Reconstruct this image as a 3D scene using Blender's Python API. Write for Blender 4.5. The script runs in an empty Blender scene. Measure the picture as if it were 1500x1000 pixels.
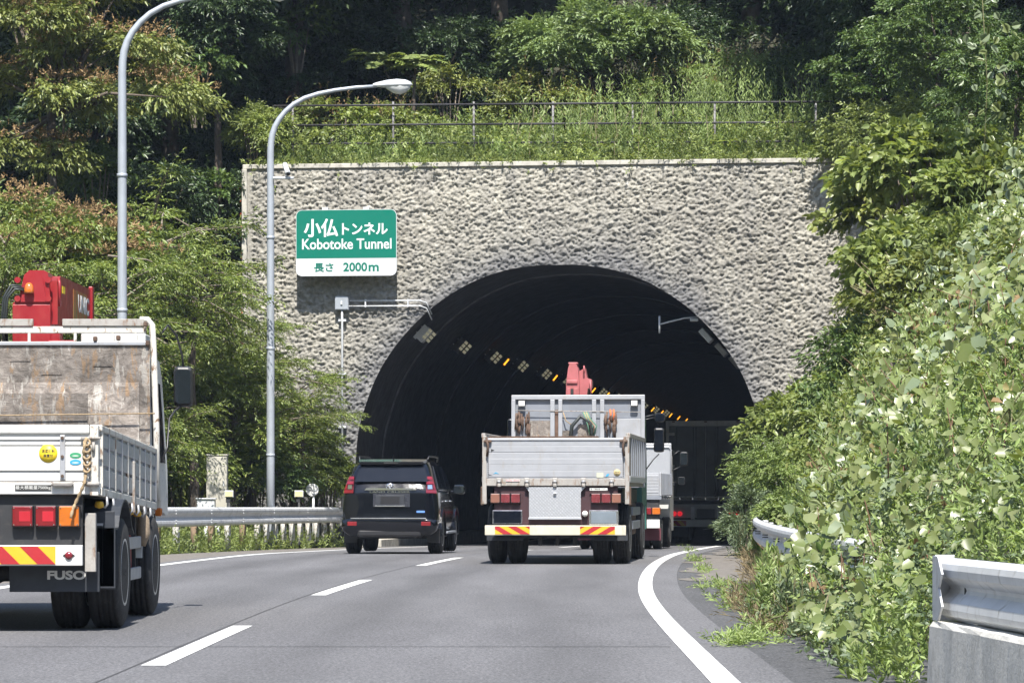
import bpy, bmesh, math, random
import numpy as np
from mathutils import Vector, Matrix
PI = math.pi
SC = bpy.context.scene
COL = SC.collection

# ------------------------------------------------------------------ camera, sky, sun, exposure
F = 4900.0            # focal length in pixels of the 1500 px wide photograph
CX, HY, EYE = 750.0, 722.0, 1.15
cam_d = bpy.data.cameras.new('camera'); cam = bpy.data.objects.new('camera', cam_d); COL.objects.link(cam)
cam.location = (0, 0, EYE); cam.rotation_euler = (PI/2, 0, 0)
cam_d.sensor_width = 36; cam_d.lens = 36*F/1500; cam_d.shift_y = (HY-500)/1500
cam_d.clip_start = 0.5; cam_d.clip_end = 3000
SC.camera = cam

HAZE = 0.00018
SUN_EL = math.radians(57); SUN_SIDE = math.radians(-1.5)
world = bpy.data.worlds.new('World'); SC.world = world; world.use_nodes = True
nt = world.node_tree; nt.nodes.clear()
sky = nt.nodes.new('ShaderNodeTexSky'); sky.sky_type = 'NISHITA'; sky.sun_disc = False
sky.sun_elevation = SUN_EL; sky.sun_rotation = PI + SUN_SIDE; sky.altitude = 300
bg = nt.nodes.new('ShaderNodeBackground'); bg.inputs['Strength'].default_value = 0.12
wo = nt.nodes.new('ShaderNodeOutputWorld')
nt.links.new(sky.outputs[0], bg.inputs[0]); nt.links.new(bg.outputs[0], wo.inputs[0])
sun_d = bpy.data.lights.new('sun', 'SUN'); sun_d.energy = 5.0; sun_d.angle = math.radians(0.5); sun_d.color = (1, .955, .88)
sun = bpy.data.objects.new('sun', sun_d); COL.objects.link(sun)
# light travels away from the camera (+y), down, a touch to the left
ldir = Vector((math.sin(SUN_SIDE)*math.cos(SUN_EL), math.cos(SUN_SIDE)*math.cos(SUN_EL), -math.sin(SUN_EL)))
sun.rotation_euler = ldir.to_track_quat('-Z', 'Y').to_euler(); sun.location = (0, -20, 60)
SC.view_settings.view_transform = 'Standard'; SC.view_settings.look = 'None'
SC.view_settings.gamma = 1; SC.view_settings.use_curve_mapping = False
SC.view_settings.exposure = 1.12
SC.cycles.max_bounces = 6; SC.cycles.diffuse_bounces = 3; SC.cycles.glossy_bounces = 3
SC.cycles.transmission_bounces = 3; SC.cycles.transparent_max_bounces = 6
try: SC.cycles.use_denoising = True
except Exception: pass

def at(px, py, D): return Vector(((px-CX)/F*D, D, EYE+(HY-py)/F*D))

# ------------------------------------------------------------------ materials
def nodes_of(m): return m.node_tree.nodes, m.node_tree.links
def newmat(name):
    m = bpy.data.materials.new(name); m.use_nodes = True
    n, l = nodes_of(m); n.clear()
    out = n.new('ShaderNodeOutputMaterial'); b = n.new('ShaderNodeBsdfPrincipled')
    l.new(b.outputs[0], out.inputs[0]); return m, n, l, b, out
def coord(n, l, scale=(1,1,1), kind='Object'):
    tc = n.new('ShaderNodeTexCoord'); mp = n.new('ShaderNodeMapping'); mp.inputs['Scale'].default_value = scale
    l.new(tc.outputs[kind], mp.inputs[0]); return mp.outputs[0]
def noise(n, l, vec, scale, detail=4, rough=.6, dist=0):
    t = n.new('ShaderNodeTexNoise'); t.inputs['Scale'].default_value = scale; t.inputs['Detail'].default_value = detail
    t.inputs['Roughness'].default_value = rough; t.inputs['Distortion'].default_value = dist
    l.new(vec, t.inputs['Vector']); return t.outputs[0]
def ramp(n, l, fac, stops):
    r = n.new('ShaderNodeValToRGB'); e = r.color_ramp.elements
    while len(e) < len(stops): e.new(.5)
    for k, (p, c) in enumerate(stops):
        e[k].position = p; e[k].color = (c[0], c[1], c[2], 1) if not isinstance(c, (int, float)) else (c, c, c, 1)
    l.new(fac, r.inputs[0]); return r.outputs[0]
def mix(n, l, fac, a, b, mode='MIX'):
    x = n.new('ShaderNodeMix'); x.data_type = 'RGBA'; x.blend_type = mode
    for s, v in ((0, fac), (6, a), (7, b)):
        if isinstance(v, (int, float)): x.inputs[s].default_value = v
        elif isinstance(v, tuple): x.inputs[s].default_value = (v[0], v[1], v[2], 1)
        else: l.new(v, x.inputs[s])
    return x.outputs[2]
def bump(n, l, b, h, strength=.3, dist=.01):
    bp = n.new('ShaderNodeBump'); bp.inputs['Strength'].default_value = strength; bp.inputs['Distance'].default_value = dist
    l.new(h, bp.inputs['Height']); l.new(bp.outputs[0], b.inputs['Normal'])

def mat(name, c, rough=.5, metal=0, var=.12, vs=3, spec=.5, coat=0, dirt=None, ds=(2,2,.6), dth=(.55,.75), bmp=0, bs=40):
    m, n, l, b, o = newmat(name)
    v = coord(n, l)
    lo = tuple(x*(1-var) for x in c); hi = tuple(min(1, x*(1+var)) for x in c)
    cc = ramp(n, l, noise(n, l, v, vs), [(.3, lo), (.7, hi)])
    if dirt:
        v2 = coord(n, l, ds)
        f = ramp(n, l, noise(n, l, v2, 3.0, 8, .7, .4), [(dth[0], 0.0), (dth[1], 1.0)])
        cc = mix(n, l, f, cc, dirt)
    l.new(cc, b.inputs['Base Color'])
    rr = ramp(n, l, noise(n, l, v, vs*2.3), [(.3, max(.02, rough-.08)), (.7, min(1, rough+.08))])
    l.new(rr, b.inputs['Roughness'])
    b.inputs['Metallic'].default_value = metal; b.inputs['Specular IOR Level'].default_value = spec
    b.inputs['Coat Weight'].default_value = coat; b.inputs['Coat Roughness'].default_value = .04
    if bmp: bump(n, l, b, noise(n, l, v, bs, 5), bmp, .01)
    return m
def emat(name, c, strength, base=(.5,.5,.5)):
    m, n, l, b, o = newmat(name)
    b.inputs['Base Color'].default_value = (*base, 1); b.inputs['Emission Color'].default_value = (*c, 1)
    v = coord(n, l); f = ramp(n, l, noise(n, l, v, 6), [(.3, strength*.7), (.7, strength)])
    l.new(f, b.inputs['Emission Strength'])
    n0 = b.inputs['Emission Strength']; return m
def leafmat(name, cols, rough=.45, transl=.3, spec=.45, patch=.35, tcol=None):
    m, n, l, b, o = newmat(name)
    g = n.new('ShaderNodeNewGeometry')
    k = len(cols)
    c = ramp(n, l, g.outputs['Random Per Island'], [(i/(k-1), cols[i]) for i in range(k)])
    v = coord(n, l)
    f = ramp(n, l, noise(n, l, v, .9, 3), [(.35, 1-patch), (.65, 1+patch*.5)])
    c = mix(n, l, 1.0, c, f, 'MULTIPLY')
    l.new(c, b.inputs['Base Color']); b.inputs['Roughness'].default_value = rough
    b.inputs['Specular IOR Level'].default_value = spec
    t = n.new('ShaderNodeBsdfTranslucent'); 
    tc = mix(n, l, 1.0, c, tcol or (1.30, 1.28, .60), 'MULTIPLY'); l.new(tc, t.inputs[0])
    ms = n.new('ShaderNodeMixShader'); ms.inputs[0].default_value = transl
    l.new(b.outputs[0], ms.inputs[1]); l.new(t.outputs[0], ms.inputs[2]); l.new(ms.outputs[0], o.inputs[0])
    return m

# ------------------------------------------------------------------ object helpers
def tag(o, label=None, cat=None, group=None, kind=None):
    if label: o['label'] = label
    if cat: o['category'] = cat
    if group: o['group'] = group
    if kind: o['kind'] = kind
    return o
def empty(name, loc=(0,0,0), rz=0, label=None, cat=None, group=None):
    o = bpy.data.objects.new(name, None); COL.objects.link(o); o.location = loc; o.rotation_euler = (0,0,rz)
    o.empty_display_size = .2
    return tag(o, label, cat, group)
def link(name, me, m, parent=None):
    o = bpy.data.objects.new(name, me); COL.objects.link(o)
    if m is not None and not me.materials: me.materials.append(m)
    if parent: o.parent = parent
    return o
def mesh_np(name, V, T, smooth=False):
    V = np.asarray(V, np.float32); T = np.asarray(T, np.int32)
    me = bpy.data.meshes.new(name); k = T.shape[1]
    me.vertices.add(len(V)); me.vertices.foreach_set('co', V.ravel())
    me.loops.add(T.size); me.loops.foreach_set('vertex_index', T.ravel())
    me.polygons.add(len(T)); me.polygons.foreach_set('loop_start', np.arange(0, T.size, k, dtype=np.int32))
    if smooth: me.polygons.foreach_set('use_smooth', np.ones(len(T), bool))
    me.update(calc_edges=True); return me

class MB:
    def __init__(s, fn=None): s.bm = bmesh.new(); s.fn = fn
    def _add(s, vs, fs, smooth=False):
        bv = [s.bm.verts.new(v) for v in vs]; out = []
        for f in fs:
            try:
                q = s.bm.faces.new([bv[i] for i in f]); q.smooth = smooth; out.append(q)
            except ValueError: pass
        return bv, out
    def box(s, c, d, bev=0, rot=None):
        hx, hy, hz = d[0]/2, d[1]/2, d[2]/2; c = Vector(c)
        vs = [Vector((x*hx, y*hy, z*hz)) for z in (-1,1) for y in (-1,1) for x in (-1,1)]
        if rot is not None: vs = [rot @ v for v in vs]
        bv, fs = s._add([v+c for v in vs], [(0,2,3,1),(4,5,7,6),(0,1,5,4),(2,6,7,3),(0,4,6,2),(1,3,7,5)])
        if bev:
            es = list({e for f in fs for e in f.edges})
            bmesh.ops.bevel(s.bm, geom=es, offset=min(bev, min(d)*.45), segments=2, profile=.5, affect='EDGES')
        return s
    def span(s, x0, x1, y0, y1, z0, z1, bev=0): return s.box(((x0+x1)/2, (y0+y1)/2, (z0+z1)/2), (abs(x1-x0), abs(y1-y0), abs(z1-z0)), bev)
    def tube(s, pts, r, n=8, cap=True):
        pts = [Vector(p) for p in pts]; N = len(pts)
        rs = r if isinstance(r, (list, tuple)) else [r]*N
        rings = []; up = None
        for i, p in enumerate(pts):
            t = (pts[min(i+1, N-1)]-pts[max(i-1, 0)]).normalized()
            if up is None:
                up = Vector((0,0,1)) if abs(t.z) < .9 else Vector((1,0,0))
            a = t.cross(up).normalized(); up = a.cross(t).normalized()
            rings.append([p + (a*math.cos(2*PI*k/n) + up*math.sin(2*PI*k/n))*rs[i] for k in range(n)])
        vs = [v for q in rings for v in q]; fs = []
        for i in range(N-1):
            for k in range(n):
                fs.append((i*n+k, i*n+(k+1)%n, (i+1)*n+(k+1)%n, (i+1)*n+k))
        s._add(vs, fs, True)
        if cap:
            s._add(rings[0], [tuple(range(n))]); s._add(rings[-1], [tuple(range(n))[::-1]])
        return s
    def prism(s, poly, y0, y1, axis='y'):
        # poly in (x,z) extruded along y; axis 'x': poly in (y,z) extruded along x; 'z': poly (x,y)
        def P(a, b, h): return {'y': (a, h, b), 'x': (h, a, b), 'z': (a, b, h)}[axis]
        n = len(poly)
        vs = [P(a, b, y0) for a, b in poly] + [P(a, b, y1) for a, b in poly]
        fs = [tuple(range(n)), tuple(range(n, 2*n))[::-1]] + [(k, (k+1)%n, n+(k+1)%n, n+k) for k in range(n)]
        s._add(vs, fs); return s
    def lathe(s, prof, c, axis='x', n=24, smooth=True):
        # prof: list of (r, h) ; axis through c
        vs = []; c = Vector(c)
        for r, h in prof:
            for k in range(n):
                a = 2*PI*k/n; u, w = r*math.cos(a), r*math.sin(a)
                vs.append(c + Vector({'x': (h, u, w), 'y': (u, h, w), 'z': (u, w, h)}[axis]))
        fs = []
        for i in range(len(prof)-1):
            for k in range(n): fs.append((i*n+k, i*n+(k+1)%n, (i+1)*n+(k+1)%n, (i+1)*n+k))
        s._add(vs, fs, smooth); s._add(vs[:n], [tuple(range(n))]); s._add(vs[-n:], [tuple(range(n))[::-1]])
        return s
    def faces(s, vs, fs, smooth=False): s._add([Vector(v) for v in vs], fs, smooth); return s
    def build(s, name, m, parent=None, smooth=False, **kw):
        if s.fn:
            for v in s.bm.verts: v.co = Vector(s.fn(v.co))
        bmesh.ops.remove_doubles(s.bm, verts=s.bm.verts, dist=1e-5)
        bmesh.ops.recalc_face_normals(s.bm, faces=s.bm.faces)
        me = bpy.data.meshes.new(name); s.bm.to_mesh(me); s.bm.free()
        if smooth:
            for p in me.polygons: p.use_smooth = True
        o = link(name, me, m, parent); tag(o, **kw); return o

def text_obj(name, body, size, m, parent, loc, rot=(PI/2,0,0), offset=0, sx=1, ext=.002, align='LEFT', space=1, fit=None, h_fit=None):
    cu = bpy.data.curves.new(name, 'FONT'); cu.body = body; cu.size = size; cu.offset = offset; cu.extrude = ext
    cu.align_x = align; cu.space_character = space; cu.resolution_u = 4
    tmp = bpy.data.objects.new(name+'_src', cu); COL.objects.link(tmp)
    bpy.context.view_layer.update()
    dg = bpy.context.evaluated_depsgraph_get()
    me = bpy.data.meshes.new_from_object(tmp.evaluated_get(dg)); bpy.data.objects.remove(tmp)
    co = np.empty(len(me.vertices)*3, np.float32); me.vertices.foreach_get('co', co); co = co.reshape(-1,3)
    if len(co):
        lo, hi = co.min(0), co.max(0)
        if fit:   # fit = (x0, x1, z0, z1) box, in the local plane
            co[:,0] = (co[:,0]-lo[0])/(hi[0]-lo[0])*(fit[1]-fit[0])+fit[0]
            co[:,1] = (co[:,1]-lo[1])/(hi[1]-lo[1])*(fit[3]-fit[2])+fit[2]
        else: co[:,0] *= sx
        me.vertices.foreach_set('co', co.ravel())
    me.materials.clear(); me.update()
    o = link(name, me, m, parent); o.location = loc; o.rotation_euler = rot
    return o

def copy_tree(o, parent=None):
    c = o.copy(); COL.objects.link(c); c.parent = parent
    if parent: c.matrix_parent_inverse = o.matrix_parent_inverse.copy()
    for ch in list(o.children): copy_tree(ch, c)
    return c

# ------------------------------------------------------------------ numpy noise
def vnoise(x, y, seed=0):
    x = np.asarray(x, float); y = np.asarray(y, float)
    xi = np.floor(x).astype(np.int64); yi = np.floor(y).astype(np.int64); fx = x-xi; fy = y-yi
    def h(a, b):
        k = (a*374761393 + b*668265263 + seed*974634777) & 0xffffffff
        k = ((k ^ (k >> 13))*1274126177) & 0xffffffff
        return ((k ^ (k >> 16)) & 0xffff)/65535.0
    sx = fx*fx*(3-2*fx); sy = fy*fy*(3-2*fy)
    return (h(xi,yi)*(1-sx)+h(xi+1,yi)*sx)*(1-sy) + (h(xi,yi+1)*(1-sx)+h(xi+1,yi+1)*sx)*sy
def fbm(x, y, seed=0, oct=4):
    a, t, s = .5, 0, 0
    for k in range(oct):
        t = t + a*vnoise(x*2**k, y*2**k, seed+k*7); s += a; a *= .5
    return t/s

# ------------------------------------------------------------------ road geometry
_RY = np.array([-80, 0, 20, 41, 54.7, 67, 87.5, 104, 140, 300.])
_RX = np.array([4.0, 1.25, 1.29, 1.63, 2.36, 3.4, 5.30, 7.15, 11.4, 30.6])
_Rm = np.gradient(_RX, _RY)
def RX(y):      # right edge line
    y = np.asarray(y, float); i = np.clip(np.searchsorted(_RY, y)-1, 0, len(_RY)-2)
    h = _RY[i+1]-_RY[i]; t = (y-_RY[i])/h
    return ((2*t**3-3*t**2+1)*_RX[i] + (t**3-2*t**2+t)*h*_Rm[i] + (-2*t**3+3*t**2)*_RX[i+1] + (t**3-t**2)*h*_Rm[i+1])
def CXL(y): return RX(y)-3.70
def LX(y):
    y = np.asarray(y, float); return RX(y)-np.interp(y, [0, 54, 77, 88, 110], [7.6, 7.9, 7.95, 7.5, 7.4])
def RZ(y):
    y = np.asarray(y, float); d = np.clip(y-60, 0, 46); return -0.01*np.where(d < 6, d*d/12, d-3)
def strip(name, xa, xb, y0, y1, dz, m, step=1.0, kind='structure', cols=2, parent=None):
    ys = np.linspace(y0, y1, max(2, int((y1-y0)/step)+1)); V = []
    for y in ys:
        a = float(xa(y)); b = float(xb(y))
        for k in range(cols): V.append((a+(b-a)*k/(cols-1), y, float(RZ(y))+dz))
    T = [(i*cols+k, i*cols+k+1, (i+1)*cols+k+1, (i+1)*cols+k) for i in range(len(ys)-1) for k in range(cols-1)]
    o = link(name, mesh_np(name, V, T), m, parent)
    if kind: o['kind'] = kind
    return o
# ------------------------------------------------------------------ portal frame
TH = math.radians(6.8)
PO = Vector((1.29, 87.5, 0)); PU = Vector((math.cos(TH), -math.sin(TH), 0)); PD = Vector((math.sin(TH), math.cos(TH), 0))
def pw(u, d, z): return PO + PU*u + PD*d + Vector((0,0,z))      # portal coordinates -> world
def upix(px, d=0):      # portal u of a picture column at depth d behind the wall face
    k = (px-CX)/F; p0 = PO + PD*d
    return (k*p0.y - p0.x)/(PU.x - k*PU.y)
def zpix(px, py, d=0):
    u = upix(px, d); Y = pw(u, d, 0).y
    return EYE + (HY-py)/F*Y
GZ = float(RZ(87.5))

# ------------------------------------------------------------------ asphalt etc.
def asphalt_mat(name, base, track=True, speck=1.0):
    m, n, l, b, o = newmat(name); v = coord(n, l)
    f1 = noise(n, l, v, 55, 3, .7)
    c = ramp(n, l, f1, [(.30, tuple(x*.45 for x in base)), (.5, base), (.70, tuple(x*2.0 for x in base))])
    f2 = noise(n, l, coord(n, l, (1, .12, 1)), 1.3, 4, .6)
    c = mix(n, l, 1.0, c, ramp(n, l, f2, [(.3, .82), (.7, 1.12)]), 'MULTIPLY')
    f4 = noise(n, l, coord(n, l, (1, .22, 1)), 30, 4, .85)
    c = mix(n, l, 1.0, c, ramp(n, l, f4, [(.32, .62), (.68, 1.36)]), 'MULTIPLY')
    tk = n.new('ShaderNodeAttribute'); tk.attribute_name = 'wheel_track'
    c = mix(n, l, 1.0, c, ramp(n, l, tk.outputs['Fac'], [(0, 1.0), (1, .80)]), 'MULTIPLY')
    f3 = noise(n, l, v, 120, 2, .5)
    c = mix(n, l, ramp(n, l, f3, [(.66, 0.0), (.74, .5*speck)]), c, (.34, .33, .31))
    # thin wandering cracks
    vo = n.new('ShaderNodeTexVoronoi'); vo.feature = 'DISTANCE_TO_EDGE'; vo.inputs['Scale'].default_value = .42
    wv = n.new('ShaderNodeVectorMath'); wv.operation = 'ADD'
    nn = n.new('ShaderNodeTexNoise'); nn.inputs['Scale'].default_value = 2.2; nn.inputs['Detail'].default_value = 5
    l.new(v, nn.inputs['Vector']); l.new(coord(n, l, (1.4, .35, 1)), wv.inputs[0]); l.new(nn.outputs['Color'], wv.inputs[1])
    l.new(wv.outputs[0], vo.inputs['Vector'])
    k = ramp(n, l, vo.outputs['Distance'], [(.0, .45), (.008, 0.0)])
    pt = ramp(n, l, noise(n, l, v, .25, 2), [(.5, 0.0), (.6, 1.0)])
    k2 = mix(n, l, 1.0, k, pt, 'MULTIPLY')
    c = mix(n, l, k2, c, (.025, .025, .027))
    l.new(c, b.inputs['Base Color']); b.inputs['Roughness'].default_value = .82
    b.inputs['Specular IOR Level'].default_value = .35
    bump(n, l, b, f1, .35, .006); return m
M = {}
M['asphalt'] = asphalt_mat('asphalt', (.110, .109, .114))
M['asphalt_new'] = asphalt_mat('asphalt_new', (.070, .070, .073), speck=.7)
M['dust'] = mat('dusty_verge', (.135, .122, .108), .9, vs=8, var=.35, dirt=(.09,.085,.08), ds=(1,.3,1), bmp=.4, bs=30)
M['line'] = mat('road_paint', (.60, .60, .585), .6, vs=25, var=.10, dirt=(.22,.22,.22), ds=(6,3,6), dth=(.60,.68), bmp=.3)
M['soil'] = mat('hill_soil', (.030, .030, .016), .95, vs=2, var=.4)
M['grass_soil'] = mat('verge_soil', (.06, .065, .025), .95, vs=5, var=.4)
M['kerb'] = mat('kerb_concrete', (.24, .215, .19), .9, vs=6, var=.25, dirt=(.10,.09,.075), ds=(3,3,3), dth=(.45,.7), bmp=.5, bs=25)
M['concrete'] = mat('barrier_concrete', (.50,.49,.46), .85, vs=7, var=.12, dirt=(.33,.32,.29), ds=(4,4,2.2), dth=(.5,.75), bmp=.3, bs=35)

# ground far around
gv = [(-900,-800,-3.5),(900,-800,-3.5),(900,1200,-3.5),(-900,1200,-3.5)]
g = link('ground', mesh_np('ground', gv, [(0,1,2,3)]), M['grass_soil']); g['kind'] = 'structure'
strip('verge', lambda y: LX(y)-60, lambda y: RX(y)+40, -80, 87.3, -.035, M['grass_soil'], 2.0)
road = strip('road', lambda y: LX(y)-.35, lambda y: RX(y)+.42, -80, 290, 0, M['asphalt'], 1.0, cols=64)
co = np.empty(len(road.data.vertices)*3, np.float32); road.data.vertices.foreach_get('co', co); co = co.reshape(-1,3)
off = RX(co[:,1])-co[:,0]; tr = np.zeros(len(co))
for c_ in (1.0, 2.75, 4.7, 6.5): tr += np.exp(-((off-c_)/.42)**2)*(.55+.7*fbm(off*1.5, co[:,1]*.06, 8))
a_ = road.data.attributes.new('wheel_track', 'FLOAT', 'POINT'); a_.data.foreach_set('value', np.clip(tr, 0, 1).astype(np.float32))
strip('shoulder_left', lambda y: LX(y)-1.75, lambda y: LX(y)-.351, -80, 87.4, -.004, M['dust'])
strip('shoulder_right', lambda y: RX(y)+.421, lambda y: RX(y)+1.60+.12*np.sin(y*.8)+.1*np.sin(y*2.3), -80, 87.4, -.004, M['asphalt_new'], .4)
strip('dusty_edge', lambda y: RX(y)+.62+.15*np.sin(y*1.1)+.1*np.sin(y*2.9), lambda y: RX(y)+1.60, 44, 87.4, .001, M['dust'], .5)
strip('tunnel_floor_left', lambda y: LX(y)-2.6, lambda y: LX(y)-.351, 87.41, 290, -.004, M['asphalt_new'])
strip('tunnel_floor_right', lambda y: RX(y)+.421, lambda y: RX(y)+1.9, 87.41, 290, -.004, M['asphalt_new'])
strip('edge_line_right', lambda y: RX(y)-.085, lambda y: RX(y)+.092, -80, 280, .004, M['line'], .7)
strip('edge_line_left', lambda y: LX(y)-.10, lambda y: LX(y)+.09, -80, 280, .004, M['line'], .7)
for k in range(-4, 14):
    y0 = 22.3+15.35*k
    o = strip('lane_dash', lambda y: CXL(y)-.085, lambda y: CXL(y)+.085, y0, y0+6.7, .004, M['line'], .6)
# kerb pieces on the right, each a block
kb = empty('kerb', (0,0,0)); tag(kb, 'low weathered stone kerb half hidden in weeds on the right of the road', 'kerb')
for k in range(22):
    y = 33+1.0*k
    x = float(RX(y))+1.72; r = math.atan2(float(RX(y+1)-RX(y)), 1)
    mbk = MB(); mbk.box((0,0,.06), (.16,.985,.17+.01*(k%3)), .02)
    o = mbk.build('kerb_stone', M['kerb'], kb); o.location = (x, y, float(RZ(y))); o.rotation_euler = (0,0,-r+random.uniform(-.02,.02))
# sealed transverse seam in the asphalt
strip('road_seam', lambda y: LX(y)+.1, lambda y: RX(y)-.14, 25.05, 25.09, .003, mat('seam', (.05,.05,.052), .8))
strip('road_seam_long', lambda y: CXL(y)-.13, lambda y: CXL(y)-.115, 10, 86, .003, mat('seam_long', (.055,.055,.057), .8))

# ------------------------------------------------------------------ tunnel arch
ARC_PTS = []
_px = [(520,700),(523,650),(530,612),(548,560),(570,520),(600,482),(640,445),(690,414),(740,396),(790,388.5),(818,388)]
_uu = []
for (px, py) in _px: _uu.append((upix(px), zpix(px, py)))
UC = _uu[-1][0]
half = [(abs(u-UC), z) for u, z in _uu]           # half widths measured on the left
half = [(half[0][0]+.0, GZ-.3)] + [(half[0][0]+.02, 1.0)] + half[1:]
def arch_poly(nsub=5, grow=0.0):
    h = half[:]; pts = []
    for i in range(len(h)-1):
        p0 = h[max(i-1,0)]; p1 = h[i]; p2 = h[i+1]; p3 = h[min(i+2,len(h)-1)]
        if i+2 >= len(h): p3 = (-h[i][0], h[i][1])
        for k in range(nsub):
            t = k/nsub
            q = [.5*((2*p1[a])+(-p0[a]+p2[a])*t+(2*p0[a]-5*p1[a]+4*p2[a]-p3[a])*t*t+(-p0[a]+3*p1[a]-3*p2[a]+p3[a])*t**3) for a in (0,1)]
            pts.append(q)
    pts.append([0, h[-1][1]])
    L = [(UC-a-grow*(a/5.3), z+grow*max(0,(z-1.5)/6)) for a, z in pts]; R = [(2*UC-u, z) for u, z in L[:-1]][::-1]
    return L+R
AP = np.array(arch_poly())

M['rock'] = None
def rock_mat():
    m, n, l, b, o = newmat('rough_cast_concrete'); v = coord(n, l)
    f = noise(n, l, v, 9, 6, .7)
    c = ramp(n, l, f, [(.3, (.235,.22,.185)), (.5, (.36,.342,.292)), (.72, (.485,.465,.408))])
    # broad grime: darker round the arch and towards the lower left
    g1 = noise(n, l, coord(n, l, (1,1,.5)), .45, 6, .65, .6)
    c = mix(n, l, 1.0, c, ramp(n, l, g1, [(.35, (.66,.66,.69)), (.58, (1,1,1))]), 'MULTIPLY')
    at_ = n.new('ShaderNodeAttribute'); at_.attribute_name = 'grime'
    c = mix(n, l, at_.outputs['Fac'], c, (.15,.15,.155))
    g2 = noise(n, l, coord(n, l, (3,3,.35)), 1.1, 5, .7)
    c = mix(n, l, ramp(n, l, g2, [(.6, 0.0), (.74, .45)]), c, (.55,.54,.51))
    l.new(c, b.inputs['Base Color']); b.inputs['Roughness'].default_value = .92; b.inputs['Specular IOR Level'].default_value = .2
    bump(n, l, b, noise(n, l, v, 28, 6, .75), .55, .04); return m
M['rock'] = rock_mat()
U0, U1 = upix(357), 9.4
ZT = zpix(357, 243)
portal = empty('tunnel_portal', tuple(pw(0,0,0)), -TH, 'rough grey chiselled concrete tunnel portal with a wide arched mouth', 'tunnel portal')
def build_wall():
    st = .029
    us = np.arange(U0, U1+st, st); zs = np.arange(GZ-.35, ZT+st*.5, st); zs[-1] = ZT
    U, Z = np.meshgrid(us, zs)
    nu, nz = len(us), len(zs)
    # signed distance to arch (approx: radial in scaled space)
    A = AP; P = np.stack([U.ravel(), Z.ravel()], 1)
    inside = np.zeros(len(P), bool)
    # height of the arch above each u
    order = np.argsort(A[:,0]); 
    def ztop(u):
        top = np.interp(u, A[:len(A)//2+1,0][::1], A[:len(A)//2+1,1]) if False else None
    # point in polygon
    j = len(A)-1; x, y = P[:,0], P[:,1]
    for i in range(len(A)):
        c = ((A[i,1] > y) != (A[j,1] > y)) & (x < (A[j,0]-A[i,0])*(y-A[i,1])/(A[j,1]-A[i,1]+1e-12)+A[i,0])
        inside ^= c; j = i
    # nearest point on arch
    dmin = np.full(len(P), 1e9); near = np.zeros_like(P)
    B = A
    for i in range(len(B)-1):
        a = B[i]; d = B[i+1]-a; L2 = (d**2).sum()+1e-12
        t = np.clip(((P-a)@d)/L2, 0, 1); q = a+t[:,None]*d; dd = np.hypot(*(P-q).T)
        k = dd < dmin; dmin[k] = dd[k]; near[k] = q[k]
    I = inside.reshape(nz, nu)
    idx = np.arange(nz*nu).reshape(nz, nu)
    allin = I[:-1,:-1] & I[1:,:-1] & I[:-1,1:] & I[1:,1:]
    q = np.stack([idx[:-1,:-1], idx[:-1,1:], idx[1:,1:], idx[1:,:-1]], -1)[~allin]
    P2 = P.copy(); P2[inside] = near[inside]
    u, z = P2[:,0], P2[:,1]
    # chiselled relief
    wu = u + .08*(fbm(u*6, z*4, 31)-.5); wz = z + .08*(fbm(u*6, z*4, 47)-.5)
    r1 = 1-np.abs(2*fbm(wu*10.5, wz*15, 3, 2)-1)*2.4
    r2 = fbm(wu*19, wz*27, 11, 2); r3 = fbm(wu*2.2, wz*2.6, 19, 2)
    h = .044*r1 + .092*(r2-.5) + .045*(r3-.5)
    h = np.clip(h, -.13, .13)
    edge = np.clip((u-U0-.14)/.12, 0, 1)*np.clip((ZT-.10-z)/.10, 0, 1)
    edge = edge*np.clip((np.where(inside, 0, dmin))/.12+.35, 0, 1)
    h = h*edge - .0
    dist = np.where(inside, 0, dmin)
    gr = np.clip(1-dist/1.9, 0, 1)*.55 + np.clip(1-dist/.7, 0, 1)*.45*np.clip((z-1)/4, .3, 1) + np.clip((-3.0-u)/2.5, 0, 1)*np.clip((4.6-z)/3.2, 0, 1)*.75
    gr = gr*(0.55+.9*fbm(u*.9, z*.7, 77)) + .35*np.clip(fbm(u*1.5, z*.35, 5)-.56, 0, 1)*np.clip((z-6.5)/3, 0, 1)*4
    gr = np.clip(gr, 0, .9)
    V = np.stack([u, -h, z], 1)
    used = np.unique(q); mp = -np.ones(len(V), int); mp[used] = np.arange(len(used))
    me = mesh_np('wall_face', V[used], mp[q])
    a = me.attributes.new('grime', 'FLOAT', 'POINT'); a.data.foreach_set('value', gr[used].astype(np.float32))
    link('wall_face', me, M['rock'], portal)
build_wall()
M['smoothc'] = mat('portal_concrete', (.42,.40,.35), .85, vs=4, var=.2, dirt=(.2,.19,.17), ds=(2,2,1), dth=(.5,.7), bmp=.3)
mb = MB(); mb.span(U0-.02, U1, -.06, 1.1, ZT-.09, ZT+.03, .015); mb.build('coping', M['smoothc'], portal)
mb = MB(); mb.span(U0-.04, U0+.10, -.09, 1.1, GZ-.4, ZT-.091, .02); mb.build('side_edge', M['smoothc'], portal)
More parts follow.
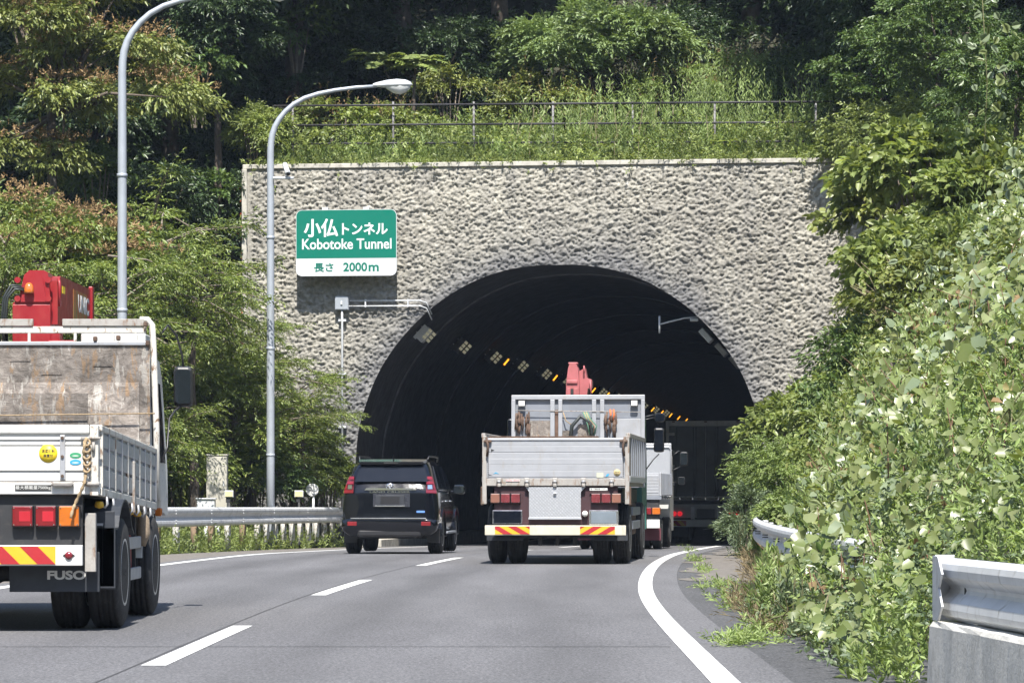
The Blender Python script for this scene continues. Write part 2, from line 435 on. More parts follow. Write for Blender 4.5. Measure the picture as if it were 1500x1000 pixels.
# lining
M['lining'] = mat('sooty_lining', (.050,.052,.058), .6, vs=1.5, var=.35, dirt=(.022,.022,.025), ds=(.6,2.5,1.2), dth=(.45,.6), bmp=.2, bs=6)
def lining():
    n = len(AP); ds = [-.02, .35, .36] + [3.0*k for k in range(1, 20)] + [62.8+8*k for k in range(18)]
    V = []; 
    for j, d in enumerate(ds):
        g = 0 if d < .355 else .10
        for (u, z) in AP:
            du = (u-UC); V.append((UC+du*(1+g/5.3), d, (z-1)*(1+g/7)+1 if z > 1 else z))
    T = [(j*n+i, (j+1)*n+i, (j+1)*n+i+1, j*n+i+1) for j in range(len(ds)-1) for i in range(n-1)]
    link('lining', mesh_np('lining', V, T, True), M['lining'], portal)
    # ring joints: shallow ribs every 9 m
    for k in range(1, 7):
        d = 5.0+ (k-1)*10.5
        V = []; 
        for dd, g in ((d-.05,.10),(d-.03,.05),(d+.03,.05),(d+.05,.10)):
            for (u, z) in AP: V.append((UC+(u-UC)*(1+g/5.3), dd, (z-1)*(1+g/7)+1 if z > 1 else z))
        T = [(j*n+i, (j+1)*n+i, (j+1)*n+i+1, j*n+i+1) for j in range(3) for i in range(n-1)]
        link('lining_rib', mesh_np('lining_rib', V, T, True), M['lining'], portal)
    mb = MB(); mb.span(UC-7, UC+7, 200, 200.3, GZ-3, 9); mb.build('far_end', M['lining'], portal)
    # raised side walk on the left with a cable duct
    mb = MB(); mb.span(UC-5.6, UC-4.75, .4, 190, GZ-1.9, GZ+.16, 0); mb.build('side_walk', M['smoothc'], portal)
lining()
# shroud that keeps daylight out of the tube from above and the sides
mb = MB(); mb.fn = None
n = len(AP); V = []
for d in (.30, 200.2):
    for (u, z) in AP: V.append((UC+(u-UC)*1.12, d, z*1.06 if z > 1 else z))
mb.faces(V, [(i, i+1, n+i+1, n+i) for i in range(n-1)]); mb.build('outer_shell', M['smoothc'], portal)

# ------------------------------------------------------------------ hill behind the portal
def hillH(u, d):
    u = np.asarray(u, float); d = np.asarray(d, float)
    inner = 9.3 + np.clip(d-3.2, 0, None)*.78
    l = np.clip((-u-9.0)/3.5, 0, 1); r = np.clip((u-9.6)/3.5, 0, 1)
    outL = -.2 + np.clip(d-.5, 0, None)*1.15 + np.clip(-u-16, 0, 60)*.35
    outR = 3.0 + np.clip(d+4, 0, None)*1.0 + np.clip(u-10, 0, 20)*.5
    h = inner*(1-l)*(1-r) + outL*l + outR*r
    h = np.minimum(h, 60 + .2*d)
    return h + 1.2*(fbm(u*.2+50, d*.2+50, 5)-.5)*np.clip((d-3)/4, 0, 1)
us = np.concatenate([np.linspace(-160,-20,25), np.linspace(-19,22,95), np.linspace(24,160,25)])
dsn = np.concatenate([np.linspace(.55, 20, 50), np.linspace(22, 200, 40)])
U, D_ = np.meshgrid(us, dsn); H = hillH(U, D_)
W = np.stack([PO.x+PU.x*U+PD.x*D_, PO.y+PU.y*U+PD.y*D_, H], -1).reshape(-1,3)
nu = len(us); nd = len(dsn)
idx = np.arange(nu*nd).reshape(nd, nu)
T = np.stack([idx[:-1,:-1], idx[:-1,1:], idx[1:,1:], idx[1:,:-1]], -1).reshape(-1,4)
sk0 = len(W); W = np.vstack([W, W[:nu]-np.array([0,0,1])*(W[:nu,2:3]+2)])
Ts = np.array([(i, i+1, sk0+i+1, sk0+i) for i in range(nu-1) if abs(us[i]-UC) > 6.6])
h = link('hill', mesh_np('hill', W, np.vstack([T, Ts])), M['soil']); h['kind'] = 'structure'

# unseen wooded hills added behind the camera to darken reflections of the horizon
def ridge(name, x0, x1, y, h, seed):
    n = 60; xs = np.linspace(x0, x1, n); V = []
    for j, (dy, f) in enumerate(((0,0),(-60,.45),(-130,.8),(-210,1.0))):
        for x in xs: V.append((x, y+dy, -3.5+h*f*(.6+.8*float(fbm(np.array(x*.006+seed), np.array(dy*.01), seed)))))
    T = [(j*n+i, j*n+i+1, (j+1)*n+i+1, (j+1)*n+i) for j in range(3) for i in range(n-1)]
    o = link(name, mesh_np(name, V, T, True), mat('wooded_hill', (.035,.055,.022), .95, vs=.06, var=.4), None); o['kind'] = 'structure'
ridge('reflected_hills', -800, 800, -260, 170, 3)
# right bank
def bankH(x, y):
    e = np.asarray(x, float)-(RX(y)+1.85)
    b = np.clip(e-.15, 0, None)
    hh = 1.45*b - np.clip(b-4.5, 0, None)*.75
    return hh*np.interp(np.asarray(y,float), [21, 28, 45, 62, 74], [.08, .35, .55, .80, 1.1]) + RZ(y) - .03 + .35*(fbm(np.asarray(x)*.7, np.asarray(y)*.5, 9)-.5)*np.clip(b, 0, 1)
xs = np.linspace(0, 45, 90); ys = np.linspace(-40, 87.2, 130)
Y, E = np.meshgrid(ys, xs**1.25/45**.25, indexing='ij'); X = RX(Y)+1.62+E
Z = bankH(X, Y)
W = np.stack([X, Y, Z], -1).reshape(-1,3); idx = np.arange(len(ys)*len(xs)).reshape(len(ys), len(xs))
T = np.stack([idx[:-1,:-1], idx[:-1,1:], idx[1:,1:], idx[1:,:-1]], -1).reshape(-1,4)
o = link('bank_right', mesh_np('bank_right', W, T, True), M['soil']); o['kind'] = 'structure'
# left bank
def lbankH(x, y):
    e = (LX(y)-2.6)-np.asarray(x, float); b = np.clip(e, 0, None)
    return .12*b + .45*np.clip(b-5, 0, None) + RZ(y) - .02 + .2*(fbm(np.asarray(x)*.9, np.asarray(y)*.9, 15)-.5)*np.clip(b, 0, 1)
xs = np.linspace(0, 60, 60); ys = np.linspace(-40, 92, 110)
Y, E = np.meshgrid(ys, xs, indexing='ij'); X = LX(Y)-1.70-E; Z = lbankH(X, Y)
W = np.stack([X, Y, Z], -1).reshape(-1,3); idx = np.arange(len(ys)*len(xs)).reshape(len(ys), len(xs))
T = np.stack([idx[:-1,:-1], idx[:-1,1:], idx[1:,1:], idx[1:,:-1]], -1).reshape(-1,4)
keep = W[T[:,0],0] < (PO.x+PU.x*U0-.3) + 0*T[:,0]
front = W[T[:,0],1] < 86.5
T = T[keep | front]
o = link('bank_left', mesh_np('bank_left', W, T, True), M['grass_soil']); o['kind'] = 'structure'

def ground_z(x, y):
    v = Vector((x, y, 0))-PO; d = v.dot(PD); u = v.dot(PU)
    if d > .5: return float(hillH(u, d))
    if x < float(LX(y))-2.6: return float(lbankH(x, y))
    if x > float(RX(y))+1.85: return float(bankH(x, y))
    return float(RZ(y))
# ------------------------------------------------------------------ vehicle materials
RUST = (.16,.075,.035)
M['white'] = mat('truck_white', (.54,.54,.525), .32, vs=2, var=.04, dirt=(.38,.33,.26), ds=(3,3,.5), dth=(.58,.80), coat=.1)
M['white_worn'] = mat('worn_white', (.55,.53,.48), .5, vs=3, var=.08, dirt=(.18,.11,.07), ds=(5,5,2.5), dth=(.55,.63), bmp=.2)
M['alu'] = mat('aluminium_gate', (.37,.38,.405), .42, metal=.3, vs=3, var=.06, dirt=(.33,.30,.26), ds=(2,2,.8), dth=(.55,.8))
M['grey'] = mat('grey_paint', (.19,.205,.235), .45, vs=3, var=.07, dirt=(.20,.16,.12), ds=(4,4,1), dth=(.58,.75))
M['chassis'] = mat('chassis_black', (.022,.023,.026), .6, vs=5, var=.3, dirt=(.07,.06,.05), ds=(4,4,4))
M['rubber'] = mat('tyre_rubber', (.020,.020,.021), .85, vs=9, var=.3, dirt=(.06,.055,.05), ds=(5,5,5), bmp=.3)
M['flap'] = mat('mudflap_rubber', (.022,.026,.034), .55, vs=5, var=.25, dirt=(.06,.06,.06))
M['rim'] = mat('steel_rim', (.42,.43,.45), .4, metal=.6, dirt=(.15,.12,.09), ds=(6,6,6))
M['red_paint'] = mat('crane_red', (.25,.012,.018), .4, vs=4, var=.1, dirt=(.30,.05,.04), coat=.3, dth=(.5,.8))
M['pink_paint'] = mat('faded_red', (.36,.105,.11), .5, vs=4, var=.12, dirt=(.30,.10,.08))
M['rust'] = mat('rusty_steel', (.085,.052,.036), .85, vs=12, var=.4, dirt=(.17,.13,.10), ds=(4,4,2), bmp=.5)
M['rusty_grey'] = mat('rust_streaked_metal', (.30,.285,.265), .6, vs=6, var=.15, dirt=(.17,.095,.055), ds=(6,6,2), dth=(.52,.66), bmp=.3)
M['chrome'] = mat('chrome', (.8,.8,.82), .12, metal=1, var=.03)
M['dark_glass'] = mat('tinted_glass', (.006,.008,.013), .06, spec=.45, coat=0, var=.1)
M['mirror'] = mat('mirror_glass', (.10,.12,.14), .05, metal=.9, var=.05)
M['black_plastic'] = mat('black_plastic', (.02,.02,.022), .4, var=.2)
M['car_black'] = mat('car_black_paint', (.003,.0035,.006), .12, spec=.55, coat=.15, var=.1)
M['lens_red'] = mat('red_lens', (.17,.006,.012), .15, spec=.8, coat=.6, vs=9, var=.2)
M['lens_core'] = mat('lens_core_red', (.40,.018,.03), .2, spec=.8)
M['lens_dim'] = mat('dull_red_lens', (.16,.03,.035), .25, spec=.6, coat=.4, vs=9, var=.2)
M['lens_amber'] = mat('amber_lens', (.46,.12,.012), .15, spec=.8, coat=.6, vs=9, var=.15)
M['lens_pale'] = mat('faded_amber_lens', (.22,.10,.07), .3, coat=.4)
M['yellow'] = mat('reflective_yellow', (.62,.36,.02), .5, vs=8, var=.06, dirt=(.4,.3,.1), dth=(.6,.8))
M['hred'] = mat('reflective_red', (.34,.018,.024), .5, vs=8, var=.08)
M['sticker'] = mat('sticker_yellow', (.80,.58,.03), .45, var=.04)
M['ink'] = mat('ink_black', (.02,.02,.02), .6, var=.1)
M['ink_white'] = mat('ink_white', (.60,.60,.58), .6, var=.05)
M['green_s'] = mat('sticker_green', (.05,.28,.14), .4); M['blue_s'] = mat('sticker_blue', (.05,.30,.50), .4)
M['rope'] = mat('hemp_rope', (.30,.22,.13), .9, vs=30, var=.3, bmp=.6, bs=60)
M['sack'] = mat('jute_sack', (.26,.20,.14), .95, vs=12, var=.3, bmp=.6)
M['hose'] = mat('rubber_hose', (.025,.03,.03), .5)
M['brown'] = mat('brown_wood', (.11,.065,.045), .8, vs=9, var=.3)
M['door_dark'] = mat('dark_box_door', (.10,.108,.125), .45, vs=3, var=.2)
def board_mat(name='weathered_plywood', f=1.0):
    m, n, l, b, o = newmat(name); v = coord(n, l)
    g = noise(n, l, coord(n, l, (2.6, 1, 4.2)), 3.2, 9, .78, 1.2)
    c = ramp(n, l, g, [(.30, (.07,.058,.05)), (.44, (.15,.13,.115)), (.56, (.215,.19,.17)), (.72, (.33,.30,.27))])
    s = noise(n, l, coord(n, l, (8, 1, 2.0)), 1.5, 8, .75, .6)
    c = mix(n, l, ramp(n, l, s, [(.55, 0.0), (.60, .75)]), c, (.26,.165,.09))
    s2 = noise(n, l, coord(n, l, (6, 1, 1.4)), 1.9, 5, .7, .2)
    c = mix(n, l, ramp(n, l, s2, [(.57, 0.0), (.61, .75)]), c, (.36,.34,.31))
    s3 = noise(n, l, coord(n, l, (1.2, 1, 1.2)), 2.2, 7, .7, .5)
    c = mix(n, l, 1.0, c, ramp(n, l, s3, [(.35, .55*f), (.5, 1.0*f), (.68, 1.35*f)]), 'MULTIPLY')
    l.new(c, b.inputs['Base Color']); b.inputs['Roughness'].default_value = .9
    bump(n, l, b, g, .8, .02); return m
M['board'] = board_mat(); M['board_dark'] = board_mat('dark_weathered_plywood', .95); M['board_pale'] = board_mat('pale_weathered_plywood', 1.45)
def checker_mat():
    m, n, l, b, o = newmat('chequer_plate'); v = coord(n, l, (1,1,1))
    w1 = n.new('ShaderNodeTexVoronoi'); w1.inputs['Scale'].default_value = 26; w1.inputs['Randomness'].default_value = .15
    mp = n.new('ShaderNodeMapping'); mp.inputs['Rotation'].default_value = (0, PI/4, 0); l.new(v, mp.inputs[0]); l.new(mp.outputs[0], w1.inputs['Vector'])
    c = ramp(n, l, w1.outputs['Distance'], [(.15, (.62,.63,.65)), (.5, (.40,.41,.43))])
    l.new(c, b.inputs['Base Color']); b.inputs['Metallic'].default_value = .4; b.inputs['Roughness'].default_value = .42
    bump(n, l, b, w1.outputs['Distance'], .6, .01); return m
M['chequer'] = checker_mat()

# ------------------------------------------------------------------ shared vehicle pieces
def make_wheel(root, x, y, r, w, dual=False, side=1, fn=None, grow=None):
    e = empty('wheel', (x, y, r)); e.parent = root
    tread = []
    prof = [(r*.60, -w/2), (r*.86, -w/2-.004), (r*.96, -w/2+.02), (r*.995, -w/2+.045)]
    k = 4
    for i in range(k):
        a = -w/2+.05+(w-.1)*i/k; bb = -w/2+.05+(w-.1)*(i+1)/k
        prof += [(r, a+.004), (r, bb-.018), (r-.013, bb-.014), (r-.013, bb-.002)]
    prof += [(r*.995, w/2-.045), (r*.96, w/2-.02), (r*.86, w/2+.004), (r*.60, w/2)]
    mb = MB(); mb.lathe(prof, (0,0,0), 'x', 40); mb.build('tyre', M['rubber'], e)
    mb = MB(); s = side
    mb.lathe([(r*.61, s*(w/2-.03)), (r*.605, s*(w/2+.002)), (r*.56, s*(w/2)), (r*.52, s*(w/2-.07)), (r*.24, s*(w/2-.10)), (r*.22, s*(w/2-.02)), (r*.05, s*(w/2))], (0,0,0), 'x', 32)
    for q in range(8):
        a = q*PI/4; mb.lathe([(.014, s*(w/2-.09)), (.014, s*(w/2-.05)), (.004, s*(w/2-.045))], (0, r*.36*math.cos(a), r*.36*math.sin(a)), 'x', 6)
    mb.build('rim', M['rim'], e)
    return e
def hazard(root, x0, x1, z0, z1, y, slant=1, n=4, fn=None, first=0):
    mb = MB(fn); mb.span(x0, x1, y-.004, y, z0, z1, 0); p = mb.build('hazard_panel', M['yellow'], root)
    h = z1-z0; w = (x1-x0)/n; mb = MB(fn)
    for k in range(-2, n*2+2):
        if (k+first) % 2: continue
        a = x0+k*w; sh = slant*h
        # clipped parallelogram (bottom a..a+w, top shifted by -slant*h)
        poly = [(a, z0), (a+w, z0), (a+w-sh, z1), (a-sh, z1)]
        def clip(ps, xc, keep):
            out = []
            for i in range(len(ps)):
                p0, p1 = ps[i-1], ps[i]; i0 = keep(p0[0]-xc); i1 = keep(p1[0]-xc)
                if i0 != i1:
                    t = (xc-p0[0])/(p1[0]-p0[0]); out.append((xc, p0[1]+t*(p1[1]-p0[1])))
                if i1: out.append(p1)
            return out
        poly = clip(poly, x0, lambda v: v >= 0)
        if len(poly) > 2: poly = clip(poly, x1, lambda v: v <= 0)
        if len(poly) > 2: mb.prism(poly, y-.007, y-.0045)
    mb.build('hazard_stripe', M['hred'], p)
    return p
def square_lamp(root, x, z, w, h, y, m, fn=None, dep=.06, inner=None):
    mb = MB(fn); mb.box((x, y, z), (w+.016, dep, h+.016), .012); e = mb.build('tail_lamp', M['black_plastic'], root)
    mb = MB(fn); mb.box((x, y-dep/2-.006, z), (w, .02, h), .014); mb.build('lens', m, e)
    if inner:
        mb = MB(fn); mb.box((x+w*.12*inner[0], y-dep/2-.017, z-.0*h), (w*.55, .004, h*.5), .001); mb.build('lens_core', M['lens_core'], e)
    mb = MB(fn)
    for a in (-1,1):
        for b_ in (-1,1): mb.tube([(x+a*w*.42, y-dep/2-.012, z+b_*h*.42), (x+a*w*.42, y-dep/2-.02, z+b_*h*.42)], .006, 6)
    mb.build('lens_screw', M['chrome'], e)
    return e
def mirror(root, x, y, z, w, h, arms, fn=None, mk=None):
    mb = MB(fn); mb.box((x, y+.03, z), (w, .10, h), .045); e = mb.build('side_mirror', M['black_plastic'], root)
    mb = MB(fn); mb.prism([(x+sx_*(w*.40-r_)+r_*math.cos(a), z+sz_*(h*.42-r_)+r_*math.sin(a)) for (sx_, sz_, a0) in ((1,1,0),(-1,1,PI/2),(-1,-1,PI),(1,-1,1.5*PI)) for r_ in (w*.18,) for a in (a0, a0+PI/6, a0+PI/3, a0+PI/2)], y-.027, y-.021); mb.build('mirror_glass', mk or M['mirror'], e)
    for a in arms:
        mb = MB(fn); mb.tube(a, .011, 6); mb.build('mirror_arm', M['black_plastic'], e)

# ================================================================== 1. FUSO flatbed crane truck, near left
def near_truck():
    rk = lambda c: (c.x, c.y, c.z-.032*c.y)
    t = empty('crane_truck', (-4.6, 27.6, 0), 0, 'white flatbed truck with red crane and weathered plywood headboard, cropped by the left edge', 'truck')
    B = lambda: MB(rk)
    W = 1.2; Z0, Z1 = 1.15, 1.713; L = 4.4
    # --- tailgate: ribbed aluminium sheet, as panels
    mb = B(); mb.span(-W+.08, W-.085, 0, .03, Z0+.10, Z1-.05, .003); tg = mb.build('tailgate', M['white'], t)
    mb = B(); mb.span(-W+.08, W-.085, -.022, .035, Z1-.075, Z1, .014); mb.build('top_rail', M['white'], tg)
    for (a, b_) in ((Z0+.185, Z0+.205), (Z0+.395, Z0+.41), (Z0+.44, Z0+.452)):
        mb = B(); mb.span(-W+.085, W-.09, -.013, 0, a, b_, .004); mb.build('gate_rib', M['white'], tg)
    mb = B(); mb.span(-W+.085, W-.09, -.012, 0, Z0+.205, Z0+.385, .003); mb.build('gate_band', M['white'], tg)
    for x in (-.895, 0, .895):
        mb = B(); mb.span(x-.022, x+.022, -.035, -.012, Z0+.11, Z1-.085, .006); la = mb.build('latch_bar', M['alu'], tg)
        mb = B()
        for z in (Z0+.14, Z0+.30, Z1-.11): mb.tube([(x, -.034, z), (x, -.048, z)], .013, 8)
        mb.build('bolt', M['rust'], la)
        mb = B(); mb.span(x-.085, x+.085, -.045, .0, Z0+.055, Z0+.095, .01); mb.tube([(x-.09,-.03,Z0+.075),(x+.09,-.03,Z0+.075)], .018, 8); mb.build('hinge', M['rusty_grey'], tg)
    # sill
    mb = B(); mb.span(-W, W, .0, .10, Z0-.01, Z0+.09, .008); mb.span(-W, W, .02, L, Z0, Z0+.04); mb.build('bed_floor', M['white'], t)
    mb = B(); mb.span(.50, .80, -.008, -.001, Z0+.022, Z0+.068, .001); lp = mb.build('load_plate', M['ink'], t)
    tx = text_obj('load_text', '最大積載量7500kg', .05, M['ink_white'], lp, (0,-.0095,0), fit=(.505,.795,Z0+.027,Z0+.063), ext=.0005)
    # corner post (rust streaked)
    mb = B(); mb.span(W-.082, W-.012, -.012, .06, Z0-.02, Z1+.0, .006); mb.build('corner_post', M['white_worn'], t)
    mb = B(); mb.span(W-.155, W-.10, -.05, -.02, Z1-.125, Z1-.10, .006); mb.span(W-.09, W+.01, -.045, -.012, Z1-.118, Z1-.10, .004)
    mb.tube([(W-.05,-.03,Z0+.34),(W-.05,-.03,Z0+.42)], .014, 8); mb.tube([(W-.12,-.03,Z0+.075),(W+.0,-.03,Z0+.075)], .02, 8); mb.build('corner_latch', M['rusty_grey'], t)
    # stickers
    mb = B(); mb.lathe([(.001,-.016),(.076,-.016),(.076,-.0125)], (.775,0,1.458+.02), 'y', 28); st = mb.build('round_sticker', M['sticker'], t)
    text_obj('sticker_text', '速度抑制', .03, M['ink'], st, (0,-.0165,0), fit=(.722,.828,1.482,1.512), ext=.0005, offset=.0006)
    text_obj('sticker_text', '装置付', .03, M['ink'], st, (0,-.0165,0), fit=(.736,.814,1.445,1.473), ext=.0005, offset=.0006)
    for z, m_, wd in ((1.462,'green_s','---'), (1.405,'blue_s','~')):
        mb = B(); vs = [(1.0+.047*math.cos(a*PI/12), -.016, z+.023*math.sin(a*PI/12)) for a in range(24)]
        mb.prism([(v[0], v[2]) for v in vs], -.0165, -.0125); s_ = mb.build('oval_sticker', M[m_], t)
        mb = B(); mb.prism([(1.0+.047*math.cos(a*PI/12)*.6, z-.004+.004*math.sin(a*PI/12)) for a in range(24)], -.0175, -.0168); mb.build('oval_print', M['ink_white'], s_)
    # rope on the corner
    mb = B(); rp = []
    for k in range(40):
        q = k/39; x = 1.10-.02*math.sin(q*9)-.12*q*q; z = Z1-.11-.66*q; rp.append((x, -.06-.02*math.sin(q*14), z))
    mb.tube(rp, [.013+.004*math.sin(k*2.1) for k in range(40)], 7)
    for k in range(5): mb.tube([(1.10+.025*math.cos(a), -.06+.02*math.sin(a*1.0), Z1-.15-.055*k+.025*math.sin(a)) for a in np.linspace(0, 6.3, 14)], .010, 6)
    mb.build('rope', M['rope'], t)
    # --- right and left side gates: frame, ribs and pressed cells
    for sx in (1, -1):
        X = sx*W
        mb = B(); mb.span(X-sx*.035, X-sx*.012, .07, L-.05, Z0+.03, Z1-.03, .0); sg = mb.build('side_gate', M['alu'], t)
        mb = B(); mb.span(X-sx*.045, X+sx*.012, .07, L-.05, Z1-.05, Z1+.005, .012); mb.build('top_rail', M['white_worn'], sg)
        mb = B(); mb.span(X-sx*.045, X+sx*.010, .07, L-.05, Z0-.02, Z0+.05, .01); mb.build('bottom_rail', M['white_worn'], sg)
        ribs = np.linspace(.12, L-.12, 10)
        for k, y in enumerate(ribs):
            mb = B(); wd = .035 if k not in (5,) else .07
            mb.span(X-sx*.012, X+sx*.012, y-wd/2, y+wd/2, Z0+.05, Z1-.05, .005); mb.build('gate_post', M['alu' if k % 2 else 'white_worn'], sg)
        for k in range(9):
            y0, y1 = ribs[k]+.04, ribs[k+1]-.04
            mb = B()
            for (a, b_) in ((Z0+.07, Z0+.21), (Z0+.235, Z0+.36), (Z0+.385, Z1-.07)):
                mb.box((X-sx*.004, (y0+y1)/2, (a+b_)/2), (.024, (y1-y0)*1.02, b_-a), .011)
            mb.build('gate_panel', M['alu'], sg)
        # hooks and yellow latch knobs under the side rail
        for k, y in enumerate((.35, .8, 1.15, 2.2, 2.7, 3.2, 3.7)):
            mb = B(); mb.tube([(X+.012*sx, y, Z0-.02), (X+.02*sx, y, Z0-.08), (X, y, Z0-.11), (X-.03*sx, y, Z0-.09)], .012, 6); mb.build('rope_hook', M['alu'], sg)
        for k, y in enumerate((.28, 1.0, 2.5, 3.1, 3.5)):
            mb = B(); mb.lathe([(.0,-.03),(.035,-.02),(.04,.0),(.03,.03)], (X-.04*sx, y, Z0-.09), 'z', 10); mb.build('latch_knob', M['yellow'], sg)
        mb = B(); mb.span(X-.01*sx, X+.03*sx, 2.30, 2.37, Z0-.10, Z0+.36, .008); mb.build('drop_latch', M['rusty_grey'], sg)
    # --- headboard: steel frame, plywood boards
    y = L
    mb = B(); mb.span(-W+.04, W-.06, y-.04, y, 1.75, 2.71, .0); hb = mb.build('headboard', M['board_dark'], t)
    mb = B(); mb.span(-W+.05, W-.16, y-.065, y-.041, 1.16, 2.345, .0); b1 = mb.build('board', M['board_pale'], hb)
    mb = B(); mb.span(-W+.05, .55, y-.095, y-.066, 1.16, 2.24, .0); b2 = mb.build('board', M['board_dark'], hb)
    mb = B(); mb.span(-W+.05, W-.16, y-.12, y-.10, 1.16, 1.62, .0); b2 = mb.build('board', M['board'], hb)
    mb = B(); mb.span(-W+.02, W-.07, y-.06, y+.02, 2.70, 2.735, .005); mb.build('board_cap', M['alu'], hb)
    for k, (x0, x1, z) in enumerate(((.1,.3,2.42),(.6,.78,2.5),(-.2,.0,2.55),(.75,.85,2.30))):
        mb = B(); mb.span(x0, x1, y-.047, y-.041, z, z+.012, 0); mb.build('board_splinter', M['board'], hb)
    # top guard rail with posts
    mb = B(); mb.span(-W+.0, W-.10, y-.0, y+.05, 2.82, 2.885, .01); gr = mb.build('guard_rail', M['white_worn'], t)
    mb = B(); mb.span(.30, W-.12, y-.015, y+.035, 2.888, 2.955, .004); mb.build('guard_plank', M['rusty_grey'], gr)
    mb = B(); mb.span(-W, .02, y-.015, y+.035, 2.888, 2.955, .004); mb.build('guard_plank', M['rusty_grey'], gr)
    for x in (-.75, -.42, -.02, .42, .78, 1.0):
        mb = B(); mb.span(x-.013, x+.013, y, y+.035, 2.735, 2.82, .003); mb.build('guard_post', M['white_worn'], gr)
    # right and left end posts, curved at the top
    for sx in (1, -1):
        mb = B(); mb.tube([(sx*(W-.16), y+.02, 2.95), (sx*(W-.09), y+.015, 2.95), (sx*(W-.045), y+.01, 2.90), (sx*(W-.03), y, 2.7), (sx*(W+.0), y-.02, 1.9), (sx*(W+.01), y-.02, 1.15)], .031, 8)
        mb.build('end_post', M['white_worn'], t)
    mb = B(); mb.tube([(-W, y-.14, 2.015), (W-.0, y-.14, 2.045)], .007, 6); mb.build('tie_wire', M['rope'], t)
    for (x, z) in ((.62, 2.76), (.84, 2.77), (1.12, 2.72), (1.1, 2.9)):
        mb = B(); mb.box((x, y-.05, z), (.04, .05, .05), .012); mb.build('rope_cleat', M['rust'], t)
    # --- rear underside
    mb = B(); mb.span(-1.0, 1.05, .06, .12, .70, 1.135, .006); mb.build('lamp_board', M['chassis'], t)
    for sx in (1,-1):
        for k, m_ in enumerate(('lens_amber','lens_red','lens_red')):
            x = .945-.192*k
            square_lamp(t, x*sx, .96, .165, .165, .03, M[m_], inner=(1, M['hred']) if m_ == 'lens_red' else None)
    mb = MB(); mb.span(-1.055, 1.055, -.01, .05, .553, .722, .006); bp = mb.build('bumper', M['ink_white'], t)
    hazard(bp, .10, .835, .565, .712, -.011, slant=1.0, n=5); hazard(bp, -.835, -.10, .565, .712, -.011, slant=-1.0, n=5)
    for sx in (1,-1):
        mb = MB(); mb.prism([(sx*.945-.05, .637), (sx*.945, .602), (sx*.945+.05, .637), (sx*.945, .672)], -.016, -.0105); r_ = mb.build('reflector_base', M['ink'], bp)
        mb = MB(); mb.lathe([(.0,-.03),(.03,-.026),(.033,-.0165)], (sx*.945, 0, .637), 'y', 16); mb.build('reflector', M['lens_red'], r_)
    # mud flaps + FUSO
    for sx in (1,-1):
        mb = MB(); mb.span(sx*.42, sx*1.17, .22, .235, .33, .66, .004); mb.span(sx*1.12, sx*1.285, .30, .312, .37, 1.0, .004); fl = mb.build('mudflap', M['flap'], t)
        if sx > 0:
            text_obj('maker_name', 'FUSO', .1, M['ink_white'], fl, (0, .217, 0), fit=(.735, 1.055, .432, .508), ext=.001, offset=.004)
        else: text_obj('maker_name', 'FUSO', .1, M['ink_white'], fl, (0, .217, 0), fit=(-1.055, -.735, .432, .508), ext=.001, offset=.004)
    # worn timber packer, black mudguards
    mb = MB(); mb.span(1.065, 1.155, .08, .16, .50, .985, .006); mb.build('packer', M['rusty_grey'], t)
    for sx in (1,-1):
        prof = [(.30,.36),(.30,.86)]+[(1.04-.64*math.cos(a), .50+.60*math.sin(a)) for a in np.linspace(.65, PI-.65, 9)]+[(1.72,.80)]
        inner = [(y_+.02 if y_ < 1 else y_-.02, z_-.015) for y_, z_ in prof][::-1]
        mb = MB(); mb.prism(prof+inner, sx*.68, sx*1.29, 'x'); mb.build('mudguard', M['flap'], t)
        mb = MB(); mb.span(sx*1.19, sx*1.18, .30, .46, .40, .88, 0); mb.span(sx*1.02, sx*1.19, .285, .298, .88, .90); mb.build('mudguard_trim', M['alu'], t)
        make_wheel(t, sx*1.15, 1.04, .475, .27, side=sx); make_wheel(t, sx*.84, 1.04, .475, .27, side=sx)
        make_wheel(t, sx*1.08, 4.05, .475, .29, side=sx)
        # side guard rails
        for z in (.70, .42):
            mb = MB(); mb.span(sx*1.13, sx*1.17, 1.75, 3.35, z-.055, z+.055, .012); sgd = mb.build('side_guard', M['alu'], t)
        for yy in (1.9, 3.2):
            mb = MB(); mb.span(sx*1.09, sx*1.13, yy, yy+.05, .38, 1.0, .004); mb.build('guard_bracket', M['chassis'], t)
    # frame rails, axle, tank, springs
    mb = MB(); mb.span(-.42,-.34,.1,5.4,.68,.95); mb.span(.34,.42,.1,5.4,.68,.95); mb.span(-.42,.42,.12,.2,.7,.95)
    for k in range(5): mb.span(-.34,.34,.6+k*.9,.7+k*.9,.72,.9)
    mb.span(-1,1,1.5,4.2,.98,1.13); mb.build('chassis', M['chassis'], t)
    mb = MB(); mb.tube([(-.95,1.04,.475),(-.25,1.04,.475),(-.12,1.04,.50),(.12,1.04,.50),(.25,1.04,.475),(.95,1.04,.475)], [.07,.08,.17,.17,.08,.07], 12); mb.build('rear_axle', M['chassis'], t)
    mb = MB(); mb.span(.55,1.10,2.0,2.9,.42,.92,.05); mb.build('fuel_tank', M['chassis'], t)
    mb = MB(); mb.tube([(1.02, 3.0, 1.0), (1.08, 3.05, .75), (1.08, 3.1, .4)], .03, 8); mb.span(1.03,1.10,2.55,3.0,.55,1.05,.01); mb.build('crane_leg', M['red_paint'], t)
    # outrigger jack and hydraulic column between bed and cab
    mb = MB(); mb.lathe([(.05,-.55),(.05,.1),(.075,.12),(.075,.5)], (1.02, 4.62, .95), 'z', 14); mb.build('outrigger', M['red_paint'], t)
    mb = MB()
    for i in range(7):
        a = i/6*PI; 
    mb.tube([(1.16,3.42,.98),(1.18,3.45,.90),(1.18,3.45,.78),(1.17,3.44,.66)], [.03,.055,.065,.03], 10); mb.build('jute_sack', M['sack'], t)
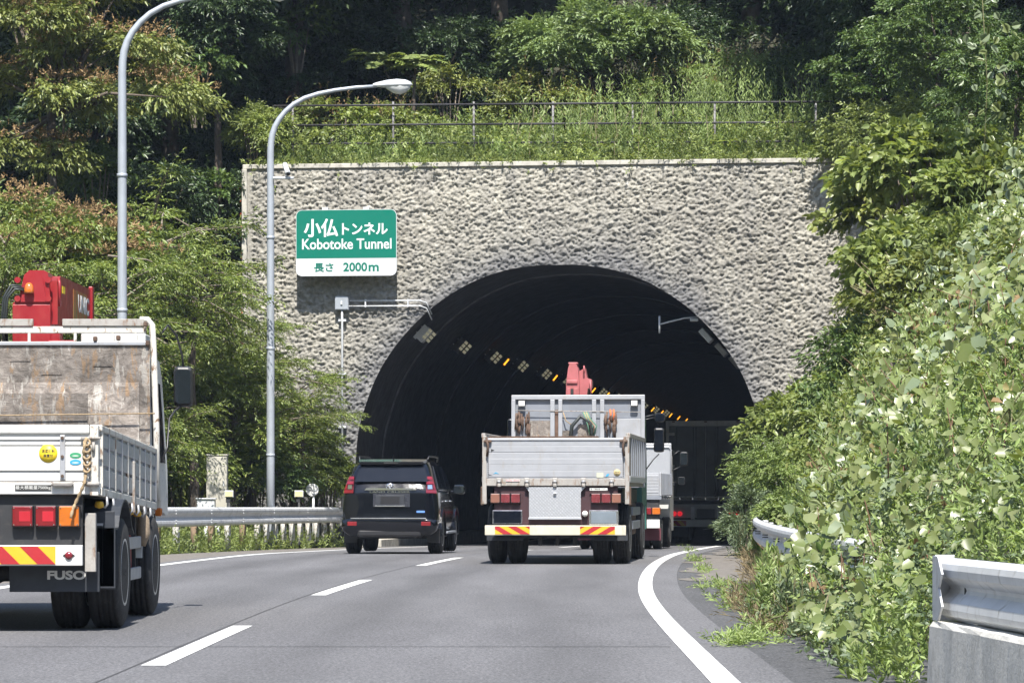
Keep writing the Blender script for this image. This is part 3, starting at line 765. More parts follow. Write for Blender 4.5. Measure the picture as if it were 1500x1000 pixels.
    # --- cab
    cab = lambda c: (c.x*(1-.035*max(0, c.z-1.5)), c.y, c.z-.02*(c.y-4.4)-.14)
    prof = [(4.62,.62),(4.62,2.52),(4.75,2.62),(5.95,2.60),(6.10,2.42),(6.22,1.55),(6.24,.62),(4.55+.35,.62)]
    mb = MB(cab); mb.prism([(4.64,1.18),(4.64,2.55),(4.76,2.66),(5.85,2.63),(6.02,2.45),(6.20,1.55),(6.22,1.10),(5.95,1.10),(5.9,1.12),(4.9,1.15)], -1.12, 1.12, 'x'); mb.build('cab', M['white'], t)
    for sx in (1,-1):
        mb = MB(cab); mb.prism([(5.02,1.62),(5.02,2.40),(5.75,2.40),(5.98,1.62)], sx*1.121, sx*1.128, 'x'); mb.build('cab_window', M['dark_glass'], t)
        mb = MB(cab); mb.prism([(4.92,1.0),(4.92,2.48),(4.96,2.48),(4.96,1.0)], sx*1.121, sx*1.134, 'x'); mb.span(sx*1.121, sx*1.15, 5.0, 5.12, 1.48, 1.53, .01); mb.build('door_trim', M['black_plastic'], t)
        mb = MB(); mb.prism([(4.55+.6*math.cos(a)-.5+.0, .47+.62*math.sin(a)) for a in np.linspace(.1, PI-.1, 10)]+[(3.55,.75),(3.6,1.12),(4.75,1.12),(4.75,.5)], sx*.9, sx*1.16, 'x') if False else mb.span(sx*.92, sx*1.18, 3.48, 4.60, 1.0, 1.10, .03)
        mb.build('front_fender', M['white'], t)
        mb = MB(); mb.span(sx*1.17, sx*1.235, 4.52, 4.60, .93, 1.01, .012); mb.build('side_marker', M['lens_amber'], t)
        mb = MB(); mb.prism([(3.52,1.0),(3.47,.55),(3.53,.55),(3.60,.98)], sx*.92, sx*1.16, 'x'); mb.build('front_mudguard', M['white'], t)
        # tall white cab side panel seen past the headboard
        mb = MB(cab); mb.span(sx*1.10, sx*1.165, 4.45, 4.9, 1.10, 1.75, .02); mb.build('cab_side', M['white'], t)
    mirror(t, 1.36, 5.35, 2.20, .19, .40, [[(1.17,5.2,2.72),(1.22,5.25,2.80),(1.30,5.32,2.70),(1.35,5.38,2.50),(1.36,5.38,2.38)], [(1.36,5.38,2.03),(1.28,5.32,1.96),(1.24,5.2,1.88),(1.23,5.1,1.6),(1.18,5.0,1.45)]])
    mirror(t, -1.48, 5.35, 2.325, .19, .40, [[(-1.17,5.2,2.72),(-1.22,5.25,2.80),(-1.36,5.32,2.74),(-1.42,5.38,2.60)], [(-1.42,5.38,2.17),(-1.33,5.32,2.10),(-1.27,5.2,1.98),(-1.20,5.0,1.45)]])
    # --- crane
    yc = 4.62
    mb = MB(); mb.prism([(-.21,2.62),(-.21,2.98),(-.15,3.02),(-.10,3.25),(-.05,3.295),(.09,3.295),(.13,3.27),(.155,2.98),(.155,2.62)], yc, yc+.34); cr = mb.build('crane_column', M['red_paint'], t)
    mb = MB(); mb.prism([(-.13,2.99),(-.09,3.22),(.08,3.22),(.12,2.99)], yc-.02, yc+.0); mb.build('column_plate', M['red_paint'], cr)
    mb = MB(); mb.span(-.21,.155, yc-.012, yc+.0, 2.40, 2.965, .006); mb.build('column_front', M['red_paint'], cr)
    mb = MB(); mb.lathe([(.046,-.02),(.048,.0),(.042,.05),(.028,.075),(.0,.085)], (-.045, yc-.05, 3.09), 'z', 14); mb.build('beacon', M['lens_amber'], cr)
    mb = MB()
    for z in (3.02, 3.2):
        for x in (-.16, .135): mb.tube([(x, yc-.03, z), (x, yc+.02, z)], .03, 10)
    mb.build('pivot_pin', M['red_paint'], cr)
    mb = MB(); mb.prism([(yc+.1,2.78),(yc+.1,3.20),(yc+.35,3.26),(yc+2.75,3.27),(yc+2.85,3.18),(yc+2.85,2.98),(yc+.4,2.74)], -.05, .21, 'x'); bo = mb.build('boom', M['red_paint'], t)
    mb = MB(); mb.span(-.02,.18,yc+2.8,yc+3.1,3.0,3.24,.02); mb.span(.19,.235,yc+2.6,yc+2.75,2.95,3.3,.01); mb.build('boom_tip', M['red_paint'], bo)
    mb = MB(); mb.span(.2105,.214,yc+1.25,yc+2.3,2.84,3.19,0); dc = mb.build('boom_decal', mat('decal', (.16,.16,.05), .5, vs=6, var=.5, dirt=(.4,.08,.02), dth=(.4,.6)), bo)
    text_obj('decal_text', 'UNIC', .2, M['ink_white'], dc, (.216, yc+1.6, 2.98), rot=(PI/2,0,PI/2), fit=(0,.85,0,.18), ext=.001, offset=.006)
    mb = MB(); mb.span(.2105,.213,yc+.42,yc+.62,3.10,3.17,0); mb.build('warning_label', M['sticker'], bo)
    mb = MB(); mb.tube([(.2,yc+.75,2.80),(.2,yc+.75,3.18)], .012, 6); mb.tube([(.235,yc+.05,2.95),(.235,yc+.05,3.18),(.22,yc+.08,3.22)], .016, 8); mb.build('boom_pipe', M['red_paint'], bo)
    for k in range(3):
        mb = MB(); o_ = .02*k
        mb.tube([(-.08-o_, yc-.03, 3.10+o_), (-.18-o_, yc-.05, 3.11+o_), (-.25-o_, yc-.05, 3.03), (-.27-o_, yc-.03, 2.85), (-.26-o_, yc, 2.6)], .012, 6); mb.build('hydraulic_hose', M['hose'], cr)
    for k in range(4):
        mb = MB(); x = -.36-.04*k
        mb.tube([(x-.1, yc-.05, 2.55), (x-.06, yc-.06, 2.76), (x, yc-.07, 2.80), (x+.06, yc-.06, 2.72), (x+.09, yc, 2.5)], .011, 6); mb.build('hydraulic_hose', M['hose'], cr)
    mb = MB(); mb.span(.13,.40, yc-.05, yc+.2, 2.50, 2.62, .02); mb.span(.15,.25, yc-.02, yc+.2, 2.6, 2.74, .02); mb.build('crane_base', M['red_paint'], t)
    mb = MB(); mb.span(.42,1.05, yc+.2, yc+.6, 2.2, 2.70, .02); mb.build('tool_box', M['white'], t)
    mb = MB(); mb.span(-1.05,-.3, yc+.2, yc+.6, 2.2, 2.62, .02); mb.build('tool_box', M['white'], t)
    return t
near_truck()

# ================================================================== 2. silver crane truck ahead
def mid_truck():
    H = math.radians(5.1)
    t = empty('crane_truck', (.705, 54.0, 0), -H, 'silver dump-sided truck with pinkish red crane and chequer plate at its tail', 'truck')
    W = 1.19
    S = 90.7
    X = lambda px: (px-814)/S
    Z = lambda py: EYE+(HY-py)/S
    mb = MB(); mb.span(-W+.06, W-.06, 0, .035, Z(700), Z(643), .004); tg = mb.build('tailgate', M['alu'], t)
    for k, py in enumerate((648, 657.2, 666.4, 675.6, 684.8, 693.5)):
        mb = MB(); mb.span(-W+.10, W-.11, -.0045-.002*(k%2), 0, Z(py)-.050, Z(py)+.049-.004*(k%3), .004); mb.build('gate_band', M['alu'], tg)
    mb = MB(); mb.span(-W+.05, W-.06, -.02, .04, Z(645), Z(641.5), .008); mb.build('top_rail', M['alu'], tg)
    mb = MB(); mb.span(-W+.05, W-.05, -.01, .05, Z(711), Z(700.5), .006); mb.build('sill', M['rusty_grey'], t)
    for sx in (1,-1):
        mb = MB(); mb.span(sx*(W-.07), sx*(W-.0), -.018, .06, Z(738), Z(638), .008); cp = mb.build('corner_post', M['rusty_grey'], t)
        mb = MB()
        for k in range(16): mb.tube([(sx*(W-.095), -.012, Z(697)+k*.033), (sx*(W-.095), -.0125-.004, Z(697)+k*.033)], .008, 6)
        mb.build('hole_dot', M['ink'], cp)  # black dots colour in the shade of the rail's column of holes
        mb = MB(); mb.box((sx*(W-.09), -.04, Z(646)), (.13,.06,.045), .015); mb.tube([(sx*(W-.07),-.05,Z(640)),(sx*(W-.10),-.06,Z(653)),(sx*(W-.08),-.05,Z(668))], .02, 7); mb.build('top_hook', M['rust'], cp)
        mb = MB(); mb.span(sx*(W-.02), sx*(W+.03), -.0, .10, Z(740), Z(712), .02); mb.build('post_foot', M['rust'], cp)
        # side gates
        mb = MB(); mb.span(sx*(W-.03), sx*(W-.005), .06, 5.1, Z(700), Z(636), .0); sg = mb.build('side_gate', M['rusty_grey'], t)
        mb = MB(); mb.span(sx*(W-.05), sx*(W+.015), .0, 5.1, Z(641), Z(634), .012); mb.build('top_rail', M['rusty_grey'], sg)
        mb = MB(); mb.span(sx*(W-.05), sx*(W+.015), .06, 5.1, Z(706), Z(697), .012); mb.build('bottom_rail', M['alu'], sg)
        for y in np.linspace(.6, 4.9, 8):
            mb = MB(); mb.span(sx*(W-.005), sx*(W+.02), y-.03, y+.03, Z(697), Z(641), .008); mb.build('gate_post', M['grey'], sg)
    mb = MB(); mb.span(-W+.1, W-.5, .05, .12, Z(641.0), Z(638.5), .004); mb.build('load_lip', M['rust'], t)
    mb = MB(); mb.span(-W+.03, W-.03, .05, 5.1, Z(712), Z(704), .0); mb.build('bed_floor', M['rusty_grey'], t)
    for px in (731, 772, 813, 855, 896):
        mb = MB(); x = X(px); mb.box((x, -.03, Z(703)), (.085,.04,.07), .012); mb.box((x, -.035, Z(710)), (.06,.05,.06), .014); e = mb.build('hinge', M['rusty_grey'], t)
        mb = MB(); mb.tube([(x-.02,-.05,Z(705)),(x+.02,-.05,Z(705))], .02, 8); mb.build('hinge_pin', M['alu'], e)
    # printed marks on the gate
    mb = MB(); mb.span(X(741), X(761), -.022, -.0195, Z(704.7), Z(702), 0); pl = mb.build('red_label', mat('label_pale', (.62,.5,.5), .5), t)
    text_obj('label_text', 'Super Gate', .04, M['hred'], pl, (0,-.023,0), fit=(X(741.5), X(760), Z(704.4), Z(702.3)), ext=.0005)
    mb = MB(); mb.lathe([(.001,-.011),(.056,-.011),(.056,-.0085)], (X(904),0,Z(692)), 'y', 24); rs = mb.build('round_sticker', mat('faded_yellow', (.50,.40,.20), .6), t)
    text_obj('sticker_text', '速度抑制', .02, M['ink'], rs, (0,-.0115,0), fit=(X(900.5),X(907.5),Z(692),Z(690)), ext=.0004)
    text_obj('sticker_text', '装置付', .02, M['ink'], rs, (0,-.0115,0), fit=(X(901.5),X(906.5),Z(695),Z(693)), ext=.0004)
    mb = MB(); mb.span(X(874), X(884), -.011, -.0085, Z(699), Z(692), 0); mb.build('pale_sticker', mat('faded_sticker', (.48,.49,.38), .6), t)
    mb = MB(); mb.prism([(X(887),Z(698)),(X(889),Z(694)),(X(893),Z(693.5)),(X(891),Z(697))], -.011, -.0085); mb.prism([(X(722),Z(694)),(X(726),Z(691)),(X(731),Z(694)),(X(726),Z(693))], -.011, -.0085); mb.build('blue_mark', M['blue_s'], t)
    mb = MB(); mb.prism([(X(715),Z(694)),(X(721),Z(696)),(X(716),Z(695.5))], -.011, -.0085); mb.prism([(X(719),Z(657)),(X(724),Z(659)),(X(719),Z(661))], -.011, -.0085); mb.build('dark_mark', M['ink'], t)
    mb = MB(); mb.span(X(864), X(890), -.014, -.0105, Z(718), Z(714.5), 0); lp = mb.build('load_plate', M['ink_white'], t)
    text_obj('load_text', '最大積載量 7,500kg', .03, M['ink'], lp, (0,-.0145,0), fit=(X(865),X(889),Z(717.5),Z(715)), ext=.0004)
    # rear board
    mb = MB(); mb.span(-1.0, 1.0, .05, .12, Z(768), Z(711.5), .004); mb.build('rear_frame', mat('maroon_frame', (.045,.018,.022), .6), t)
    for sx in (1,-1):
        for k in range(3):
            m_ = ('lens_pale','lens_dim','lens_dim')[k]
            square_lamp(t, sx*(.98-.165*k), Z(729.5), .145, .145, .02, M[m_])
    mb = MB(); mb.prism([(X(770),Z(713)),(X(858),Z(713)),(X(851),Z(720)),(X(851),Z(760)),(X(775),Z(760)),(X(775),Z(720))], -.02, .0); cq = mb.build('chequer_panel', M['chequer'], t)
    mb = MB(); mb.span(X(774), X(852), -.03, -.01, Z(760.5), Z(757.5), .004); mb.build('panel_lip', M['alu'], cq)
    mb = MB(); mb.box((X(813), -.035, Z(723)), (.05,.04,.035), .01); mb.build('panel_lock', M['chrome'], cq)
    mb = MB(); mb.span(X(721), X(765), -.005, .02, Z(767), Z(747), .006); p = mb.build('number_plate', M['chrome'], t)
    mb = MB(); mb.span(X(723), X(763), -.012, -.005, Z(766), Z(748.5), .003); mb.build('plate_face', M['dark_glass'], p)
    mb = MB(); mb.span(X(863), X(906), -.005, .02, Z(768), Z(747), .006); p = mb.build('work_lamp_plate', M['chrome'], t)
    mb = MB(); mb.span(X(866), X(903), -.012, -.005, Z(766), Z(749), .003); mb.build('plate_face', mat('pale_glass', (.28,.33,.38), .12, metal=.5), p)
    mb = MB(); mb.lathe([(.0,-.05),(.045,-.04),(.05,.02)], (X(857), 0, Z(752)), 'y', 16); mb.build('reverse_lamp', M['ink_white'], t)
    mb = MB(); mb.span(X(710), X(917), -.03, .05, Z(783.5), Z(769), .008); bp = mb.build('bumper', mat('bumper_beige', (.50,.47,.38), .5, dirt=(.3,.26,.2)), t)
    hazard(bp, X(725), X(776), Z(782), Z(770.5), -.031, slant=1.7, n=4, first=1); hazard(bp, X(850), X(901), Z(782), Z(770.5), -.031, slant=-1.7, n=4, first=0)
    # under
    mb = MB(); mb.span(-.42,-.32,.1,6.4,.62,.95); mb.span(.32,.42,.1,6.4,.62,.95); mb.span(-1.0,1.0,.3,.4,.42,.62); mb.span(-1.05,1.05,.5,5.0,1.0,1.22)
    for k in range(3): mb.span(-.3+.28*k,-.24+.28*k,.25,.3,.30,.45)
    mb.build('chassis', M['chassis'], t)
    mb = MB(); mb.tube([(-.95,1.0,.5),(-.25,1.0,.5),(-.12,1.0,.52),(.12,1.0,.52),(.25,1.0,.5),(.95,1.0,.5)], [.07,.08,.17,.17,.08,.07], 12); mb.build('rear_axle', M['chassis'], t)
    for sx in (1,-1):
        make_wheel(t, sx*1.02, .95, .50, .27, side=sx); make_wheel(t, sx*.70, .95, .50, .27, side=sx); make_wheel(t, sx*1.03, 4.9, .50, .29, side=sx)
        mb = MB(); mb.span(sx*.55, sx*1.15, .30, .32, .38, .62, .004); mb.span(sx*.55,sx*1.16,.3,1.6,1.02,1.05,.0); mb.build('mudflap', M['flap'], t)
        for z in (.62,.85):
            mb = MB(); mb.span(sx*1.10, sx*1.16, 1.7, 4.1, z-.07, z+.07, .012); mb.build('side_guard', M['grey'], t)
        mb = MB(); mb.span(sx*.6, sx*1.12, 2.2, 3.4, .45, 1.0, .04); mb.build('tool_box', M['rust' if sx > 0 else 'chassis'], t)
    # headboard
    y = 5.25; s2 = 82.6
    hx = lambda v: (690+v/3.124-847.5)/s2
    hz = lambda v: EYE+(HY-(520+v/3.124))/s2
    mb = MB(); mb.span(hx(195), hx(790), y+.02, y+.05, 1.25, hz(190), .0); hb = mb.build('headboard', M['grey'], t)
    mb = MB(); mb.span(hx(187), hx(797), y-.04, y+.05, hz(203), hz(183), .006); mb.build('top_rail', M['alu'], hb)
    for (a, b_) in ((187,205),(365,385),(402,420),(556,575),(593,612),(780,797)):
        mb = MB(); mb.span(hx(a), hx(b_), y-.05, y+.03, 1.25, hz(204), .004); mb.build('post', M['alu'], hb)
    mb = MB(); mb.span(hx(386), hx(401), y-.02, y+.02, 1.25, hz(250), .003); mb.build('wood_post', M['brown'], hb)
    mb = MB(); mb.tube([(hx(205), y-.06, hz(253)), (hx(780), y-.06, hz(262))], .008, 6); mb.build('rod', M['rusty_grey'], hb)
    for (a, b_, c_, d_) in ((270,364,300,420),(421,455,345,420),(490,556,318,420)):
        mb = MB(); mb.span(hx(a), hx(b_), y-.01, y+.019, hz(d_), hz(c_), .0); mb.build('board', M['board'], hb)
    mb = MB(); mb.span(hx(665), hx(779), y-.012, y+.019, hz(420), hz(292), .003); mb.build('patch_plate', M['alu'], hb)
    for v in (235, 750):
        mb = MB(); mb.span(hx(v-17), hx(v+17), y-.10, y-.04, hz(236), hz(208), .012); e = mb.build('work_lamp', M['black_plastic'], hb)
        mb = MB(); mb.span(hx(v-14), hx(v+14), y-.11, y-.10, hz(233), hz(211), .003); mb.build('lens', M['ink_white'], e)
    rr = random.Random(4)
    for (a, b_, c_, d_, nn, m_) in ((208,275,262,372,16,'rust'),(615,665,268,368,12,'rust')):
        for k in range(nn):
            x = hx(rr.uniform(a, b_)); z = hz(rr.uniform(c_, d_*.62+c_*.38)); ln = rr.uniform(.1,.3)
            mb = MB(); mb.tube([(x, y-.07, z+.03), (x+rr.uniform(-.03,.03), y-.08-rr.random()*.04, z-ln*.5), (x+rr.uniform(-.04,.04), y-.07, z-ln)], [rr.uniform(.010,.022), rr.uniform(.012,.032), .008], 5); mb.build('hanging_chain', M[m_], hb)
    for v in (640, 655):
        mb = MB(); mb.tube([(hx(v), y-.07, hz(250)), (hx(v)+.01, y-.09, hz(275)), (hx(v)-.01, y-.08, hz(300))], .02, 6); mb.build('orange_strap', mat('orange_strap', (.50,.13,.04), .7), hb)
    for k in range(5):
        mb = MB(); x = hx(515+k*5)
        mb.tube([(x, y-.07, hz(262)), (x+.05, y-.11, hz(290)), (x+.09+.02*k, y-.10, hz(325)), (x+.12, y-.07, hz(365))], .011, 6); mb.build('rope', M['rope'] if k % 2 else mat('green_rope', (.10,.22,.15), .8), hb)
    mb = MB(); mb.tube([(hx(455), y-.08, hz(400)), (hx(465), y-.09, hz(325)), (hx(505), y-.1, hz(280)), (hx(550), y-.09, hz(310)), (hx(560), y-.08, hz(400))], .035, 8); mb.build('hose_coil', M['hose'], hb)
    mb = MB(); mb.tube([(hx(425), y-.07, hz(262)), (hx(437), y-.08, hz(300)), (hx(470), y-.08, hz(325))], .01, 6); mb.build('rope', M['rope'], hb)
    # cab
    mb = MB(); mb.prism([(5.45,.9),(5.45,2.35),(5.6,2.55),(6.9,2.5),(7.2,1.5),(7.22,.5),(6.9,.5),(6.85,.95)], -1.12, 1.12, 'x'); mb.build('cab', mat('cab_green', (.05,.16,.14), .35, coat=.4), t)
    for sx in (1,-1):
        mb = MB(); mb.prism([(5.8,1.55),(5.8,2.3),(6.7,2.3),(6.9,1.55)], sx*1.121, sx*1.128, 'x'); mb.build('cab_window', M['dark_glass'], t)
    mirror(t, 1.40, 5.9, 2.10, .19, .44, [[(1.12,5.8,2.45),(1.3,5.9,2.5),(1.40,5.95,2.38)], [(1.40,5.95,1.85),(1.3,5.9,1.75),(1.16,5.8,1.55)]], mk=M['dark_glass'])
    mirror(t, 1.42, 5.9, 2.50, .20, .16, [[(1.12,5.8,2.5),(1.3,5.9,2.55),(1.42,5.95,2.52)]], mk=M['dark_glass'])
    mirror(t, -1.25, 5.9, 2.28, .14, .42, [[(-1.05,5.8,2.5),(-1.2,5.9,2.53)], [(-1.25,5.95,2.05),(-1.1,5.9,1.95)]], mk=M['dark_glass'])
    # crane head
    x0, x1 = hx(428), hx(487); yb = 5.55
    zz = hz
    mb = MB(); mb.prism([(hx(430),zz(190)),(hx(432),zz(120)),(hx(440),zz(60)),(hx(446),zz(38)),(hx(476),zz(35)),(hx(486),zz(60)),(hx(490),zz(120)),(hx(492),zz(190))], yb, yb+.35); cr = mb.build('crane_column', M['pink_paint'], t)
    mb = MB(); mb.span(hx(434), hx(484), yb-.03, yb, zz(128), zz(112), .01); mb.span(hx(436), hx(452), yb-.03, yb, zz(185), zz(150), .005); mb.span(hx(466), hx(486), yb-.03, yb, zz(185), zz(150), .005); mb.build('column_plate', M['pink_paint'], cr)
    mb = MB(); mb.span(hx(452), hx(465), yb-.012, yb, zz(188), zz(152), .0); mb.build('column_slot', M['ink'], cr)
    mb = MB(); mb.prism([(hx(490),zz(180)),(hx(488),zz(70)),(hx(515),zz(55)),(hx(524),zz(100)),(hx(546),zz(108)),(hx(546),zz(145)),(hx(528),zz(150)),(hx(524),zz(185))], yb+.15, yb+.5); mb.build('boom', M['pink_paint'], t)
    mb = MB(); mb.span(hx(440), hx(484), yb+.05, yb+.3, zz(38), zz(30), .01); mb.tube([(hx(512), yb+.1, zz(80)), (hx(512), yb+.1, zz(45))], .015, 6); mb.tube([(hx(540), yb+.1, zz(110)), (hx(545), yb+.1, zz(185))], .018, 6); mb.build('crane_fitting', M['pink_paint'], cr)
    mb = MB(); mb.tube([(hx(492), yb-.04, zz(185)), (hx(500), yb-.05, zz(212))], .01, 5); mb.build('hook_line', M['rope'], cr)
    mb = MB(); mb.lathe([(.12,-.3),(.12,.05),(.2,.07)], (hx(460), yb+.3, zz(215)), 'z', 14); mb.build('crane_base', M['pink_paint'], t)
    return t
mid_truck()

# ================================================================== 3. small flatbed half hidden by the silver truck
def small_truck():
    H = math.radians(6.8); zr = float(RZ(78))
    t = empty('flatbed_truck', (2.42, 76.5, zr), -H, 'small silver flatbed truck with chequer plate headboard, half hidden by the silver crane truck', 'truck')
    W = 1.0; S = 64.0; Z = lambda py: EYE-zr+(HY-py)/S
    zt, zb = Z(693), Z(725)
    mb = MB(); mb.span(-W+.03, W-.05, 0, .03, zb, zt, .004); tg = mb.build('tailgate', M['alu'], t)
    for k in range(6):
        z = zb+.05+k*(zt-zb-.08)/6; mb = MB(); mb.span(-W+.05, W-.07, -.008, 0, z, z+(zt-zb)/6-.025, .006); mb.build('gate_band', M['alu'], tg)
    mb = MB(); mb.span(-W, W, .0, .06, zb-.10, zb-.005, .006); mb.span(-W+.02, W-.02, .03, 3.4, zb-.06, zb-.01); mb.build('bed_floor', M['grey'], t)
    for sx in (1,-1):
        mb = MB(); mb.span(sx*(W-.045), sx*W, -.01, .05, zb-.02, zt+.02, .006); mb.build('corner_post', M['alu'], t)
        mb = MB(); mb.span(sx*(W-.03), sx*(W-.005), .05, 3.4, zb, zt, .0); sg = mb.build('side_gate', M['alu'], t)
        for y in np.linspace(.3, 3.2, 8):
            mb = MB(); mb.span(sx*(W-.005), sx*(W+.02), y-.025, y+.025, zb, zt, .006); mb.build('gate_post', M['grey'], sg)
        for y in (.5,1.2,1.9,2.6):
            mb = MB(); mb.box((sx*(W+.01), y, zb-.05), (.05,.08,.06), .012); mb.build('latch', M['chrome'], sg)
        for k in range(2):
            square_lamp(t, sx*(W-.12-.20*k), Z(748), .18, .15, .02, M['lens_amber' if k == 0 else 'lens_red'])
        make_wheel(t, sx*.84, .9, .37, .2, side=sx); make_wheel(t, sx*.60, .9, .37, .2, side=sx); make_wheel(t, sx*.84, 3.6, .37, .21, side=sx)
        mb = MB(); mb.span(sx*.5, sx*.96, .38, .40, .22, .5, .004); mb.build('mudflap', mat('maroon_flap', (.10,.02,.03), .6), t)
    mb = MB(); mb.span(-.96, .96, -.01, .05, Z(773), Z(760.5), .006); bp = mb.build('bumper', M['ink_white'], t)
    hazard(bp, .35, .65, Z(772), Z(761.5), -.011, slant=1, n=3); hazard(bp, -.65, -.35, Z(772), Z(761.5), -.011, slant=-1, n=3)
    mb = MB(); mb.span(-W+.05, W-.05, .05, .1, Z(760), zb-.10); mb.span(-.4,-.3,.1,5,.5,.8); mb.span(.3,.4,.1,5,.5,.8); mb.build('chassis', M['chassis'], t)
    y = 3.45; mb = MB(); mb.span(-W+.02, W-.02, y, y+.04, zb, EYE-zr+(HY-649.5)/61, .01); hb = mb.build('headboard', M['chequer'], t)
    mb = MB(); mb.tube([(W-.03, y-.02, zb), (W-.03, y-.02, 2.34), (W-.08, y-.02, 2.40), (-W+.08, y-.02, 2.40)], .022, 6); mb.build('headboard_frame', M['alu'], hb)
    mb = MB(); mb.prism([(3.6,.7),(3.6,2.1),(3.8,2.25),(4.7,2.2),(5.0,1.4),(5.02,.4),(4.5,.4)], -.92, .92, 'x'); mb.build('cab', M['white'], t)
    mirror(t, 1.22, 4.3, 2.13, .2, .34, [[(.95,4.2,2.2),(1.1,4.3,2.32),(1.2,4.33,2.28)], [(1.2,4.33,1.98),(1.05,4.3,1.9),(.95,4.2,1.85)]])
    mirror(t, 1.16, 4.3, 1.60, .18, .20, [[(.95,4.2,1.55),(1.05,4.3,1.58)]])
small_truck()

# ================================================================== 4. box truck in the tunnel
def box_truck():
    H = math.radians(6.6); zr = float(RZ(105))
    t = empty('box_truck', (6.02, 104, zr), -H, 'tall dark box truck driving inside the tunnel ahead of the flatbeds', 'truck')
    W = 1.245; S = 47.1; Z = lambda py: EYE-zr+(HY-py)/S; zt = Z(616); zb = Z(727)
    fr = mat('box_frame', (.78,.79,.82), .5, dirt=(.4,.38,.36))
    mb = MB(); mb.span(-W, W, .06, 9.0, zb-.05, zt, .02); mb.build('box_body', fr, t)
    for sx in (1,-1):
        mb = MB(); mb.span(sx*.012, sx*(W-.11), .0, .055, zb+.02, zt-.17, .01); d = mb.build('door', M['door_dark'], t)
        for xx in (.30,.38,.9):
            mb = MB(); mb.tube([(sx*xx, -.03, zb), (sx*xx, -.03, zt-.2)], .016, 6); mb.build('lock_rod', M['door_dark'], d)
        for z in (.35,.9,1.35,1.9,2.2):
            mb = MB(); mb.span(sx*(W-.28), sx*(W-.02), -.03, .02, zb+z, zb+z+.09, .015); mb.build('hinge', fr, d)
        mb = MB(); mb.span(sx*(W-.09), sx*W, -.02, .06, zb, zt-.1, .006); mb.build('corner_post', fr, t)
    mb = MB(); mb.span(-W, W, -.03, .06, zt-.16, zt, .01); mb.build('top_frame', fr, t)
    mb = MB()
    for x in (-1.0, 0, 1.0): mb.box((x, -.03, zt-.03), (.09,.03,.03), .008)
    mb.build('marker_lamp', M['lens_dim'], t)
    mb = MB(); mb.span(-W, W, .0, .1, zb-.12, zb-.03, .01); mb.build('sill', M['rusty_grey'], t)
    for x in (-.8,-.4,.0,.4,.8):
        mb = MB(); mb.box((x, -.03, zb-.06), (.06,.05,.10), .015); mb.build('latch', M['chrome'], t)
    mb = MB(); mb.span(-1.2,1.2,.05,.1,Z(758),Z(738),.01); lb = mb.build('lamp_board', mat('lamp_board', (.5,.5,.5), .6), t)
    glow = emat('red_ring', (1,.03,.05), .30, (.3,.01,.01))
    for x in (-.98,-.80,.80,.98):
        mb = MB(); mb.lathe([(.072,.0),(.078,-.03),(.062,-.035),(.058,-.005)], (x,.04,Z(752)), 'y', 18); mb.build('lamp_ring', glow, lb)
    mb = MB(); mb.span(-.28,.28,.0,.05,Z(758),Z(745),.01); mb.build('number_plate', M['door_dark'], t)
    for x in (-.4,.4):
        mb = MB(); mb.span(x-.06,x+.06,.0,.06,Z(760),Z(742),.01); mb.build('bracket', fr, t)
    mb = MB(); mb.span(-1.2,1.2,-.03,.06,Z(771),Z(761),.01); bp = mb.build('bumper', mat('bumper_grey', (.75,.75,.72), .5), t)
    hazard(bp,-1.15,-.6,Z(770),Z(762),-.031,1,4); hazard(bp,.6,1.15,Z(770),Z(762),-.031,-1,4)
    mb = MB(); mb.span(-1.0,1.0,.3,8,.75,zb-.12); mb.build('chassis', M['chassis'], t)
    for sx in (1,-1):
        make_wheel(t, sx*1.08, 1.2, .5, .28, side=sx); make_wheel(t, sx*.74, 1.2, .5, .28, side=sx)
        make_wheel(t, sx*1.08, 2.5, .5, .28, side=sx); make_wheel(t, sx*1.08, 9.2, .5, .28, side=sx)
        mb = MB(); mb.span(sx*.6,sx*1.2,.5,.52,.2,.7,.004); mb.build('mudflap', M['flap'], t)
    mb = MB(); mb.prism([(9.2,.6),(9.2,2.6),(9.4,2.8),(10.9,2.7),(11.2,.5)], -1.15, 1.15, 'x'); mb.build('cab', M['white'], t)
box_truck()

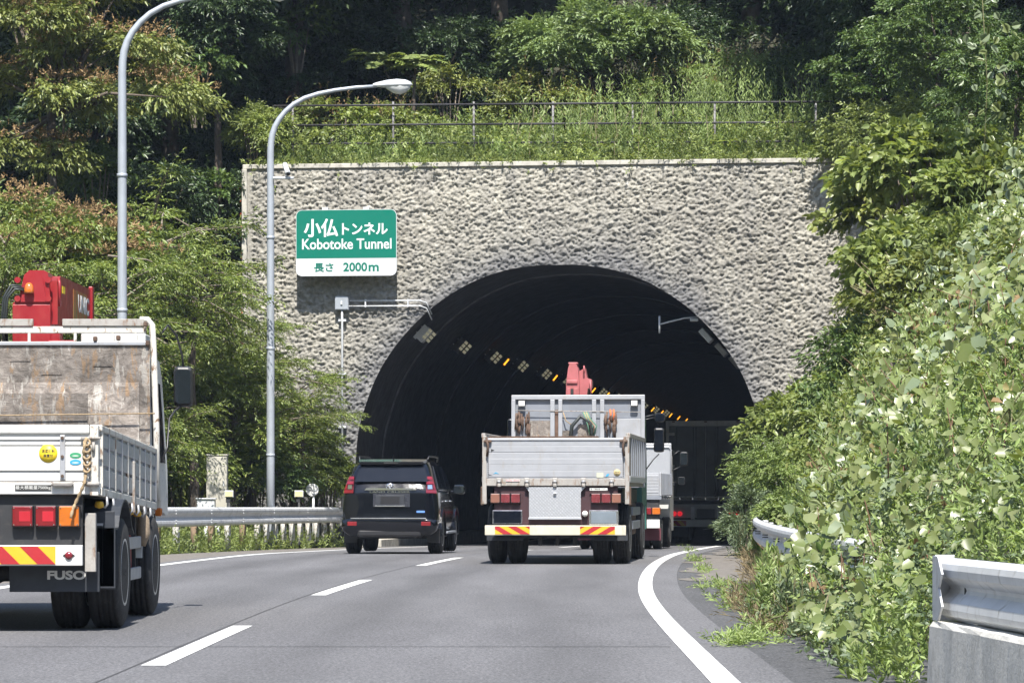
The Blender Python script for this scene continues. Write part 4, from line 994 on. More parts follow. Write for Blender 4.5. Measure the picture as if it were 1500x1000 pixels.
# ================================================================== 5. black SUV
def suv():
    H = math.radians(4.2); S = 76.4; zr = float(RZ(65.5))
    t = empty('suv', (-2.35, 64.1, zr), -H, 'glossy black SUV with red tail lamps driving in the left lane', 'car')
    X = lambda px: (px-570.3)/S
    Z = lambda py: EYE-zr+(HY-py)/S
    rear = lambda z: float(np.interp(z, [.3,.62,.72,1.18,1.34,1.72,1.84], [.06,.0,.045,.07,.11,.40,.52]))
    secs = [ # y, half width low, mid, belt, roof, zbot, zbelt, zroof
        (.00, .80,.86,.80,.63,.45,1.22,1.70), (.05,.88,.915,.86,.69,.40,1.22,1.76), (.22,.915,.94,.90,.72,.36,1.22,1.81), (.9,.93,.9425,.915,.735,.40,1.21,1.845),
        (2.0,.93,.9425,.92,.735,.38,1.18,1.85), (2.8,.93,.9425,.92,.70,.38,1.16,1.80), (3.45,.93,.94,.90,.66,.40,1.15,1.30), (4.2,.93,.93,.86,.62,.42,1.10,1.18), (4.65,.86,.87,.76,.5,.45,.95,1.02), (4.78,.7,.72,.6,.4,.5,.8,.86)]
    V = []; NP = None
    for (y, wl, wm, wb, wr, zb, zbelt, zr_) in secs:
        h = [(0,zb),(wl*.7,zb),(wl*.95,zb+.03),(wl,zb+.14),(wm,.72),(wm,.92),(wb+.01,zbelt-.08),(wb,zbelt),(wb-.03,zbelt+.03),
             (wb-.03+(wr-wb+.03)*.5,zbelt+(zr_-zbelt)*.5),(wr,zr_-.09),(wr-.05,zr_-.03),(wr-.16,zr_),(0,zr_+.015)]
        pts = [(x, z) for x, z in h] + [(-x, z) for x, z in h[-2:0:-1]]
        NP = len(pts); f = max(0, 1-y/2.2)
        V += [(x, y+rear(z)*f, z) for x, z in pts]
    mb = MB(); n = len(secs)
    fs = [(j*NP+k, j*NP+(k+1)%NP, (j+1)*NP+(k+1)%NP, (j+1)*NP+k) for j in range(n-1) for k in range(NP)]
    # caps as strips
    for base, fl in ((0,1),((n-1)*NP,0)):
        for k in range(NP//2-1+1):
            a, b_ = base+k, base+k+1; c_, d_ = base+(NP-k-1) % NP, base+(NP-k) % NP
            q = [a, b_, c_, d_]; q = list(dict.fromkeys(q))
            if len(q) > 2: fs.append(tuple(q))
    mb.faces(V, fs, True)
    body = mb.build('body', M['car_black'], t, smooth=True)
    md = body.modifiers.new('sub', 'SUBSURF'); md.levels = 1; md.render_levels = 1
    def rp(x, z, off=-.012): return (x, rear(z)+off, z)
    def quad(name, pts, m, par=t, off=-.012, th=.02):
        mb = MB(); n_ = len(pts); vs = [rp(x, z, off) for x, z in pts]+[rp(x, z, off+th) for x, z in pts]
        mb.faces(vs, [tuple(range(n_)), tuple(range(n_, 2*n_))[::-1]]+[(k,(k+1)%n_,n_+(k+1)%n_,n_+k) for k in range(n_)])
        return mb.build(name, m, par)
    # rear window
    quad('rear_window', [(X(518),Z(705)),(X(626),Z(705)),(X(624),Z(695)),(X(619),Z(681)),(X(527),Z(681)),(X(521),Z(695))], M['dark_glass'], off=-.035, th=.03)
    # spoiler
    mb = MB(); z = 1.80; mb.faces([(-.62,.28,z-.02),(.62,.28,z-.02),(.66,.62,z+.03),(-.66,.62,z+.03),(-.60,.30,z-.075),(.60,.30,z-.075),(.64,.60,z-.08),(-.64,.60,z-.08)], [(0,1,2,3),(7,6,5,4),(0,4,5,1),(1,5,6,2),(2,6,7,3),(3,7,4,0)])
    sp = mb.build('spoiler', M['car_black'], t)
    mb = MB(); mb.span(-.14,.14,.272,.285,z-.055,z-.035,.003); mb.build('brake_lamp', M['black_plastic'], sp)
    # tail lamps (sit on the rounded corners)
    for sx in (1,-1):
        def tl(name, pts, m, par, off): 
            vs = [(sx*x, rear(z)+off+max(0, (x-.72))*.55, z) for x, z in pts]; n_ = len(vs)
            vs += [(v[0], v[1]+.05, v[2]) for v in vs]
            mb = MB(); mb.faces(vs, [tuple(range(n_)), tuple(range(n_, 2*n_))[::-1]]+[(k,(k+1)%n_,n_+(k+1)%n_,n_+k) for k in range(n_)]); return mb.build(name, m, par)
        e = tl('tail_lamp', [(.70,1.18),(.70,1.50),(.80,1.50),(.84,1.40),(.90,1.18),(.89,1.165)], mat('lamp_dark_red', (.10,.008,.01), .15, coat=.6), t, -.03)
        tl('lens', [(.705,1.44),(.705,1.495),(.79,1.495),(.81,1.44)], M['lens_red'], e, -.036)
        tl('lens', [(.705,1.35),(.705,1.40),(.825,1.40),(.84,1.35)], M['lens_red'], e, -.036)
        tl('lens', [(.705,1.18),(.705,1.24),(.885,1.24),(.897,1.18)], M['lens_red'], e, -.036)
        tl('lens', [(.84,1.25),(.82,1.34),(.85,1.34),(.885,1.25)], M['lens_red'], e, -.036)
        tl('clear_lens', [(.73,1.255),(.73,1.335),(.81,1.335),(.82,1.255)], M['chrome'], e, -.036)
    # chrome garnish, emblem, badges
    mb = MB(); mb.prism([(X(533),Z(717.5)),(X(536),Z(714.5)),(X(606),Z(714.5)),(X(609),Z(717.5))], rear(1.24)-.035, rear(1.24)-.01); g = mb.build('garnish', M['chrome'], t)
    text_obj('model_name', 'LAND CRUISER', .06, M['chrome'], t, (0, rear(1.17)-.018, 0), fit=(X(541), X(600), Z(721.5), Z(718.5)), ext=.002)
    mb = MB(); ye = rear(1.28)-.035
    for (cx_, cz_, a_, b2) in ((0,0,.075,.052),(0,.012,.026,.040),(0,.018,.052,.022)):
        mb.tube([(X(570.5)+cx_+a_*math.cos(q), ye, Z(712)+cz_+b2*math.sin(q)) for q in np.linspace(0, 2*PI, 25)], .008, 6, cap=False)
    mb.build('emblem', M['chrome'], t)
    text_obj('trim_badge', 'TX', .05, M['chrome'], t, (0, rear(1.27)-.012, 0), fit=(X(616), X(623), Z(713.5), Z(710.5)), ext=.002)
    mb = MB(); mb.span(X(610), X(622), rear(.83)-.014, rear(.83)+.0, Z(750.5), Z(747.5), .001); mb.build('blue_badge', mat('blue_badge', (.10,.22,.55), .4), t)
    quad('plate_recess', [(X(546),Z(742)),(X(600),Z(742)),(X(600),Z(722)),(X(546),Z(722))], mat('plate_recess', (.03,.032,.04), .3), off=-.014)
    mb = MB(); mb.span(X(550), X(592), rear(1.0)-.035, rear(1.0)-.018, Z(739), Z(725), .004); np_ = mb.build('number_plate', mat('grey_plate', (.03,.033,.04), .5), t)
    mb = MB(); mb.span(X(557), X(585), rear(1.0)-.038, rear(1.0)-.0355, Z(737.5), Z(727), .0); mb.build('plate_face', M['black_plastic'], np_)
    mb = MB(); mb.span(X(549), X(593), rear(.93)-.04, rear(.93)-.01, Z(741.5), Z(740), .003); mb.build('plate_trim', M['chrome'], np_)
    # bumper
    mb = MB(); pf = [(-.90,.46),(-.925,.56),(-.915,.665),(-.70,.70),(.70,.70),(.915,.665),(.925,.56),(.90,.46),(.78,.36),(-.78,.36)]; n_ = len(pf); V = []
    for (yy, f, dz) in ((-.075,.88,.0),(-.07,.93,.0),(-.045,.975,0),(.0,1.0,0),(.10,1.005,0),(.45,1.0,0)):
        V += [(x*f, yy+(.05 if z < .45 else 0), (z-.54)*min(1, .75+.25*(f-.88)/.12)+.54) for x, z in pf]
    mb.faces(V, [(j*n_+k, j*n_+(k+1)%n_, (j+1)*n_+(k+1)%n_, (j+1)*n_+k) for j in range(5) for k in range(n_)]+[tuple(range(n_))], True); bp = mb.build('rear_bumper', M['car_black'], t, smooth=True)
    mb = MB(); mb.span(X(514), X(625), -.085, -.06, Z(759.5), Z(758), .003); mb.build('step_trim', M['chrome'], bp)
    for sx in (1,-1):
        mb = MB(); mb.span(sx*.62, sx*.80, -.085, -.065, Z(769.5), Z(763.5), .006); mb.build('reflector', M['lens_red'], bp)
    mb = MB(); mb.span(-.62,.62,-.05,.4,.33,.50,.05); mb.build('lower_valance', M['black_plastic'], t)
    mb = MB(); mb.tube([(.5,.0,.36),(.5,.35,.36)], .035, 10); mb.build('exhaust', M['chrome'], t)
    mb = MB(); mb.span(-.8,.8,.5,4.3,.30,.45,.02); mb.build('underbody', M['black_plastic'], t)
    # side glass, rails, handles, arches
    for sx in (1,-1):
        def sp_(x, z, y): return (sx*x, y, z)
        def side(name, pts, m, off):
            vs = []
            for (y, z) in pts:
                x = float(np.interp(z, [.7,.95,1.16,1.22,1.52,1.76,1.82], [.945,.945,.92,.895,.815,.735,.70]))+off
                vs.append((sx*x, y, z))
            n_ = len(vs); vs += [(v[0]-sx*.02, v[1], v[2]) for v in vs]
            mb = MB(); mb.faces(vs, [tuple(range(n_)), tuple(range(n_,2*n_))[::-1]]+[(k,(k+1)%n_,n_+(k+1)%n_,n_+k) for k in range(n_)]); return mb.build(name, m, t)
        side('side_window', [(.62,1.27),(.80,1.70),(1.30,1.72),(1.30,1.27)], M['dark_glass'], .012)
        side('side_window', [(1.38,1.27),(1.38,1.72),(2.2,1.72),(2.2,1.25)], M['dark_glass'], .012)
        side('side_window', [(2.28,1.25),(2.28,1.72),(2.75,1.66),(3.25,1.27)], M['dark_glass'], .012)
        side('belt_trim', [(.6,1.235),(.6,1.25),(3.3,1.245),(3.3,1.23)], M['chrome'], .014)
        for y in (1.25, 2.15):
            mb = MB(); mb.tube([(sx*.945,y,1.02),(sx*.985,y+.03,1.02),(sx*.985,y+.17,1.02),(sx*.945,y+.2,1.02)], .014, 6); mb.build('door_handle', M['chrome'], t)
        mb = MB(); mb.tube([(sx*.66,.75,1.82),(sx*.68,.85,1.885),(sx*.68,2.6,1.885),(sx*.655,2.8,1.80)], .018, 6); mb.build('roof_rail', M['black_plastic'], t)
        mb = MB(); mb.span(sx*.88, sx*.99, 1.5, 3.3, .38, .43, .015); mb.build('side_step', M['grey'], t)
        make_wheel(t, sx*.80, .98, .385, .265, side=sx); make_wheel(t, sx*.80, 3.75, .385, .265, side=sx)
        for yc in (.98, 3.75):
            pr = [(yc+.50*math.cos(a), .40+.50*math.sin(a)) for a in np.linspace(-.1, PI+.1, 14)]
            inn = [(yc+.43*math.cos(a), .40+.43*math.sin(a)) for a in np.linspace(-.1, PI+.1, 14)][::-1]
            mb = MB(); mb.prism(pr+inn, sx*.70, sx*.962, 'x'); mb.build('wheel_arch', M['car_black'], t)
        mb = MB(); mb.span(sx*.68, sx*.93, .46, .48, .22, .50, .004); mb.build('mudflap', M['black_plastic'], t)
        mb = MB(); mb.box((sx*1.08, 2.95, 1.25), (.24,.16,.19), .05); e = mb.build('side_mirror', M['car_black'], t)
        mb = MB(); mb.box((sx*1.085, 2.862, 1.25), (.19,.012,.145), .004); mb.build('mirror_glass', M['mirror'], e)
        mb = MB(); mb.box((sx*.94, 2.98, 1.20), (.12,.06,.05), .015); mb.build('mirror_stalk', M['car_black'], e)
    mb = MB(); mb.faces([(-.02,.75,1.86),(.02,.75,1.86),(.0,.70,1.93),(0,.95,1.86)], [(0,1,2),(1,3,2),(3,0,2)]); mb.build('antenna_fin', M['car_black'], t)
suv()
# ------------------------------------------------------------------ road furniture
M['galv'] = mat('galvanised_steel', (.55,.565,.58), .45, metal=.08, vs=3, var=.08, dirt=(.20,.19,.17), ds=(2,2,1), dth=(.55,.75))
M['pole'] = mat('lamp_pole_paint', (.36,.39,.43), .45, metal=.25, vs=2, var=.06, dirt=(.27,.28,.29), ds=(3,3,.3))
M['white_post'] = mat('painted_post', (.52,.52,.50), .6, dirt=(.25,.2,.14), ds=(5,5,5), dth=(.45,.65))
M['beige'] = mat('beige_cabinet', (.42,.40,.34), .55, var=.05, dirt=(.36,.34,.28), ds=(2,2,.5), dth=(.6,.8))
M['post_rust'] = mat('brown_post', (.20,.14,.09), .85, vs=8, var=.35, dirt=(.3,.25,.2), bmp=.4)
M['sign_green'] = mat('sign_green', (.002,.145,.100), .38, var=.03, spec=.4)
M['sign_white'] = mat('sign_white', (.55,.57,.58), .4, var=.02)
M['dark_pipe'] = mat('dark_rail_pipe', (.035,.033,.036), .6, vs=8, var=.3)

# sign
S0 = 56.4
def U_(px): return upix(px, -.62)
def Z_(px, py): return zpix(px, py, -.62)
u0, u1 = U_(433.5), U_(581); z0, z1 = Z_(507, 404), Z_(507, 307)
sg = empty('tunnel_sign', tuple(pw((u0+u1)/2, -.62, z0)), -TH, 'green and white rectangular sign with the tunnel name, fixed on the portal wall', 'road sign')
w, h = u1-u0, z1-z0; r = .16
def rr_(x0, x1, z0, z1, r, corners=(1,1,1,1)):
    pts = []
    for (cx, cz, a0, on) in ((x1-r, z1-r, 0, corners[0]), (x0+r, z1-r, PI/2, corners[1]), (x0+r, z0+r, PI, corners[2]), (x1-r, z0+r, 1.5*PI, corners[3])):
        if on: pts += [(cx+r*math.cos(a0+q*PI/12), cz+r*math.sin(a0+q*PI/12)) for q in range(7)]
        else: pts.append((cx+(r if math.cos(a0+.1) > 0 and a0 in (0, 1.5*PI) else -r), cz+(r if a0 in (0, PI/2) else -r)))
    return pts
zs_ = (404-378)/97*h
mb = MB(); mb.prism(rr_(-w/2, w/2, 0, h, r), -.0, .05); pl = mb.build('sign_panel', M['sign_white'], sg)
mb = MB(); mb.prism(rr_(-w/2+.012, w/2-.012, zs_, h-.012, r-.01, (1,1,0,0)), -.004, -.0005); gp = mb.build('green_field', M['sign_green'], sg)
def sx_(px): return (px-507.2)/147.5*w
def sz_(py): return (404-py)/97*h
white_t = mat('letter_white', (.66,.67,.68), .45, var=.02)
def stext(body, x0, x1, y0, y1, m, off):
    text_obj('lettering', body, .3, m, pl, (0, -.0065, 0), fit=(sx_(x0), sx_(x1), sz_(y1), sz_(y0)), ext=.001, offset=off)
stext('小仏', 445, 495.5, 320, 347, white_t, .008)
stext('トンネル', 501, 568, 326.5, 344, white_t, .008)
stext('Kobotoke Tunnel', 442.5, 573.5, 349.5, 365, white_t, .0045)
green_t = M['sign_green']
text_obj('lettering', '長さ', .3, green_t, pl, (0, -.0065, 0), fit=(sx_(460), sx_(488.5), sz_(398), sz_(385)), ext=.001, offset=.005)
text_obj('lettering', '2000', .3, green_t, pl, (0, -.0065, 0), fit=(sx_(503), sx_(538), sz_(397.5), sz_(384.5)), ext=.001, offset=.007)
text_obj('lettering', 'm', .3, green_t, pl, (0, -.0065, 0), fit=(sx_(540), sx_(555), sz_(397.5), sz_(388)), ext=.001, offset=.007)
for px in (475, 535):
    mb = MB(); x = sx_(px); mb.span(x-.07, x-.03, .05, .60, .25, .31); mb.span(x+.03, x+.07, .05, .60, .25, .31); mb.span(x-.03, x+.03, .05, .08, .05, h-.08)
    mb.span(x-.06, x+.06, .05, .60, h-.05, h-.01); mb.span(x-.08,x+.08,.1,.36,h-.012,h+.07,.01); mb.build('sign_bracket', M['galv'], sg)

# junction box and conduits
jb = empty('junction_box', tuple(pw(upix(501,-.2), -.2, zpix(501,454,-.2))), -TH, 'small grey junction box with conduits on the portal wall below the green sign', 'junction box')
mb = MB(); mb.span(-.18, .18, -.06, .16, 0, .36, .01); bx = mb.build('box', M['pole'], jb)
mb = MB(); mb.span(-.16,.16,-.072,-.061,.02,.34,.006); mb.build('box_lid', M['pole'], bx)
mb = MB(); mb.box((0,-.09,.18),(.05,.03,.09),.01); mb.build('lid_lock', M['sign_white'], bx)
mb = MB(); mb.tube([(0,.0,0),(0,.02,-.3),(.0,.03,-5.2)], .030, 8); mb.build('down_conduit', M['galv'], jb)
for k in range(4):
    mb = MB(); mb.span(-.10,.10,.01,.16,-.30-1.4*k,-.24-1.4*k,.004); mb.build('pipe_clamp', M['galv'], jb)
for z, m_ in ((.10,'galv'),(.24,'galv')):
    mb = MB(); e_ = (upix(620,-.1)-upix(501,-.2)); mb.tube([(.18,.02,z),(e_-.08,.04,z),(e_+.08,.10,z-.06),(e_+.2,.3,z-.35)], .019, 8); mb.build('side_conduit', M[m_], jb)
for x in (.62,1.75):
    mb = MB(); mb.span(x-.018,x+.018,.0,.16,.07,.28,.004); mb.build('pipe_clamp', M['galv'], jb)
db = empty('small_box', tuple(pw(upix(497,-.2), -.2, zpix(497,712,-.2))), -TH, 'small dark box low on the portal wall beside the black SUV', 'box')
mb = MB(); mb.span(-.14,.14,-.04,.16,0,.30,.01); mb.build('box', M['chassis'], db); mb = MB(); mb.span(-.18,.2,-.06,.16,.302,.36,.01); mb.build('box_cap', M['sign_white'], db)

# lamp posts
def lamp_post(px, D, label):
    s = F/D; bx_ = (px-CX)/s
    t = empty('lamp_post', (bx_, D, float(RZ(D))-.1), 0, label, 'lamp post', 'curved lamp posts on the left verge')
    o2 = Vector((bx_, D, float(RZ(D))-.1))
    S2 = F/78.5
    P = lambda dx, py: (dx/S2, 0, EYE+(HY-py)/S2+.13)
    pts = [(0,0,0),(0,0,2.2),(0,0,4.6),(0,0,7.0),P(0,215),P(.6,203),P(2.5,190),P(6.5,178),P(13,166.5),P(22,155.5),P(34,145),P(50,136),P(70,129.5),P(95,124.5),P(125,120.5),P(156,118.5)]
    rad = [.098,.095,.092,.088,.080,.076,.074,.070,.066,.062,.058,.054,.050,.046,.042,.038]
    mb = MB(); mb.tube(pts, rad, 16); po = mb.build('pole', M['pole'], t)
    for z in (2.3, 4.8, 7.4):
        mb = MB(); mb.lathe([(.100,-.03),(.103,-.028),(.103,.028),(.098,.03)], (0,0,z), 'z', 18); mb.build('pole_band', M['pole'], t)
    mb = MB(); mb.lathe([(.17,-.0),(.17,.03),(.11,.035)], (0,0,.05), 'z', 18); mb.span(-.08,.08,-.115,-.09,.5,.9,.01); mb.build('base_plate', M['pole'], t)
    # luminaire
    x0 = 150/S2; z0 = P(0,118.5)[2]; L = 58/S2
    V = []; n = 14; secs = [(0,.05,.05,.05),(.12,.085,.08,.10),(.35,.15,.125,.16),(.6,.19,.145,.18),(.82,.165,.125,.15),(.95,.10,.075,.09),(1,.015,.01,.01)]
    for (f, wy, up, dn) in secs:
        for k in range(n):
            a = 2*PI*k/n; sn = math.sin(a); V.append((x0+L*f, wy*math.cos(a), z0+.01+.02*f+(up if sn > 0 else dn*.35)*sn))
    fs = [(j*n+k, j*n+(k+1)%n, (j+1)*n+(k+1)%n, (j+1)*n+k) for j in range(len(secs)-1) for k in range(n)]+[tuple(range(n)), tuple(range((len(secs)-1)*n, len(secs)*n))[::-1]]
    mb = MB(); mb.faces(V, fs, True); hd = mb.build('lamp_head', mat('lamp_head', (.50,.52,.54), .35), t, smooth=True)
    V = []; 
    for (f, wy, dn) in [(.33,.11,.06),(.5,.15,.16),(.68,.165,.20),(.84,.13,.15),(.94,.07,.05)]:
        for k in range(n//2+1):
            a = -PI*k/(n//2); V.append((x0+L*f, wy*math.cos(a), z0+.0+dn*math.sin(a)))
    q = n//2+1
    fs = [(j*q+k, j*q+k+1, (j+1)*q+k+1, (j+1)*q+k) for j in range(4) for k in range(q-1)]+[tuple(range(q)), tuple(range(4*q,5*q))[::-1]]
    mb = MB(); mb.faces(V, fs, True); mb.build('lamp_glass', mat('lamp_glass', (.62,.63,.62), .12, spec=.7), t, smooth=True)
    return t
lamp_post(179, 64.6, 'nearer curved lamp post rising behind the flatbed truck with its head at the top edge')
lamp_post(396.3, 78.5, 'farther curved lamp post before the left end of the portal wall, head in view')
cc = empty('security_camera', at(400, 261, 78.4), 0, 'small white security camera on a short bracket of the farther lamp post', 'camera')
s78 = F/78.4
mb = MB(); mb.tube([(0,0,0),(30/s78,0,0)], .035, 8); mb.build('bracket', M['sign_white'], cc)
mb = MB(); mb.tube([(20/s78,0,0),(20/s78,0,.10)], .03, 8); mb.build('mount', M['galv'], cc)
mb = MB(); mb.tube([(22.5/s78,-.12,.09),(16.5/s78,.18,.34)], .062, 12); b_ = mb.build('camera_body', M['sign_white'], cc)
mb = MB(); mb.tube([(22.9/s78,-.14,.075),(22.6/s78,-.121,.088)], .045, 12); mb.build('camera_lens', M['black_plastic'], cc)

# W-beam guard rails
WP = [(0,.35),(.025,.35),(.075,.318),(.085,.285),(.078,.245),(.02,.195),(.012,.175),(.02,.155),(.078,.105),(.085,.065),(.075,.032),(.025,.0),(0,0)]
def wbeam(mb, p0, p1, n=3, sc=1.0, side=1, curve=None):
    prof = [(a*side, b*sc) for a, b in WP]; back = [(a*side-.012*side, b*sc) for a, b in WP][::-1]
    pr = prof+back; N = len(pr); V = []
    for i in range(n+1):
        q = i/n; c = curve(p0+(p1-p0)*q); c2 = curve(p0+(p1-p0)*q+.05); t = (c2-c); t.z = 0; t.normalize()
        nrm = Vector((t.y, -t.x, 0))
        for a, b in pr: V.append(c+nrm*a+Vector((0,0,b)))
    fs = [(j*N+k, j*N+(k+1)%N, (j+1)*N+(k+1)%N, (j+1)*N+k) for j in range(n) for k in range(N)]+[tuple(range(N)), tuple(range(n*N,(n+1)*N))[::-1]]
    mb.faces(V, fs)
gl = empty('guard_rail', (float(LX(70))-2.1, 70, 0), 0, 'long grey two-wave guard rail along the left verge up to the portal', 'guard rail')
gl_o = Vector(gl.location)
def gl_c(y): return Vector((float(LX(y))-2.1, y, EYE-20.5/F*y-.35*1.12)) - gl_o
k = 0; y = 46.0
while y < 87:
    y2 = min(y+4, 87.2); mb = MB(); wbeam(mb, y, y2, 4, 1.12, 1, gl_c); mb.build('beam', M['galv'], gl)
    mb = MB(); c = gl_c(y2); 
    for z in (.07,.13,.26,.32): mb.tube([c+Vector((.085,-.05,z)), c+Vector((.105,-.05,z))], .014, 6)
    mb.build('beam_bolt', M['galv'], gl); y = y2
y = 47.0; k = 0
while y < 87:
    c = gl_c(y); zg = float(RZ(y))-.1
    m_ = M['post_rust'] if (y < 76 and k % 3 != 1) else M['white_post']
    mb = MB(); mb.tube([c+Vector((-.10,0,.33)), Vector((c.x-.10, c.y, zg))], .075, 12); p = mb.build('post', m_, gl)
    if y > 77.5:
        mb = MB(); mb.lathe([(.079,0),(.079,.16)], Vector((c.x-.10, c.y, zg+.10)), 'z', 12); mb.build('post_band', M['ink'], p)
    y += 2.0 if y < 77 else 1.0; k += 1

# right hand rails
gr = empty('guard_rail', (float(RX(45))+1.9, 45, 0), 0, 'far section of the right guard rail, nearly swallowed by vines', 'guard rail')
gr_o = Vector(gr.location)
def gr_c(y): return Vector((float(RX(y))+1.66, y, .40+float(RZ(y)))) - gr_o
y = 28.4
while y < 63:
    mb = MB(); wbeam(mb, y, y+3.9, 4, 1.0, -1, gr_c); mb.build('beam', M['galv'], gr)
    c = gr_c(y+.1); mb = MB()
    for z in (.16,.19): mb.span(c.x-.095, c.x-.02, c.y+.3, c.y+.34, c.z+z, c.z+z+.015)
    mb.build('beam_bolt', M['ink'], gr)
    mb = MB(); mb.tube([c+Vector((.09,.1,.33)), Vector((c.x+.09, c.y+.1, -.2))], .06, 10); mb.build('post', M['galv'], gr)
    y += 3.9
nr = empty('guard_rail', (2.44, 19, 0), 0, 'near guard rail with a square end plate on a concrete base at the right edge', 'guard rail')
def nr_c(y): return Vector((2.50+ (19-y)*.075 - 2.44, y-19, .435))
for (a, b_) in ((19.0, 15.0), (15.0, 11.0), (11.0, 7.0), (7.0, 3.0)):
    mb = MB(); wbeam(mb, b_, a, 4, 1.0, -1, nr_c); mb.build('beam', M['galv'], nr)
mb = MB(); mb.span(-.035, .075, .002, .03, .425, .800, .004); mb.build('end_plate', M['galv'], nr)
mb = MB(); mb.prism([(.0,.432),(-.22,.432),(-.40,.52),(-.25,.62),(-.40,.70),(-.22,.795),(.0,.795)], -.052, -.040, 'x'); mb.build('end_wrap', M['galv'], nr)
mb = MB()
for y in (18.55, 16.55):
    c = nr_c(y)
    for z in (.155,.195): mb.span(c.x-.022, c.x-.005, c.y, c.y+.03, c.z+.14, c.z+.19)
mb.build('beam_bolt', M['ink'], nr)
for y in (18.4, 16.4, 14.4, 12.4, 10.4, 8.4):
    c = nr_c(y); mb = MB(); mb.tube([c+Vector((.11,0,.33)), c+Vector((.11,0,-.15))], .065, 14); mb.build('post', M['galv'], nr)
cb = empty('concrete_barrier', (2.33, 18.9, 0), 0, 'low pale concrete barrier base under the near guard rail at the lower right', 'concrete barrier')
for k in range(8):
    y1 = 18.9-2.0*k; y0 = y1-1.99
    xa = lambda y: (18.9-y)*.075; n = 6; V = []
    mb = MB()
    rng = random.Random(k)
    for i in range(n+1):
        yy = y0+(y1-y0)*i/n; x = xa(yy); j = lambda: rng.uniform(-.006,.006)
        V += [(x+j(), yy-18.9, -.2), (x+.03+j(), yy-18.9, .40), (x+.045+j(), yy-18.9, .425+j()), (x+.29+j(), yy-18.9, .43+j()), (x+.30, yy-18.9, -.2)]
    fs = [(i*5+q, (i+1)*5+q, (i+1)*5+q+1, i*5+q+1) for i in range(n) for q in range(4)]+[(0,1,2,3,4),tuple(n*5+q for q in range(5))[::-1]]
    mb.faces(V, fs); mb.build('barrier_block', M['concrete'], cb)

# roadside cabinet and small fixtures behind the left rail
def box_at(name, px0, px1, py0, py1, D, label, cat, m, parts=None, dep=.35):
    s = F/D; p = at((px0+px1)/2, py1, D); t = empty(name, (p.x, D, float(RZ(D))), 0, label, cat)
    w = (px1-px0)/s; z1 = EYE+(HY-py0)/s-t.location.z; z0 = EYE+(HY-py1)/s-t.location.z
    return t, w, z0, z1
t, w, z0, z1 = box_at('control_cabinet', 303, 333, 667, 736, 76.5, 'tall beige control cabinet behind the left guard rail', 'cabinet', None)
mb = MB(); mb.span(-w/2, w/2, -.15, .22, z0-.15, z1, .012); bd = mb.build('cabinet_body', M['beige'], t)
mb = MB(); mb.span(-w/2+.02, w/2-.04, -.165, -.151, z0-.1, z1-.04, .004); mb.build('cabinet_door', M['beige'], bd)
mb = MB(); mb.span(-w/2-.02, w/2+.02, -.17, .24, z1+.002, z1+.03, .006); mb.build('cabinet_roof', M['beige'], bd)
mb = MB(); mb.tube([(0,.05,-.2),(0,.05,z0-.15)], .06, 10); mb.build('cabinet_stand', M['galv'], t)
mb = MB(); mb.box((w/2-.07, -.175, (z0+z1)/2-.1), (.03,.02,.12), .005); mb.build('cabinet_handle', M['galv'], bd)
t, w, z0, z1 = box_at('terminal_box', 289, 315, 729, 745, 75.8, 'small grey terminal box to the left of the beige cabinet foot', 'box', None)
mb = MB(); mb.span(-w/2, w/2, -.15, .2, z0-.2, z1-.03, .01); mb.build('box', M['galv'], t); mb = MB(); mb.span(-w/2-.03, w/2+.03, -.18, .23, z1-.028, z1, .006); mb.build('box_lid', M['galv'], t)
mb = MB(); mb.tube([(0,0,-.2),(0,0,z0-.2)], .05, 8); mb.build('box_stand', M['galv'], t)
for (px, lab) in ((335.5, 'square delineator lamp on a stalk right beside the beige cabinet'), (438, 'square delineator lamp on a stalk between the lamp post and the round reflector')):
    t, w, z0, z1 = box_at('delineator_lamp', px-6.5, px+6.5, 718, 728, 76 if px < 400 else 82, lab, 'delineator', None)
    mb = MB(); mb.span(-w/2, w/2, -.06, .06, z0, z1, .012); e = mb.build('lamp_box', M['galv'], t)
    mb = MB(); mb.span(-w/2+.015, w/2-.015, -.07, -.058, z0+.015, z1-.015, .004); mb.build('lamp_face', mat('pale_yellow_face', (.55,.50,.30), .3), e)
    mb = MB(); mb.span(-.07,.03,-.03,.03,z0-.12,z0,.006); mb.tube([(0,0,-.2),(0,0,z0-.1)], .03, 8); mb.build('stalk', M['chassis'], t)
t, w, z0, z1 = box_at('rotating_reflector', 448, 466.5, 708, 726, 84, 'round white spiral wind reflector on a post beside the black SUV', 'reflector', None)
mb = MB(); rr0 = w/2; mb.lathe([(rr0*.98,-.02),(rr0,-.015),(rr0,.015),(rr0*.98,.02)], (0,0,(z0+z1)/2), 'y', 28); dk = mb.build('disc', M['ink_white'], t)
for k in range(5):
    a0 = k*2*PI/5; pts = [(rr0*.93*q*math.cos(a0+q*1.4), rr0*.93*q*math.sin(a0+q*1.4)) for q in np.linspace(.1,1,7)]
    pts2 = [(rr0*.93*q*math.cos(a0+.28+q*1.4), rr0*.93*q*math.sin(a0+.28+q*1.4)) for q in np.linspace(.1,1,7)][::-1]
    mb = MB(); mb.prism([(x, z+(z0+z1)/2) for x, z in pts+pts2], -.035, -.021); mb.build('blade', M['alu'], dk)
mb = MB(); mb.tube([(.03,.03,-.2),(.03,.03,z0+.05)], .03, 8); mb.build('post', M['sign_white'], t)

